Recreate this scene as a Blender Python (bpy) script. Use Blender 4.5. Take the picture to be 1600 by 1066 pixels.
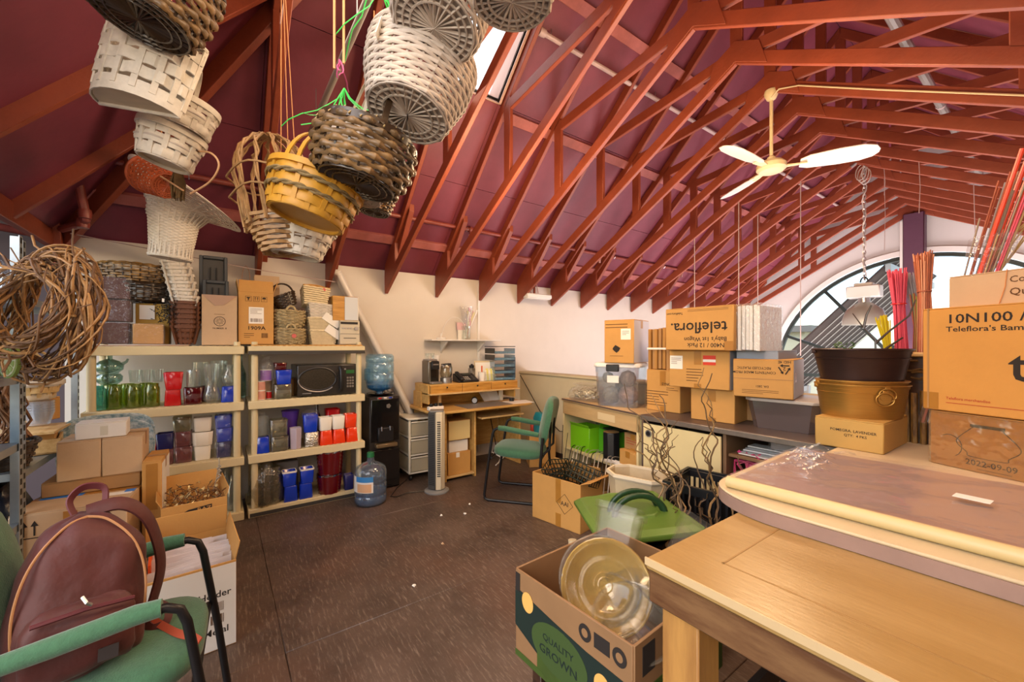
import bpy, bmesh, math, random
from mathutils import Vector, Matrix
R = math.radians; PI = math.pi; cos = math.cos; sin = math.sin
for _o in list(bpy.data.objects): bpy.data.objects.remove(_o)
S = bpy.context.scene; COL = S.collection
rnd = random.Random(7)

# ------------------------------------------------------------------ camera, world, lights, exposure
cam = bpy.data.cameras.new('camera'); cam.sensor_width = 36; cam.lens = 635/1600*36
cam.shift_y = 7/1600; cam.clip_start = 0.02; cam.clip_end = 300
camo = bpy.data.objects.new('camera', cam); COL.objects.link(camo)
camo.location = (0, 0, 1.37); camo.rotation_euler = (R(90), 0, R(54.2)); S.camera = camo

W = bpy.data.worlds.new('world'); S.world = W; W.use_nodes = True
nt = W.node_tree; bg = nt.nodes['Background']
sky = nt.nodes.new('ShaderNodeTexSky'); sky.sky_type = 'NISHITA'; sky.sun_disc = False
sky.sun_elevation = R(38); sky.sun_rotation = R(150); sky.air_density = 1.0; sky.dust_density = 1.2; sky.ozone_density = 1.2
nt.links.new(sky.outputs[0], bg.inputs[0]); bg.inputs[1].default_value = 0.42

def lamp(name, kind, loc, energy, col, size=0.5, sizey=None, rot=(0, 0, 0), spread=None):
    l = bpy.data.lights.new(name, kind); l.energy = energy; l.color = col
    if kind == 'AREA':
        l.size = size
        if sizey: l.shape = 'RECTANGLE'; l.size_y = sizey
        if spread: l.spread = spread
    elif kind == 'SUN': l.angle = size
    else: l.shadow_soft_size = size
    o = bpy.data.objects.new(name, l); COL.objects.link(o); o.location = loc; o.rotation_euler = rot
    return o
WARM = (1.0, 0.70, 0.40); NEUT = (1.0, 0.84, 0.66); COOL = (0.82, 0.88, 1.0)
lamp('ceiling_lamp', 'POINT', (-0.9, 0.5, 2.75), 36, WARM, 0.30)
lamp('ceiling_lamp', 'POINT', (-0.7, 1.55, 2.95), 46, (1.0, 0.58, 0.26), 0.25)
lamp('ceiling_lamp', 'POINT', (-2.5, 1.9, 2.35), 62, WARM, 0.25)
lamp('ceiling_lamp', 'POINT', (-0.4, -0.7, 2.5), 20, NEUT, 0.35)
lamp('ceiling_lamp', 'POINT', (-1.2, 2.9, 2.5), 52, WARM, 0.25)
lamp('upward_fill', 'AREA', (-1.5, 8.3, -0.6), 330, (1.0, 0.86, 0.86), 3.6, 1.2, (R(140), 0, 0))  # added unseen fill from below, standing in for window daylight
lamp('upward_fill', 'AREA', (-1.5, 5.2, 0.2), 170, (1.0, 0.84, 0.84), 3.0, 1.8, (R(180), 0, 0))  # second added fill, brightens the truss undersides
lamp('soft_fill', 'AREA', (-1.4, 0.6, 3.1), 26, NEUT, 2.2, 1.8)  # broad unseen overhead light without a lamp body
lamp('soft_fill', 'AREA', (0.7, -1.5, 2.3), 38, NEUT, 2.2, 1.4, (R(68), 0, R(50)))  # unseen fill added behind the camera to lift the shelves
sun = lamp('sun', 'SUN', (-3, 3, 9), 6.0, (1.0, 0.96, 0.9), 0.02)
sun.rotation_euler = Vector((0.55, -0.12, -0.83)).to_track_quat('-Z', 'Y').to_euler()
vs = S.view_settings; S.display_settings.display_device = 'sRGB'
vs.view_transform = 'Standard'; vs.look = 'None'; vs.gamma = 1; vs.use_curve_mapping = False; vs.exposure = 0.12

# ------------------------------------------------------------------ materials
def lin(h):
    if isinstance(h, str):
        h = h.lstrip('#'); c = [int(h[i:i+2], 16)/255 for i in (0, 2, 4)]
    else: c = h
    return tuple((x/12.92 if x <= .04045 else ((x+.055)/1.055)**2.4) for x in c) + (1,)
MC = {}
def mat(name, col, rough=.55, metal=0, n=None, bump=None, col2=None, trans=0, coat=0, emit=None, spec=None, stretch=(1, 1, 1), sheen=0):
    """principled material; n=(scale, amount) mottles towards col2 (or darker); bump=(scale, strength)"""
    if name in MC: return MC[name]
    m = bpy.data.materials.new(name); m.use_nodes = True; t = m.node_tree; b = t.nodes['Principled BSDF']
    c = lin(col); b.inputs['Base Color'].default_value = c; b.inputs['Roughness'].default_value = rough
    b.inputs['Metallic'].default_value = metal; b.inputs['Coat Weight'].default_value = coat
    if spec is not None: b.inputs['Specular IOR Level'].default_value = spec
    if sheen: b.inputs['Sheen Weight'].default_value = sheen
    if trans: b.inputs['Transmission Weight'].default_value = trans
    if emit: b.inputs['Emission Color'].default_value = lin(emit[0]); b.inputs['Emission Strength'].default_value = emit[1]
    if n or bump:
        tc = t.nodes.new('ShaderNodeTexCoord'); mp = t.nodes.new('ShaderNodeMapping'); mp.inputs['Scale'].default_value = stretch
        t.links.new(tc.outputs['Object'], mp.inputs[0])
    if n:
        nz = t.nodes.new('ShaderNodeTexNoise'); nz.inputs['Scale'].default_value = n[0]; nz.inputs['Detail'].default_value = 6; nz.inputs['Roughness'].default_value = .65
        t.links.new(mp.outputs[0], nz.inputs['Vector'])
        rp = t.nodes.new('ShaderNodeValToRGB'); rp.color_ramp.elements[0].position = .36; rp.color_ramp.elements[1].position = .64
        c2 = lin(col2) if col2 else tuple(x*(1-n[1]) for x in c[:3]) + (1,)
        rp.color_ramp.elements[0].color = c2; rp.color_ramp.elements[1].color = c
        t.links.new(nz.outputs[0], rp.inputs[0]); t.links.new(rp.outputs[0], b.inputs['Base Color'])
    if bump:
        n2 = t.nodes.new('ShaderNodeTexNoise'); n2.inputs['Scale'].default_value = bump[0]; n2.inputs['Detail'].default_value = 4
        t.links.new(mp.outputs[0], n2.inputs['Vector'])
        bp = t.nodes.new('ShaderNodeBump'); bp.inputs['Strength'].default_value = bump[1]; bp.inputs['Distance'].default_value = .01
        t.links.new(n2.outputs[0], bp.inputs['Height']); t.links.new(bp.outputs[0], b.inputs['Normal'])
    MC[name] = m; return m
def film(name, col='#ffffff', gloss=.12, rough=.08, body=0.0, bcol=None, bump=None):
    """thin clear wall: see-through tint + mirror sheen that grows at grazing angles (+ a little milky body)"""
    if name in MC: return MC[name]
    m = bpy.data.materials.new(name); m.use_nodes = True; t = m.node_tree; t.nodes.remove(t.nodes['Principled BSDF'])
    out = t.nodes['Material Output']
    tr = t.nodes.new('ShaderNodeBsdfTransparent'); tr.inputs[0].default_value = lin(col)
    gl = t.nodes.new('ShaderNodeBsdfGlossy'); gl.inputs[0].default_value = (1, 1, 1, 1); gl.inputs[1].default_value = rough
    base = tr
    if body:
        df = t.nodes.new('ShaderNodeBsdfTranslucent') if False else t.nodes.new('ShaderNodeBsdfDiffuse'); df.inputs[0].default_value = lin(bcol or col)
        mx0 = t.nodes.new('ShaderNodeMixShader'); mx0.inputs[0].default_value = body
        t.links.new(tr.outputs[0], mx0.inputs[1]); t.links.new(df.outputs[0], mx0.inputs[2]); base = mx0
    lw = t.nodes.new('ShaderNodeLayerWeight'); lw.inputs[0].default_value = .35
    mr = t.nodes.new('ShaderNodeMapRange'); mr.inputs[3].default_value = gloss*.5; mr.inputs[4].default_value = min(1, gloss*4)
    t.links.new(lw.outputs['Facing'], mr.inputs[0])
    mx = t.nodes.new('ShaderNodeMixShader'); t.links.new(mr.outputs[0], mx.inputs[0]); t.links.new(base.outputs[0], mx.inputs[1]); t.links.new(gl.outputs[0], mx.inputs[2])
    if bump:
        tc = t.nodes.new('ShaderNodeTexCoord'); n2 = t.nodes.new('ShaderNodeTexNoise'); n2.inputs['Scale'].default_value = bump[0]
        t.links.new(tc.outputs['Object'], n2.inputs['Vector'])
        bp = t.nodes.new('ShaderNodeBump'); bp.inputs['Strength'].default_value = bump[1]; bp.inputs['Distance'].default_value = .02
        t.links.new(n2.outputs[0], bp.inputs['Height']); t.links.new(bp.outputs[0], gl.inputs['Normal'])
    t.links.new(mx.outputs[0], out.inputs[0]); MC[name] = m; return m

# ------------------------------------------------------------------ mesh builder
class MB:
    def __init__(s): s.v = []; s.f = []
    def add(s, vs, fs, M=None):
        b = len(s.v)
        s.v += [tuple(M @ Vector(p)) for p in vs] if M is not None else [tuple(p) for p in vs]
        s.f += [tuple(i+b for i in f) for f in fs]; return s
    def box(s, c, d, rz=0, M=None):
        x, y, z = d[0]/2, d[1]/2, d[2]/2
        vs = [(-x, -y, -z), (x, -y, -z), (x, y, -z), (-x, y, -z), (-x, -y, z), (x, -y, z), (x, y, z), (-x, y, z)]
        m = Matrix.Translation(c) @ (Matrix.Rotation(rz, 4, 'Z') if not isinstance(rz, Matrix) else rz)
        if M is not None: m = M @ m
        return s.add(vs, [(0, 3, 2, 1), (4, 5, 6, 7), (0, 1, 5, 4), (1, 2, 6, 5), (2, 3, 7, 6), (3, 0, 4, 7)], m)
    def loft(s, rings, cap0=True, cap1=True, closed=True):
        b = len(s.v); n = len(rings[0])
        for r in rings: s.v += [tuple(p) for p in r]
        for i in range(len(rings)-1):
            for k in range(n if closed else n-1):
                k2 = (k+1) % n; s.f.append((b+i*n+k, b+i*n+k2, b+(i+1)*n+k2, b+(i+1)*n+k))
        if cap0: s.f.append(tuple(b+k for k in range(n-1, -1, -1)))
        if cap1: s.f.append(tuple(b+(len(rings)-1)*n+k for k in range(n)))
        return s
    def cyl(s, p0, p1, r0, r1=None, n=12, cap=True):
        p0, p1 = Vector(p0), Vector(p1); r1 = r0 if r1 is None else r1
        d = (p1-p0).normalized(); a = d.orthogonal().normalized(); c = d.cross(a)
        ring = lambda p, r: [p + (a*cos(2*PI*k/n) + c*sin(2*PI*k/n))*r for k in range(n)]
        return s.loft([ring(p0, r0), ring(p1, r1)], cap, cap)
    def tube(s, pts, r, n=6, closed=False, flat=1.0, up=None):
        pts = [Vector(p) for p in pts]; N = len(pts); rs = r if isinstance(r, (list, tuple)) else [r]*N
        rings = []; prev = None
        for i, p in enumerate(pts):
            if closed: t = pts[(i+1) % N] - pts[i-1]
            else: t = pts[min(i+1, N-1)] - pts[max(i-1, 0)]
            if t.length < 1e-9: t = Vector((0, 0, 1))
            t.normalize()
            if up is not None: a = (up - t*up.dot(t))
            elif prev is None: a = t.orthogonal()
            else: a = prev - t*prev.dot(t)
            if a.length < 1e-6: a = t.orthogonal()
            a.normalize(); prev = a; c = t.cross(a)
            rings.append([p + (a*cos(2*PI*(k+.5)/n) + c*sin(2*PI*(k+.5)/n)*flat)*rs[i] for k in range(n)])
        if closed: rings.append(rings[0]); return s.loft(rings, False, False)
        return s.loft(rings)
    def lathe(s, prof, n=24, c=(0, 0, 0), sx=1, sy=1, M=None, cap0=False, cap1=False):
        rings = [[Vector((c[0]+r*cos(2*PI*k/n)*sx, c[1]+r*sin(2*PI*k/n)*sy, c[2]+z)) for k in range(n)] for r, z in prof]
        if M is not None: rings = [[M @ p for p in r] for r in rings]
        return s.loft(rings, cap0, cap1)
    def prism(s, poly, z0, z1, M=None):
        a = [Vector((x, y, z0)) for x, y in poly]; b = [Vector((x, y, z1)) for x, y in poly]
        if M is not None: a = [M @ p for p in a]; b = [M @ p for p in b]
        return s.loft([a, b])
    def o(s, name, m, parent=None, bev=0, seg=1, loc=None, rot=None, kind=None, smooth=True, sub=0, label=None, ang=35):
        me = bpy.data.meshes.new(name); me.from_pydata(s.v, [], s.f); me.update()
        bm = bmesh.new(); bm.from_mesh(me); bmesh.ops.recalc_face_normals(bm, faces=bm.faces); bm.to_mesh(me); bm.free()
        if m is not None: me.materials.append(m)
        if smooth:
            me.shade_smooth(); me.set_sharp_from_angle(angle=R(ang))
        ob = bpy.data.objects.new(name, me); COL.objects.link(ob)
        if parent: ob.parent = parent
        if loc: ob.location = loc
        if rot: ob.rotation_euler = rot
        if kind: ob['kind'] = kind
        if label: ob['label'] = label
        if bev:
            b = ob.modifiers.new('edge', 'BEVEL'); b.width = bev; b.segments = seg; b.limit_method = 'ANGLE'; b.angle_limit = R(40)
        if sub:
            b = ob.modifiers.new('sub', 'SUBSURF'); b.levels = sub; b.render_levels = sub
        return ob
def T(name, label, cat, loc=(0, 0, 0), rz=0, group=None, rot=None, kind=None):
    o = bpy.data.objects.new(name, None); COL.objects.link(o); o.empty_display_size = .05
    o.location = loc; o.rotation_euler = rot if rot else (0, 0, rz)
    return tag(o, label, cat, group, kind)
def tag(o, label=None, cat=None, group=None, kind=None):
    if label: o['label'] = label
    if cat: o['category'] = cat
    if group: o['group'] = group
    if kind: o['kind'] = kind
    return o
def dup(root, loc=None, rot=None, label=None, group=None, scale=None):
    r = root.copy(); COL.objects.link(r)
    if loc is not None: r.location = loc
    if rot is not None: r.rotation_euler = rot
    if scale is not None: r.scale = scale
    if label: r['label'] = label
    if group: r['group'] = group
    for ch in root.children:
        c = ch.copy(); COL.objects.link(c); c.parent = r
        for g in ch.children:
            d = g.copy(); COL.objects.link(d); d.parent = c
    return r
def box1(name, c, d, m, parent=None, bev=0, rz=0, kind=None, label=None): return MB().box(c, d, rz).o(name, m, parent, bev=bev, kind=kind, label=label)
def text(s, size, loc, rot, m, parent, name='printed_text', align='CENTER', sx=1, bold=.012):
    c = bpy.data.curves.new(name, 'FONT'); c.body = s; c.size = size; c.align_x = align; c.align_y = 'CENTER'; c.resolution_u = 2; c.offset = size*bold
    c.materials.append(m); o0 = bpy.data.objects.new(name, c); COL.objects.link(o0); bpy.context.view_layer.update()
    me = bpy.data.meshes.new_from_object(o0.evaluated_get(bpy.context.evaluated_depsgraph_get())); bpy.data.objects.remove(o0); bpy.data.curves.remove(c)
    if not me.materials: me.materials.append(m)
    o = bpy.data.objects.new(name, me); COL.objects.link(o); o.parent = parent; o['kind'] = 'stuff'
    o.location = loc; o.rotation_euler = rot; o.scale = (sx, 1, 1); return o
def smooth(pts, n=5):
    P = [Vector(p) for p in pts]; out = []
    for i in range(len(P)-1):
        a, b, c, d = P[max(i-1, 0)], P[i], P[i+1], P[min(i+2, len(P)-1)]
        for k in range(n):
            t = k/n; out.append(.5*((2*b)+(c-a)*t+(2*a-5*b+4*c-d)*t*t+(3*b-a-3*c+d)*t**3))
    return out + [P[-1]]
def arc(c, r, a0, a1, n, ax='xz', ry=None):
    out = []; ry = ry or r
    for i in range(n+1):
        a = R(a0+(a1-a0)*i/n); u, v = r*cos(a), ry*sin(a)
        out.append({'xz': (c[0]+u, c[1], c[2]+v), 'yz': (c[0], c[1]+u, c[2]+v), 'xy': (c[0]+u, c[1]+v, c[2])}[ax])
    return out
# ------------------------------------------------------------------ shared materials
M_WALL = mat('white_wall_paint', '#d9d2c8', .7, n=(1.2, .07), bump=(60, .05))
M_GABLE = mat('white_gable_paint', '#d6d4d2', .7, n=(1.5, .05))
M_BLACK = mat('black_plastic', '#17171a', .38)
M_PONY = mat('cream_wall_paint', '#cbbd9c', .65, n=(2.0, .08))
M_DECK = mat('cool_cast_roof_boards', '#783242', .55, n=(2.2, .22), bump=(25, .1))  # oxide red with a cool light cast put into the colour
M_TRUSS = mat('oxide_red_lumber', '#8f432a', .5, n=(6, .2), bump=(40, .15), stretch=(1, 1, 1))
M_BATT = mat('faded_red_batten', '#a8605a', .6, n=(8, .25))
M_PIPE = mat('red_painted_pipe', '#8c4238', .4, n=(14, .25))
M_PALEPIPE = mat('pale_conduit', '#bfa9a4', .4, n=(6, .15))
def floor_mat():
    m = mat('dark_plywood_floor', '#5c4b41', .42, n=(3.1, .3), bump=(30, .12), col2='#43352d')
    t = m.node_tree; b = t.nodes['Principled BSDF']
    tc = t.nodes.new('ShaderNodeTexCoord')
    mp = t.nodes.new('ShaderNodeMapping'); mp.inputs['Scale'].default_value = (3, 22, 1); mp.inputs['Rotation'].default_value = (0, 0, R(25))
    t.links.new(tc.outputs['Object'], mp.inputs[0])
    nz = t.nodes.new('ShaderNodeTexNoise'); nz.inputs['Scale'].default_value = 4; nz.inputs['Detail'].default_value = 8; nz.inputs['Roughness'].default_value = .7
    t.links.new(mp.outputs[0], nz.inputs['Vector'])
    rp = t.nodes.new('ShaderNodeValToRGB'); rp.color_ramp.elements[0].position = .52; rp.color_ramp.elements[1].position = .74
    t.links.new(nz.outputs[0], rp.inputs[0])
    n3 = t.nodes.new('ShaderNodeTexNoise'); n3.inputs['Scale'].default_value = 1.3; n3.inputs['Detail'].default_value = 5
    t.links.new(tc.outputs['Object'], n3.inputs['Vector'])
    r3 = t.nodes.new('ShaderNodeValToRGB'); r3.color_ramp.elements[0].position = .5; r3.color_ramp.elements[1].position = .72; r3.color_ramp.elements[1].color = (.6, .6, .6, 1)
    t.links.new(n3.outputs[0], r3.inputs[0])
    old = b.inputs['Base Color'].links[0].from_socket
    mx0 = t.nodes.new('ShaderNodeMix'); mx0.data_type = 'RGBA'; t.links.new(r3.outputs[0], mx0.inputs[0]); t.links.new(old, mx0.inputs[6]); mx0.inputs[7].default_value = lin('#60402f')
    mx = t.nodes.new('ShaderNodeMix'); mx.data_type = 'RGBA'; mx.inputs[7].default_value = lin('#a08f80')
    ml = t.nodes.new('ShaderNodeMath'); ml.operation = 'MULTIPLY'; ml.inputs[1].default_value = .6
    t.links.new(rp.outputs[0], ml.inputs[0]); t.links.new(ml.outputs[0], mx.inputs[0]); t.links.new(mx0.outputs[2], mx.inputs[6]); t.links.new(mx.outputs[2], b.inputs['Base Color'])
    mr = t.nodes.new('ShaderNodeMapRange'); mr.inputs[3].default_value = .34; mr.inputs[4].default_value = .6
    t.links.new(n3.outputs[0], mr.inputs[0]); t.links.new(mr.outputs[0], b.inputs['Roughness'])
    return m
M_FLOOR = floor_mat()
M_WHITE = mat('white_paint', '#e4e2de', .45); M_BLACK = mat('black_plastic', '#17171a', .38); M_BLACKM = mat('black_steel', '#1b1a1c', .35, .3)
M_INK = mat('black_ink', '#241c17', .8); M_INKR = mat('red_ink', '#a8361f', .8); M_INKB = mat('blue_ink', '#1c4a9a', .7)
M_LABEL = mat('paper_label', '#e6e2da', .6); M_STEEL = mat('brushed_steel', '#b9bcc0', .3, .9); M_CHROME = mat('chrome', '#d8d8da', .12, 1)
WOOD = lambda name, a, b, s=5, st=(1, 8, 8), r=.45: mat(name, a, r, n=(s, .3), col2=b, bump=(30, .08), stretch=st)
M_OAK = WOOD('golden_oak', '#c89546', '#a8752e'); M_BIRCH = WOOD('pale_birch', '#d6b883', '#bf9c62')

# ------------------------------------------------------------------ room shell
XW, YP, YE, XR, RX = -4.35, 3.27, 9.25, 1.3, -1.52          # left wall, pony wall, end wall, right wall, ridge
# the floor: plywood sheets with open joints
fl = T('floor', 'dark brown scuffed plywood floor with sheet joints', None, kind='structure')
xs = [-4.5, -3.28, -2.06, -.84, .38, 1.6]; ys = [-2.2, .24, 2.68, 3.4]
MB().box((-1.45, .6, -.05), (6.1, 5.6, .06)).o('subfloor', M_FLOOR, fl)
for i in range(5):
    for j in range(3):
        a, b, c, d = xs[i], xs[i+1], ys[j], ys[j+1]
        ob = MB().box(((a+b)/2, (c+d)/2, -.011), (b-a-.0012, d-c-.0012, .022)).o('plywood_sheet', M_FLOOR, fl, bev=.003)
MB().box((-1.5, 6.4, -2.55), (6.4, 6.4, .1)).o('floor', mat('lower_floor', '#6e5e50', .6, n=(3, .2)), kind='structure')
MB().box((XW-.06, 4.19, 1.05), (.12, 10.22, 2.26)).o('wall_left', M_WALL, kind='structure')
MB().box((XW-.06, 6.4, -1.3), (.12, 6.3, 2.5)).o('wall_left', M_WALL, kind='structure')
MB().box((XW+.008, 2.62, 1.1), (.016, .03, 2.1)).o('trim_1', M_WHITE, kind='structure', bev=.003)
# pony wall with its cap at the edge of the open stairwell
MB().box((-1.5, YP+.06, .5), (5.7, .12, 1.0)).o('wall_back', M_PONY, kind='structure')
MB().box((-1.5, YP+.06, 1.015), (5.7, .16, .03)).o('trim_2', M_PONY, kind='structure', bev=.006)
MB().box((XR+.06, 3.5, .6), (.12, 11.6, 3.4)).o('wall_right', M_WALL, kind='structure')
MB().box((-3.55, YP-.008, .05), (1.6, .016, .10)).o('baseboard_back', mat('dark_base', '#3a2c26', .5), kind='structure', bev=.003)
# left wing wall past the roof hip
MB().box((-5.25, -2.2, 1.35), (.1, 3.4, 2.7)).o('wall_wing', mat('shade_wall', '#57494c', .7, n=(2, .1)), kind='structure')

# roof deck
SL, SB = .95, .57
def deck_z(x): return 2.2 + SL*(RX - XW - abs(x-RX))
# skylight opening: x from -2.98 to -2.36, y from 1.50 to 2.0
def slab(name, quad, m, th=.03, parent=None):
    q = [Vector(p) for p in quad]; n = (q[1]-q[0]).cross(q[3]-q[0]).normalized()
    if n.z < 0: n = -n
    return MB().loft([q, [p+n*th for p in q]]).o(name, m, parent, kind=None if parent else 'structure')
cl = T('ceiling_left', 'roof boards tinted maroon for cool light above the left slope', None, kind='structure')
def left_panel(x0, x1, y0, y1):
    slab('roof_board', [(x0, y0, deck_z(x0)), (x1, y0, deck_z(x1)), (x1, y1, deck_z(x1)), (x0, y1, deck_z(x0))], M_DECK, parent=cl)
bands = [-4.47, -3.55, -2.98, -2.36, RX]
yy = [-.95, .25, 1.50, 2.0, 3.3, 4.5, 5.7, 6.9, 8.1, 9.4]
for i in range(4):
    for j in range(9):
        if i == 2 and j == 2: continue
        left_panel(bands[i], bands[i+1]-.003, yy[j], yy[j+1]-.003)
for i in range(4):                                                # unseen backing added to keep sun out of the board gaps
    for j in range(9):
        if i == 2 and j == 2: continue
        x0, x1, y0, y1 = bands[i]-.01, bands[i+1]+.01*(i != 1), yy[j]-.01*(j != 3), yy[j+1]+.01*(j != 1)
        slab('leak_backing', [(x0, y0, deck_z(x0)+.045), (x1, y0, deck_z(x1)+.045), (x1, y1, deck_z(x1)+.045), (x0, y1, deck_z(x0)+.045)], M_BLACK, th=.01, parent=cl)
cr = T('ceiling_right', 'roof boards tinted maroon for cool light above the right slope', None, kind='structure')
bandr = [RX, -.6, .35, 1.45]
for i in range(3):
    for j in range(9):
        x0, x1 = bandr[i], bandr[i+1]; y0, y1 = yy[j], yy[j+1]
        slab('roof_board', [(x0, y0, deck_z(x0)), (x1, y0, deck_z(x1)), (x1, y1, deck_z(x1)), (x0, y1, deck_z(x0))], M_DECK, parent=cr)
def skylight_mat():
    m = bpy.data.materials.new('frosted_skylight'); m.use_nodes = True; t = m.node_tree; b = t.nodes['Principled BSDF']; t.nodes.remove(b)
    tr = t.nodes.new('ShaderNodeBsdfTranslucent'); tr.inputs[0].default_value = (.95, .95, .93, 1); t.links.new(tr.outputs[0], t.nodes['Material Output'].inputs[0]); return m
film('clear_glass', '#f6f9f9', .012, .02)
# skylight kerb and pane
sk = T('window_1', 'bright skylight cut through the left roof slope', None, kind='structure')
for (xa, ya, xb, yb) in ((-2.98, 1.5, -2.36, 1.5), (-2.98, 2.0, -2.36, 2.0), (-2.98, 1.5, -2.98, 2.0), (-2.36, 1.5, -2.36, 2.0)):
    a, b = Vector((xa, ya, deck_z(xa))), Vector((xb, yb, deck_z(xb))); up = Vector((-SL, 0, 1)).normalized()
    MB().loft([[a-up*.01, b-up*.01, b+up*.22, a+up*.22], [p+Vector((.015, .015, 0)) for p in (a-up*.01, b-up*.01, b+up*.22, a+up*.22)]]).o('kerb_board', mat('pale_kerb', '#c9a99a', .6), sk)
up = Vector((-SL, 0, 1)).normalized()*.22
q = [Vector((x, y, deck_z(x)))+up for x, y in ((-3.0, 1.48), (-2.34, 1.48), (-2.34, 2.02), (-3.0, 2.02))]
MB().loft([q, [p+up*.001 for p in q]], False, True).o('pane', skylight_mat(), sk)

# hip end on the wing side: boards rising towards the room, with jack rafters under them
ch = T('ceiling_hip', 'maroon roof boards of the hip end beyond the wreath', None, kind='structure')
HS = 1.1
hz = lambda y: 2.2 + HS*(y+.95)
for (x0, x1) in ((-4.4, -3.5), (-3.5, -2.6), (-2.6, -1.4)):
    q = []
    for x, y in ((x0, -.97), (x1, -.97)): q.append(Vector((x, y, hz(y))))
    for x in (x1, x0):
        y = -.95 + max(.0, SL*(x-XW))/HS; q.append(Vector((x, y, hz(y))))
    slab('roof_board', q, M_DECK, parent=ch)
def beam(m, a, b, w, h, up=Vector((0, 0, 1))):
    a, b = Vector(a), Vector(b); t = (b-a).normalized(); s = t.cross(up).normalized(); u = s.cross(t).normalized()
    r = lambda p: [p+s*w/2+u*h/2, p-s*w/2+u*h/2, p-s*w/2-u*h/2, p+s*w/2-u*h/2]
    return m.loft([r(a), r(b)])
for x in (-3.55, -2.75):
    y1 = -.95 + SL*(x-XW)/HS
    o_ = beam(MB(), (x, -1.0, hz(-1.0)-.05), (x, y1, hz(y1)-.05), .04, .075).o('hip_rafter', M_TRUSS, bev=.003, kind='structure')
beam(MB(), (XW, -.95, 2.12), (-2.4, .735, 3.97), .045, .16).o('hip_rafter', M_TRUSS, bev=.003, kind='structure')
beam(MB(), (-4.2, -.946, 2.26), (-3.9, -1.45, 3.15), .05, .10).o('hip_rafter', M_TRUSS, bev=.004, kind='structure')
beam(MB(), (-4.2, -.964, 2.44), (-3.84, -1.31, 3.33), .05, .09).o('hip_rafter', M_TRUSS, bev=.004, kind='structure')
beam(MB(), (-4.3, -.97, 2.13), (-1.5, -.97, 2.13), .045, .12).o('eave_beam', M_TRUSS, bev=.004, kind='structure')
beam(MB(), (-4.27, -.93, 1.90), (-4.20, -.955, 2.50), .05, .06, Vector((0, 1, 0))).o('hip_post', M_TRUSS, bev=.004, kind='structure')
MB().box((-4.85, -2.2, 2.62), (1.0, 3.0, .04)).o('ceiling_wing', M_DECK, kind='structure')
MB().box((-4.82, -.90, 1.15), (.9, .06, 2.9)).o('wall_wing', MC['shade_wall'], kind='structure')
MB().cyl((-5.1, -1.05, 2.28), (-4.5, -1.9, 2.3), .03).o('wing_pipe', M_PIPE, kind='structure')

# scissor trusses
TH = .038
def poly_xz(pts, t=TH, y=0):
    a = [Vector((x, y-t/2, z)) for x, z in pts]; b = [Vector((x, y+t/2, z)) for x, z in pts]
    return MB().loft([a, b])
def bz(x): return 1.925 + SB*(RX-(-4.33) - abs(x-RX))              # underside of bottom chord
def tz(x): return deck_z(x) - .122                                 # underside of top chord
mir = lambda x: 2*RX - x
def truss_parts(parent):
    for s in (0, 1):
        X = (lambda x: x) if s == 0 else mir
        poly_xz([(X(-4.33), bz(-4.33)), (X(RX), bz(RX)), (X(RX), bz(RX)+.102), (X(-4.33), bz(-4.33)+.102)]).o('bottom_chord', M_TRUSS, parent, bev=.004)
        poly_xz([(X(-4.33), tz(-4.33)+.02), (X(RX), tz(RX)), (X(RX), tz(RX)+.120), (X(-4.33), tz(-4.33)+.120)]).o('top_chord', M_TRUSS, parent, bev=.004)
        a = -2.89
        poly_xz([(X(a-.045), bz(a-.045)+.09), (X(a+.045), bz(a+.045)+.09), (X(a+.045), tz(a+.045)+.03), (X(a-.045), tz(a-.045)+.03)]).o('web_post', M_TRUSS, parent, bev=.004)
        poly_xz([(X(a+.03), tz(a)-.055), (X(RX), bz(RX)+.03), (X(RX), bz(RX)+.12), (X(a+.03), tz(a)+.035)], TH*.94).o('web_diagonal', M_TRUSS, parent, bev=.004)
        poly_xz([(X(-4.33), bz(-4.33)+.09), (X(-4.02), bz(-4.02)+.09), (X(-4.02), tz(-4.02)+.02), (X(-4.33), tz(-4.33)+.03)], TH*1.02).o('heel_block', M_TRUSS, parent, bev=.003)
        poly_xz([(X(-4.19), bz(-4.19)+.10), (X(-3.72), tz(-3.72)-.02), (X(-3.72), tz(-3.72)+.05), (X(-4.25), tz(-4.25)+.05)], .05, .042).o('rafter_end', M_TRUSS, parent, bev=.003)
    poly_xz([(RX-.045, bz(RX)+.09), (RX+.045, bz(RX)+.09), (RX+.045, tz(RX)+.05), (RX-.045, tz(RX)+.05)], TH*.9).o('king_post', M_TRUSS, parent, bev=.004)
    poly_xz([(RX-.22, bz(RX-.22)+.012), (RX, bz(RX)+.012), (RX+.22, bz(RX+.22)+.012), (RX+.17, bz(RX)+.08), (RX, bz(RX)+.17), (RX-.17, bz(RX)+.08)], TH*1.35).o('gusset', M_TRUSS, parent, bev=.002)
t0 = T('roof_truss', 'oxide red scissor roof truss', None, (0, 1.458, 0), kind='structure', group='scissor trusses'); truss_parts(t0)
for k in range(-2, 14):
    if k: dup(t0, (0, 1.458+.588*k, 0))
# jack truss cut by the hip
tj = T('jack_truss', 'short red truss cut off by the hip end', None, (0, -.306, 0), kind='structure')
poly_xz([(-4.33, bz(-4.33)), (-2.55, bz(-2.55)), (-2.55, bz(-2.55)+.102), (-4.33, bz(-4.33)+.102)]).o('bottom_chord', M_TRUSS, tj, bev=.004)
poly_xz([(-4.33, tz(-4.33)+.02), (-3.65, tz(-3.65)), (-3.65, tz(-3.65)+.12), (-4.33, tz(-4.33)+.12)]).o('top_chord', M_TRUSS, tj, bev=.004)
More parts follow.
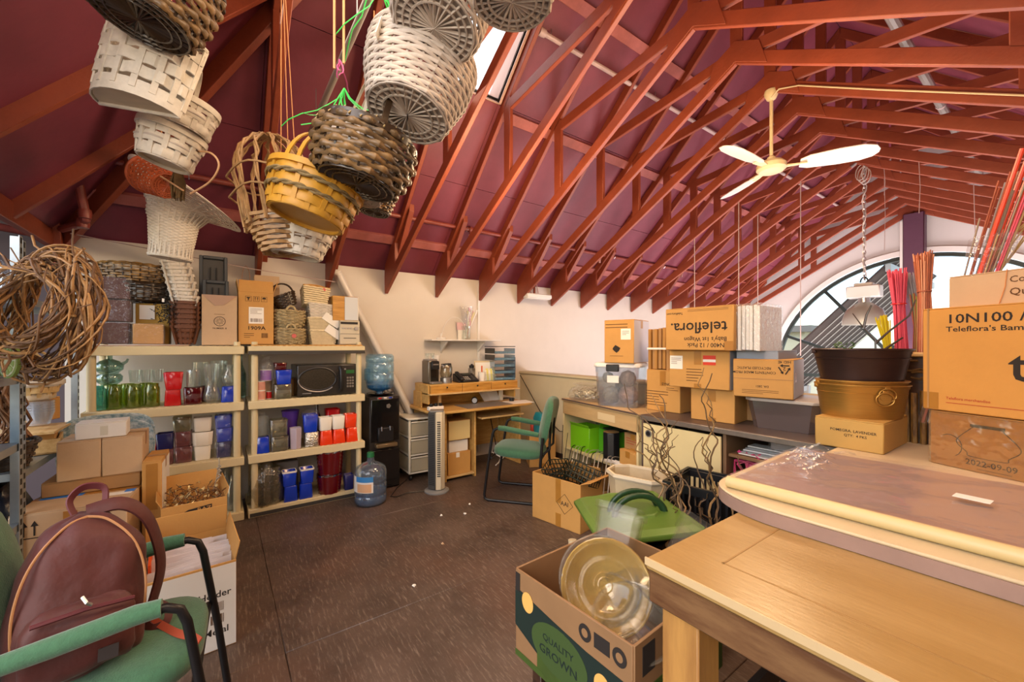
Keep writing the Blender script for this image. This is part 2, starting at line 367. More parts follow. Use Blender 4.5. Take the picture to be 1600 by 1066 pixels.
# blocking battens along the slope
for x, y0 in ((-4.07, -.9), (-3.02, 2.05), (-2.33, .3)):
    z = deck_z(x)-.02
    b_ = beam(MB(), (x, y0, z), (x, 9.2, z), .09, .038, Vector((-SL, 0, 1)).normalized()).o('batten', M_BATT, bev=.003, kind='structure')

# gable end with the arched window
WX, WZ, WR = -1.53, .80, 2.10
def gable():
    mb = MB(); n = 40; y0, y1 = YE, YE+.12
    out, inn = [], []
    for i in range(n+1):
        a = PI - PI*i/n
        x = WX+WR*cos(a); z = WZ+WR*sin(a); inn.append((x, z))
    top = lambda x: deck_z(x)+.02
    for y in (y0, y1):
        pass
    vs, fs = [], []
    for i, (x, z) in enumerate(inn):
        xo = XW + (XR+.1-XW)*i/n
        for y in (y0, y1): vs += [(x, y, z), (xo, y, top(xo))]
    for i in range(n):
        b = i*4; c = b+4
        fs += [(b, b+1, c+1, c), (b+2, c+2, c+3, b+3), (b, c, c+2, b+2), (b+1, b+3, c+3, c+1)]
    mb.add(vs, fs)
    mb.box(((XW+WX-WR)/2, YE+.06, -1.0), (WX-WR-XW, .12, 3.5)); mb.box(((XR+WX+WR)/2+.05, YE+.06, -1.0), (XR+.1-WX-WR, .12, 3.5))
    mb.box((WX, YE+.06, -1.9), (2*WR, .12, 1.3))
    return mb
# side wedges between the springing line and the wall edges
g_ = gable()
for xa, xb in ((XW, WX-WR), (XR+.1, WX+WR)):
    q = [Vector((xa, YE, .75)), Vector((xb, YE, .75)), Vector((xb, YE, WZ)), Vector((xa, YE, deck_z(xa)))]
    g_.loft([q, [p+Vector((0, .12, 0)) for p in q]])
g_.o('wall_end', M_GABLE, kind='structure', smooth=False)
w2 = T('window_2', 'large arched window with dark bars in the gable end', None, (WX, YE, WZ), kind='structure')
def archring(r0, r1, y0, y1, n=48):
    mb = MB(); rings = []
    for i in range(n+1):
        a = PI*i/n; c, s = cos(a), sin(a)
        rings.append([(r0*c, y0, r0*s), (r1*c, y0, r1*s), (r1*c, y1, r1*s), (r0*c, y1, r0*s)])
    return mb.loft(rings)
archring(WR-.03, WR+.055, -.03, .02).o('window_trim', M_WHITE, w2)
M_BAR = mat('dark_window_bar', '#1d2624', .4)
archring(WR-.09, WR-.03, .03, .10).o('window_frame', M_BAR, w2)
for a in (22, 52, 90, 128, 158):
    c, s = cos(R(a)), sin(R(a))
    beam(MB(), (c*.62, .065, s*.62), (c*(WR-.05), .065, s*(WR-.05)), .05, .05, Vector((0, 1, 0))).o('glazing_bar', M_BAR, w2, bev=.004)
archring(.58, .64, .03, .10, 24).o('glazing_hub', M_BAR, w2)
MB().box((0, .065, 0), (2*WR, .06, .06)).o('transom', M_BAR, w2)
ang = [0, 22, 52, 90, 128, 158, 180]
for a0, a1 in zip(ang, ang[1:]):
    mb = MB(); rings = []
    for i in range(9):
        a = R(a0+(a1-a0)*i/8); c, s = cos(a), sin(a)
        rings.append([(.62*c, .06, .62*s), ((WR-.05)*c, .06, (WR-.05)*s), ((WR-.05)*c, .066, (WR-.05)*s), (.62*c, .066, .62*s)])
    mb.loft(rings).o('pane', MC['clear_glass'], w2)
pc = T('column', 'purple painted timber column in front of the arched window', None, (RX, YE-.13, 0), kind='structure')
MB().box((0, 0, .55), (.25, .2, 5.9)).o('shaft', mat('purple_paint', '#5d3a50', .5, n=(5, .12)), pc, bev=.012)
MB().box((-.145, 0, .55), (.04, .16, 5.7)).o('side_board', M_WHITE, pc, bev=.004)

# outside the arched window: a slatted porch roof, a pale house and far ground
pr = T('porch_roof', 'brown slatted porch roof outside the arched window', 'roof', (0, 0, 0), group=None)
M_SLAT = mat('brown_slat', '#4a352e', .6, n=(6, .2)); M_RAIL = mat('white_rail', '#b5aea6', .5)
for k in range(9):
    y = YE+1.0+.42*k
    q = [Vector((-5.0, y, -.2)), Vector((-1.95, y, 3.04)), Vector((-1.95, y+.415, 3.04)), Vector((-5.0, y+.415, -.2))]
    MB().loft([q, [p+Vector((-.02, 0, .03)) for p in q]]).o('slat', M_SLAT, pr)
    beam(MB(), (-5.0, y+.40, -.23), (-1.95, y+.40, 3.01), .022, .012).o('rafter', M_RAIL, pr)
for x, z in ((-4.6, .23), (-2.05, 2.93)):
    beam(MB(), (x, YE+.9, z-.1), (x, YE+4.9, z-.1), .08, .14).o('purlin', M_RAIL, pr)
for y in (YE+1.0, YE+4.7): MB().box((-4.6, y, -1.2), (.14, .14, 2.8)).o('post', M_RAIL, pr)
hs = T('neighbour_house', 'pale cream house with flat roof seen through the arched window', 'house', (-8.5, 17, -2.6))
MB().box((0, 0, 2.2), (7, 4, 4.4)).o('house_wall', mat('cream_render', '#d8cfae', .8), hs)
MB().box((0, 0, 4.5), (7.5, 4.5, .2)).o('flat_roof', mat('roof_edge', '#8b8378', .7), hs)
for x in (-2.0, 0.2, 2.2): MB().box((x, -2.02, 2.6), (.9, .06, 1.2)).o('house_window', M_BLACK, hs)
MB().box((-2, 30, -2.7), (90, 42, .1)).o('ground', mat('pale_ground', '#a8a396', .9, n=(.5, .2)), kind='structure')
# ------------------------------------------------------------------ object builders shared by many things
M_CARD = mat('kraft_cardboard', '#c4924e', .75, n=(3.5, .1), bump=(90, .06)); M_CARDD = mat('brown_cardboard', '#a97f4f', .75, n=(3.5, .12), bump=(90, .06))
M_CARDL = mat('tan_cardboard', '#c2a482', .75, n=(3.5, .1), bump=(90, .06)); M_CARDIN = mat('cardboard_inside', '#b58a50', .8, n=(4, .12))
M_CARDW = mat('white_cardboard', '#dcd8d2', .7, n=(4, .05)); M_TAPE = mat('brown_tape', '#a8742f', .3, n=(8, .12)); M_CTAPE = film('clear_tape', '#f3ead8', .06, .12)
def carton(name, label, loc, size, rz=0, m=None, group=None, flaps=True, tape=True, cat='box', tm=None, front_tape=True):
    """closed carton: body, two top flaps with a gap, tape over the gap and down the front; origin at the base centre, front faces -y"""
    m = m or M_CARD; tm = tm or M_TAPE; w, d, h = size; t = T(name, label, cat, loc, rz, group)
    MB().box((0, 0, h/2-.002), (w, d, h-.004)).o('body', m, t, bev=.004)
    if flaps:
        for s in (-1, 1): MB().box((0, s*d/4, h-.0015), (w-.002, d/2-.003, .005)).o('flap', m, t, bev=.001)
    if tape:
        MB().box((0, 0, h+.0015), (w*.998 if False else .05, d+.001, .001)).o('tape', tm, t) if False else None
        mb = MB().box((0, 0, h+.0016), (w+.002, .05, .0012))
        for s in (-1, 1): mb.box((s*(w/2+.0008), 0, h-.035), (.0012, .05, .07))
        mb.o('tape', tm, t)
        if front_tape:
            MB().box((0, -d/2-.0008, h*.80), (.05, .0012, h*.36)).o('front_tape', tm, t); MB().box((0, -d/2-.0008, h*.06), (.05, .0012, h*.12)).o('front_tape', tm, t)
    return t
def c2(p0, p1, d):
    """base centre and turn of a box from its front corners"""
    x, y = p1[0]-p0[0], p1[1]-p0[1]; L = math.hypot(x, y); rz = math.atan2(y, x)
    return ((p0[0]+p1[0])/2 - y/L*d/2, (p0[1]+p1[1])/2 + x/L*d/2), rz, L
def open_box(name, label, loc, size, rz=0, m=None, mi=None, flap=None, th=.006, cat='box', flaps=()):
    """open carton: base, four walls (front, back, two sides) and standing flaps given as (side, length, angle)"""
    m = m or M_CARD; w, d, h = size; t = T(name, label, cat, loc, rz)
    mb = MB().box((0, 0, th/2), (w, d, th))
    mb.box((0, -d/2+th/2, h/2), (w, th, h)).box((0, d/2-th/2, h/2), (w, th, h)).box((-w/2+th/2, 0, h/2), (th, d-2*th, h)).box((w/2-th/2, 0, h/2), (th, d-2*th, h))
    mb.o('body', m, t, bev=.0015)
    for sd, L, a in flaps:
        a = R(a)                                       # 0 = standing up, 90 = folded flat outwards
        if sd in 'fb':
            s = -1 if sd == 'f' else 1; M = Matrix.Translation((0, s*(d/2-th/2), h)) @ Matrix.Rotation(-s*a, 4, 'X')
            MB().box((0, 0, L/2), (w*.985, th*.8, L), M=M).o('flap', m, t, bev=.001)
        else:
            s = -1 if sd == 'l' else 1; M = Matrix.Translation((s*(w/2-th/2), 0, h)) @ Matrix.Rotation(s*a, 4, 'Y')
            MB().box((0, 0, L/2), (th*.8, d*.985, L), M=M).o('flap', m, t, bev=.001)
    return t
def bars(parent, x0, z0, w, h, y, m=None, n=11, seed=1):
    r = random.Random(seed); mb = MB(); x = x0-w/2
    for i in range(n):
        bw = w/n*r.choice((.3, .45, .7)); mb.box((x+bw/2, y, z0), (bw, .0006, h)); x += w/n
    return mb.o('barcode', m or mat('brown_ink', '#5a3a1c', .8), parent)
def lines(parent, x0, z0, w, h, y, n=4, m=None, seed=2, name='print_lines'):
    r = random.Random(seed); mb = MB()
    for i in range(n):
        lw = w*r.uniform(.55, 1); mb.box((x0-w/2+lw/2, y, z0+h/2-h*(i+.5)/n), (lw, .0006, h/n*.24))
    return mb.o(name, m or mat('brown_ink', '#5a3a1c', .8), parent)
FR = (R(90), 0, 0)                                       # text upright on a -y face
FRU = (R(-90), R(180), 0) if False else (R(90), R(180), 0)   # upside down on a -y face
def sqring(w, z, ch=.12, d=None, cx=0, cy=0):
    a = w/2; b = (d or w)/2; c = w*ch
    return [Vector((cx+x, cy+y, z)) for x, y in ((-a+c, -b), (a-c, -b), (a, -b+c), (a, b-c), (a-c, b), (-a+c, b), (-a, b-c), (-a, -b+c))]
def cube_vase(label, loc, wt, wb, h, m, rz=0, flip=False, group=None, name='cube_vase', rim=None, ch=.1, cat='vase'):
    """square tapered vase, open at the top (or stood upside down)"""
    t = .006; rs = [sqring(wb, 0, ch), sqring(wb*1.01, .004, ch), sqring(wt, h, ch), sqring(wt-2*t, h, ch), sqring(wb-2*t, .010, ch)]
    if flip: rs = [[Vector((p.x, p.y, h-p.z)) for p in r] for r in rs]
    ob = MB().loft(rs, True, True).o(name, m, None, bev=.002, loc=loc, rot=(0, 0, rz), ang=50)
    tag(ob, label, cat, group)
    if rim:
        z = h if not flip else 0
        MB().loft([sqring(wt+.003, z-.012, ch), sqring(wt+.003, z+.001, ch), sqring(wt-.012, z+.001, ch), sqring(wt-.012, z-.012, ch)], False, False).o('rim', rim, ob)
    return ob
def round_vase(name, label, loc, prof, m, n=20, rot=None, group=None, cat='vase', th=.003):
    inner = [(max(r-th, .001), z+(th if i == len(prof)-1 and False else 0)) for i, (r, z) in enumerate(reversed(prof)) if z > .006 or r > prof[0][0]]
    ob = MB().lathe([(.0005, 0)]+list(prof)+[(max(r-th, .001), z) for r, z in reversed(prof[1:])]+[(.0005, .006)], n).o(name, m, None, loc=loc, rot=rot, ang=50)
    return tag(ob, label, cat, group)

# glass and ceramics
G_CLEAR = film('vase_glass', '#f6f9f7', .09, .05, .04, '#ffffff'); G_GREEN = film('green_glass', '#d6e09a', .10, .05, .10, '#9aac3a')
G_TEAL = film('teal_glass', '#cfe0da', .12, .05, .08, '#8fb5ad'); G_AQUA = film('aqua_glass', '#b4e0d8', .10, .05, .15, '#5fb0b0'); G_PINK = film('smoky_pink_glass', '#dcb8b8', .10, .06, .28, '#a06a70')
G_RED = film('dark_red_glass', '#9a3038', .10, .06, .45, '#6b1219'); G_GREY = film('grey_glass', '#d8d6c4', .12, .05, .12, '#c8c4ae'); G_WRAP = film('clear_wrap', '#f7f8fa', .06, .10, .03, '#ffffff', bump=(28, .8))
C_RED = mat('glossy_red', '#c4161c', .15, coat=.5); C_ORANGE = mat('glossy_orange_red', '#e23c16', .18, coat=.4); C_BLUE = mat('glossy_blue', '#1138b8', .15, coat=.5); C_NAVY = mat('glossy_navy', '#22245c', .18, coat=.4)
C_WHITE = mat('glazed_white', '#e6e0d4', .25); C_LAV = mat('pale_lavender', '#b8aab8', .35); C_PURPLE = mat('purple_ceramic', '#5a3a9a', .2, coat=.4); C_SILVER = mat('crinkled_silver', '#c8c4b8', .2, .9, bump=(60, .9)); C_WINE = mat('wine_red_lacquer', '#5e0a10', .12, coat=.7)

# ------------------------------------------------------------------ two plastic shelf racks on the left wall
M_SHELF = mat('cream_shelf_plastic', '#d9c99f', .5, n=(6, .06)); M_SHELFD = mat('dark_label_strip', '#3c3a38', .4)
def shelf_unit(label, yc):
    t = T('shelf_rack', label, 'shelf', (-4.045, yc, 0), 0)
    for i, z in enumerate((.065, .495, .925, 1.365)):
        mb = MB(); W_, D_ = .90, .46
        mb.box((.0, 0, z-.008), (D_-.02, W_-.02, .016))
        for s in (-1, 1):
            mb.box((s*(D_/2-.006), 0, z-.032), (.012, W_, .064)); mb.box((0, s*(W_/2-.006), z-.032), (D_-.02, .012, .064))
        sh = mb.o('shelf', M_SHELF, t, bev=.004)
        g = MB()
        for k in range(22): g.box((D_/2-.018, -W_/2+.03+k*.04, z+.001), (.012, .02, .004))
        g.o('grid_ribs', M_SHELF, sh, kind='stuff')
        if i < 3:
            z1 = (.495, .925, 1.365)[i]
            for sx in (-1, 1):
                for sy in (-1, 1): MB().cyl((sx*.185, sy*.405, z), (sx*.185, sy*.405, z1-.06), .024, n=14).o('post', M_SHELF, t)
        else:
            for sx in (-1, 1):
                for sy in (-1, 1): MB().cyl((sx*.185, sy*.405, z), (sx*.185, sy*.405, z+.035), .022, n=14).o('post_cap', M_SHELF, t, bev=.004)
    return t
sa = shelf_unit('cream plastic shelf rack of green jars and red cubes', -.289)
sb = shelf_unit('cream plastic shelf rack holding the black microwave', .638)
box1('edge_strip', (.229, 0, 1.312), (.004, .9, .03), M_SHELFD, sb); box1('edge_strip', (.229, 0, .022), (.004, .88, .03), M_SHELFD, sb)
for ob in (sa, sb):
    for sy in (-1, 1): MB().box((.0, sy*.405, -.0), (.40, .05, .004)).o('foot', M_SHELF, ob)
S2, S3, S4, S1 = .927, .497, .067, 1.367; XF = -3.93

# first rack, second shelf
mb = MB().loft([sqring(.075, 0, .15), sqring(.085, .008, .15), sqring(.085, .13, .15), sqring(.055, .15, .2), sqring(.05, .165, .2), sqring(.045, .165, .2), sqring(.078, .12, .15), sqring(.076, .01, .15)])
tag(mb.o('square_jar', G_AQUA, None, loc=(XF, -.672, S2)), 'aqua square glass jar at the near end of the shelf', 'jar')
for i, (y, lab) in enumerate(((-.593, 'first green ribbed glass jar, beside the aqua square jar'), (-.494, 'second green ribbed glass jar, middle of the three in front'), (-.394, 'third green ribbed glass jar, nearest the red cubes'))):
    mb = MB(); rings = []
    for r, z in ((.036, 0), (.043, .006), (.043, .135), (.036, .15), (.038, .168), (.034, .168), (.039, .13), (.039, .012)):
        rings.append([Vector((r*(1+.035*cos(PI*k))*cos(2*PI*k/24), r*(1+.035*cos(PI*k))*sin(2*PI*k/24), z)) for k in range(24)])
    tag(mb.loft(rings).o('ribbed_jar', G_GREEN, None, loc=(XF, y, S2), ang=60), lab, 'jar', 'green ribbed jars')
for i, (y, lab) in enumerate(((-.63, 'green glass jar half hidden in the second row, under the teal carafe'), (-.54, 'green glass jar in the second row, between first and second front jars'), (-.44, 'green glass jar in the second row, under the clear bowls'))):
    round_vase('ribbed_jar', lab, (XF-.12, y, S2), [(.04, 0), (.044, .01), (.044, .13), (.037, .15), (.038, .165)], G_GREEN, group='green ribbed jars', cat='jar')
round_vase('glass_bowl', 'smoky glass bowl carrying the teal carafe', (XF-.04, -.625, S2+.1645), [(.04, 0), (.07, .03), (.072, .06), (.06, .078)], G_TEAL, cat='bowl')
t = round_vase('glass_carafe', 'teal squat carafe with slim neck standing on a bowl', (XF-.04, -.625, S2+.243), [(.045, 0), (.074, .03), (.078, .06), (.055, .088), (.018, .105), (.016, .17), (.02, .185)], G_TEAL, cat='carafe')
MB().tube([(0, .07, .07), (0, .09, .085), (0, .097, .105)], [.012, .009, .007], 8).o('spout', G_TEAL, t)
for i, y in enumerate((-.50, -.435, -.37)):
    round_vase('glass_bowl', ('clear glass bowl on the green jars, beside the carafe', 'clear glass bowl on the green jars, middle of the row', 'clear glass bowl on the green jars, nearest the red cubes')[i], (XF-.10, y, S2+.168), [(.022, 0), (.03, .01), (.034, .06), (.036, .095)], G_CLEAR, cat='bowl', group='clear bowls')
cube_vase('upside-down red glazed cube vase under another red one', (XF, -.276, S2), .098, .085, .115, C_RED, flip=True)
cube_vase('red faceted cube vase standing on an upturned red one', (XF, -.272, S2+.117), .115, .088, .128, C_RED)
cube_vase('dark red glass cube vase beside the red pair', (XF, -.158, S2), .115, .105, .125, G_RED)
cube_vase('second dark red glass cube behind the hourglass vase', (XF-.13, -.10, S2), .105, .1, .12, G_RED)
round_vase('glass_jar', 'clear straight glass jar on top of the dark red cube', (XF, -.156, S2+.127), [(.042, 0), (.046, .006), (.046, .115), (.042, .132)], G_CLEAR, cat='jar')
HG = [(.035, 0), (.056, .03), (.058, .06), (.045, .11), (.036, .14), (.045, .18), (.052, .24), (.056, .30)]
round_vase('hourglass_vase', 'clear hourglass vase with a round belly', (XF+.01, -.045, S2), HG, G_CLEAR)
round_vase('hourglass_vase', 'tall clear vase at the back behind the hourglass one', (XF-.14, .0, S2), [(.05, 0), (.055, .01), (.05, .2), (.06, .32)], G_CLEAR)
round_vase('cylinder_vase', 'tall clear straight vase behind the glass jar', (XF-.15, -.12, S2), [(.05, 0), (.052, .01), (.052, .31)], G_CLEAR)
cube_vase('blue cube vase under the clear globe', (XF, .062, S2), .085, .098, .12, C_BLUE)
round_vase('globe_vase', 'clear round globe vase sitting on the blue cube', (XF, .066, S2+.122), [(.03, 0), (.047, .03), (.052, .06), (.045, .10), (.025, .125), (.028, .16), (.033, .17)], G_CLEAR)
round_vase('bottle', 'tall blue-green glass bottle between the two racks', (-4.14, .145, S2), [(.04, 0), (.045, .02), (.045, .2), (.02, .28), (.016, .40), (.02, .41)], G_TEAL, cat='bottle')
# first rack, third shelf
carton('flat_carton', 'small brown carton at the back of the third shelf', (-4.14, -.39, S3), (.16, .15, .17), R(90), M_CARDD, tape=False)
cube_vase('red cube vase behind the brown double carton', (XF, -.407, S3), .075, .07, .145, C_RED)
cube_vase('red glass cube high at the near end of the third shelf', (-4.05, -.52, S3+.0), .09, .08, .26, C_RED)
for lab, y, z, wt, wb, h, m in (
    ('smoky pink glass cube under the navy one', -.322, S3, .10, .092, .112, G_PINK), ('navy glass cube on a smoky pink cube', -.32, S3+.114, .10, .09, .115, C_NAVY),
    ('smoky pink glass cube at the bottom of the middle stack', -.214, S3, .105, .095, .118, G_PINK), ('smoky pink glass cube midway up the middle stack', -.216, S3+.12, .10, .09, .11, G_PINK),
    ('clear embossed glass cube on top of the pink stack', -.222, S3+.232, .112, .10, .11, G_GREY),
    ('white cube vase at the bottom of the white stack', -.1, S3, .103, .09, .108, C_WHITE), ('white faceted cube vase in the middle of the white stack', -.098, S3+.11, .13, .115, .105, C_WHITE), ('white cube vase on top of the white stack', -.1, S3+.217, .115, .098, .108, C_WHITE),
    ('dark navy cube at the bottom of the wrapped stack', .033, S3, .1, .092, .12, C_NAVY), ('blue cube in the middle of the wrapped stack', .037, S3+.122, .11, .098, .105, C_BLUE), ('blue cube on top of the wrapped stack', .032, S3+.229, .112, .1, .1, C_BLUE)):
    cube_vase(lab, (XF, y, z), wt, wb, h, m, rz=R(rnd.uniform(-5, 5)), ch=.18 if 'faceted' in lab else .1)
tag(MB().loft([sqring(.125, 0, .15, cx=0), sqring(.132, .12, .2), sqring(.13, .3, .2), sqring(.11, .35, .25)], False, False).o('plastic_sleeve', G_WRAP, None, loc=(XF, .034, S3+.002)), 'clear plastic sleeve around the blue cube stack', 'plastic wrap')
# first rack, bottom shelf: dark clear glass
for i, (x, y, h) in enumerate(((XF, .09, .27), (XF-.02, -.01, .24), (XF-.13, .05, .3))):
    round_vase('glass_bottle', ('dim clear bottle on the bottom shelf by the post', 'dim clear bottle on the bottom shelf behind the leaf carton', 'tall dim clear bottle at the back of the bottom shelf')[i], (x, y, S4), [(.04, 0), (.045, .01), (.045, h*.6), (.02, h*.8), (.018, h)], G_CLEAR, cat='bottle')
carton('flat_carton', 'dark brown carton at the back of the bottom shelf', (-4.1, -.3, S4), (.5, .2, .3), R(90), M_CARDD, tape=False)

# second rack, second shelf: spools, cubes and the microwave
M_PINKR = mat('pink_ribbon', '#d99a86', .5, n=(40, .15)); M_PURR = mat('purple_ribbon', '#9a66b8', .4, n=(40, .15))
def spool(label, loc, r, h, m):
    t = T('ribbon_spool', label, 'spool', loc); MB().cyl((0, 0, .004), (0, 0, h-.004), r*.93, n=20).o('ribbon', m, t)
    MB().cyl((0, 0, 0), (0, 0, .004), r, n=20).o('flange', M_LABEL, t); MB().cyl((0, 0, h-.004), (0, 0, h), r, n=20).o('flange', M_LABEL, t)
    g = MB()
    for k in range(5): g.lathe([(r*.93, h*(k+.6)/6), (r*.95, h*(k+.75)/6), (r*.93, h*(k+.9)/6)], 20)
    g.o('ribbon_edge', m, t, kind='stuff'); return t
spool('pink ribbon spool at the bottom of the pair', (-3.90, .275, S2), .038, .075, M_PINKR); spool('pink ribbon spool stacked on another pink one', (-3.90, .275, S2+.076), .038, .075, M_PINKR)
spool('small red ribbon spool beside the pink ones', (-3.93, .338, S2), .022, .062, C_RED)
spool('pale ribbon spool behind the pink spools', (-4.02, .335, S2), .035, .15, mat('pale_ribbon', '#d8b890', .5))
spool('purple ribbon spool inside the clear bag', (-3.92, .315, S2+.153), .045, .09, M_PURR)
def bag(name, label, loc, rx, ry, h, m=G_WRAP, neck=.35, seed=1, cat='plastic bag', n=18, tilt=(0, 0, 0), lump=.12):
    r = random.Random(seed); mb = MB(); rings = []; ph = [r.uniform(0, 6) for _ in range(6)]
    prof = [(.85, 0), (1.0, .08), (1.02, .35), (.95, .6), (.7, .8), (neck, .9), (neck*1.4, 1.0)]
    for q, z in prof:
        rings.append([Vector((rx*q*(1+lump*sin(3*a+ph[0]+z*4)+lump*.7*sin(7*a+ph[1]-z*9)+lump*.4*sin(11*a+ph[2]))*cos(a), ry*q*(1+lump*sin(4*a+ph[3]+z*5)+lump*.6*sin(8*a+ph[4]))*sin(a), h*(z+.03*sin(3*a+ph[5])*z))) for a in (2*PI*k/n for k in range(n))])
    return tag(mb.loft(rings, True, False).o(name, m, None, loc=loc, rot=tilt, ang=80), label, cat)
bag('clear_bag', 'clear plastic bag around the purple spool', (-3.92, .318, S2+.152), .06, .06, .2, seed=3)
cube_vase('heavy clear glass cube under the blue cube', (-3.90, .433, S2), .13, .125, .118, G_GREY)
cube_vase('blue cube vase on the clear glass cube', (-3.90, .44, S2+.12), .118, .098, .118, C_BLUE)
cube_vase('small dark red glass cube topping the blue cube', (-3.92, .418, S2+.239), .094, .085, .06, G_RED)
carton('flat_carton', 'wooden-brown box behind the clear glass cube', (-4.1, .47, S2), (.14, .12, .15), R(90), M_CARDD, tape=False)
mw = T('microwave', 'black microwave oven with oval window on the second rack', 'microwave', (-4.06, .783, S2), R(90))
MB().box((0, .0, .14), (.488, .36, .268)).o('body', mat('black_enamel', '#101114', .3, coat=.3), mw, bev=.008, seg=2)
MB().box((0, -.186, .14), (.486, .018, .264)).o('front_panel', mat('charcoal_front', '#2a2826', .25, coat=.4), mw, bev=.006, seg=2)
e = [(-.07+.165*cos(a)*(1 if cos(a) < 0 else .82), -.1975, .15+.098*sin(a)) for a in (2*PI*k/36 for k in range(36))]
MB().tube(e, .008, 6, closed=True).o('window_ring', M_BLACK, mw)
MB().tube([(x, y-.003, z-.012) for x, y, z in e[17:33]], .006, 6).o('ring_trim', mat('dull_silver', '#8c8c90', .3, .8), mw)
MB().prism([(p[0], p[2]) for p in e], 0, .004, Matrix.Translation((0, -.194, 0)) @ Matrix.Rotation(R(90), 4, 'X')).o('window', mat('dark_mesh_glass', '#3a352c', .15, n=(150, .4)), mw)
MB().tube([(.098, -.2, .25), (.104, -.225, .22), (.106, -.228, .14), (.104, -.225, .06), (.098, -.2, .03)], .014, 8).o('handle', M_BLACK, mw)
for r_ in range(4):
    for c_ in range(3): box1('button', (.165+c_*.022, -.1965, .15-r_*.026), (.017, .005, .018), mat('grey_button', '#77716a', .5), mw, bev=.002)
box1('display', (.187, -.1965, .205), (.07, .004, .03), mat('green_display', '#12301a', .3, emit=('#3d8a3a', .25)), mw)
MB().cyl((.142, -.195, .23), (.142, -.202, .23), .008).o('logo_disc', M_STEEL, mw)
box1('brand_strip', (-.17, -.1965, .03), (.07, .002, .008), M_STEEL, mw)
for sx in (-.2, .2):
    for sy in (-.14, .14): MB().cyl((sx, sy, -.0), (sx, sy, .008), .012, n=10).o('foot', M_BLACK, mw)
# second rack, third shelf
for lab, x, y, z, wt, wb, h, m, fl in (
    ('blue cube at the near end of the third shelf', -3.89, .287, S3, .09, .10, .13, C_BLUE, 0),
    ('thick clear glass cube at the bottom of its pair', -3.89, .41, S3, .127, .12, .122, G_GREY, 0), ('thick clear glass cube on top of its pair', -3.89, .402, S3+.124, .13, .115, .135, G_GREY, 0),
    ('blue cube in clear wrap on the silver cube', -3.89, .642, S3+.128, .115, .1, .15, C_BLUE, 0), ('crinkled silver cube under the wrapped blue cube', -3.89, .652, S3, .105, .11, .126, C_SILVER, 0),
    ('orange-red cube upside down under a white one, nearest the silver cube', -3.89, .766, S3, .088, .106, .125, C_ORANGE, 0), ('white cube over the first orange-red cube', -3.89, .76, S3+.127, .105, .092, .115, C_WHITE, 0),
    ('orange-red cube upside down under a white one, middle pair', -3.89, .872, S3, .088, .106, .125, C_ORANGE, 0), ('white cube over the second orange-red cube', -3.89, .868, S3+.127, .108, .092, .118, C_WHITE, 0),
    ('orange-red cube at the bottom of the all-red pair', -3.89, .985, S3, .088, .106, .127, C_ORANGE, 0), ('orange-red cube on top of the all-red pair', -3.89, .974, S3+.129, .102, .09, .122, C_ORANGE, 0),
    ('red cube at the back above the white cubes', -4.03, .85, S3, .12, .1, .29, C_RED, 0)):
    cube_vase(lab, (x, y, z), wt, wb, h, m, rz=R(rnd.uniform(-3, 3)))
round_vase('glass_tumbler', 'clear tumbler pack standing on the near blue cube', (-3.89, .287, S3+.132), [(.036, 0), (.04, .01), (.05, .16)], G_CLEAR, cat='glass')
bag('clear_bag', 'crinkled clear wrap over the near blue cube', (-3.89, .287, S3+.132), .052, .052, .19, seed=5)
mb = MB(); mb.loft([[Vector((r*cos(2*PI*k/6), r*sin(2*PI*k/6), z)) for k in range(6)] for r, z in ((.042, 0), (.044, .01), (.05, .178), (.046, .178), (.04, .02))])
tag(mb.o('hexagon_vase', C_LAV, None, loc=(-3.87, .527, S3), bev=.002, ang=30), 'pale lavender hexagonal vase in the middle of the shelf', 'vase')
round_vase('flared_vase', 'purple flared vase with a lip behind the lavender one', (-4.0, .505, S3), [(.045, 0), (.05, .02), (.055, .2), (.07, .30), (.074, .31)], C_PURPLE)
bag('clear_bag', 'clear wrap over the blue and silver cubes', (-3.89, .645, S3+.24), .068, .066, .09, seed=8)
round_vase('wine_bottle', 'dark bottle at the back behind the white cubes', (-4.14, .74, S3), [(.036, 0), (.04, .01), (.04, .2), (.015, .27), (.014, .34)], mat('dark_bottle', '#3a1a22', .1, coat=.5), cat='bottle')
# second rack, bottom shelf
for i, (x, y) in enumerate(((-3.89, .25), (-3.88, .32), (-3.90, .385), (-3.97, .28), (-3.97, .36))):
    for k in range(2 if i < 3 else 1):
        round_vase('glass_tumbler', ('clear fluted tumbler, %s of the bagged tumblers on the bottom shelf' % (('near front lower', 'near front upper', 'middle front lower', 'middle front upper', 'far front lower', 'far front upper')[i*2+k] if i < 3 else ('near back', 'far back')[i-3])), (x, y, S4+k*.15), [(.026, 0), (.03, .01), (.034, .145)], G_GREY, n=12, cat='glass', group='bagged tumblers')
bag('clear_bag', 'knotted clear bag full of fluted tumblers', (-3.92, .318, S4), .115, .125, .36, film('smoky_bag', '#dcd6c6', .10, .12, .05, '#d8d0bc', bump=(22, .9)), seed=11, neck=.3)
M_RIMW = mat('white_rim', '#e4e0dc', .3)
for lab, y, z, fl in (('blue cube upside down under a white-rimmed one, near pair', .489, S4, 1), ('white-rimmed blue cube on top of the near pair', .48, S4+.126, 0), ('blue cube upside down under a white-rimmed one, far pair', .604, S4, 1), ('white-rimmed blue cube on top of the far pair', .613, S4+.126, 0)):
    cube_vase(lab, (-3.88, y, z), .105, .09, .124, C_BLUE, flip=bool(fl), rim=None if fl else M_RIMW)
carton('flat_carton', 'grey carton behind the tumblers on the bottom shelf', (-4.1, .47, S4), (.2, .16, .29), R(90), mat('grey_card', '#8a8480', .7), tape=False)
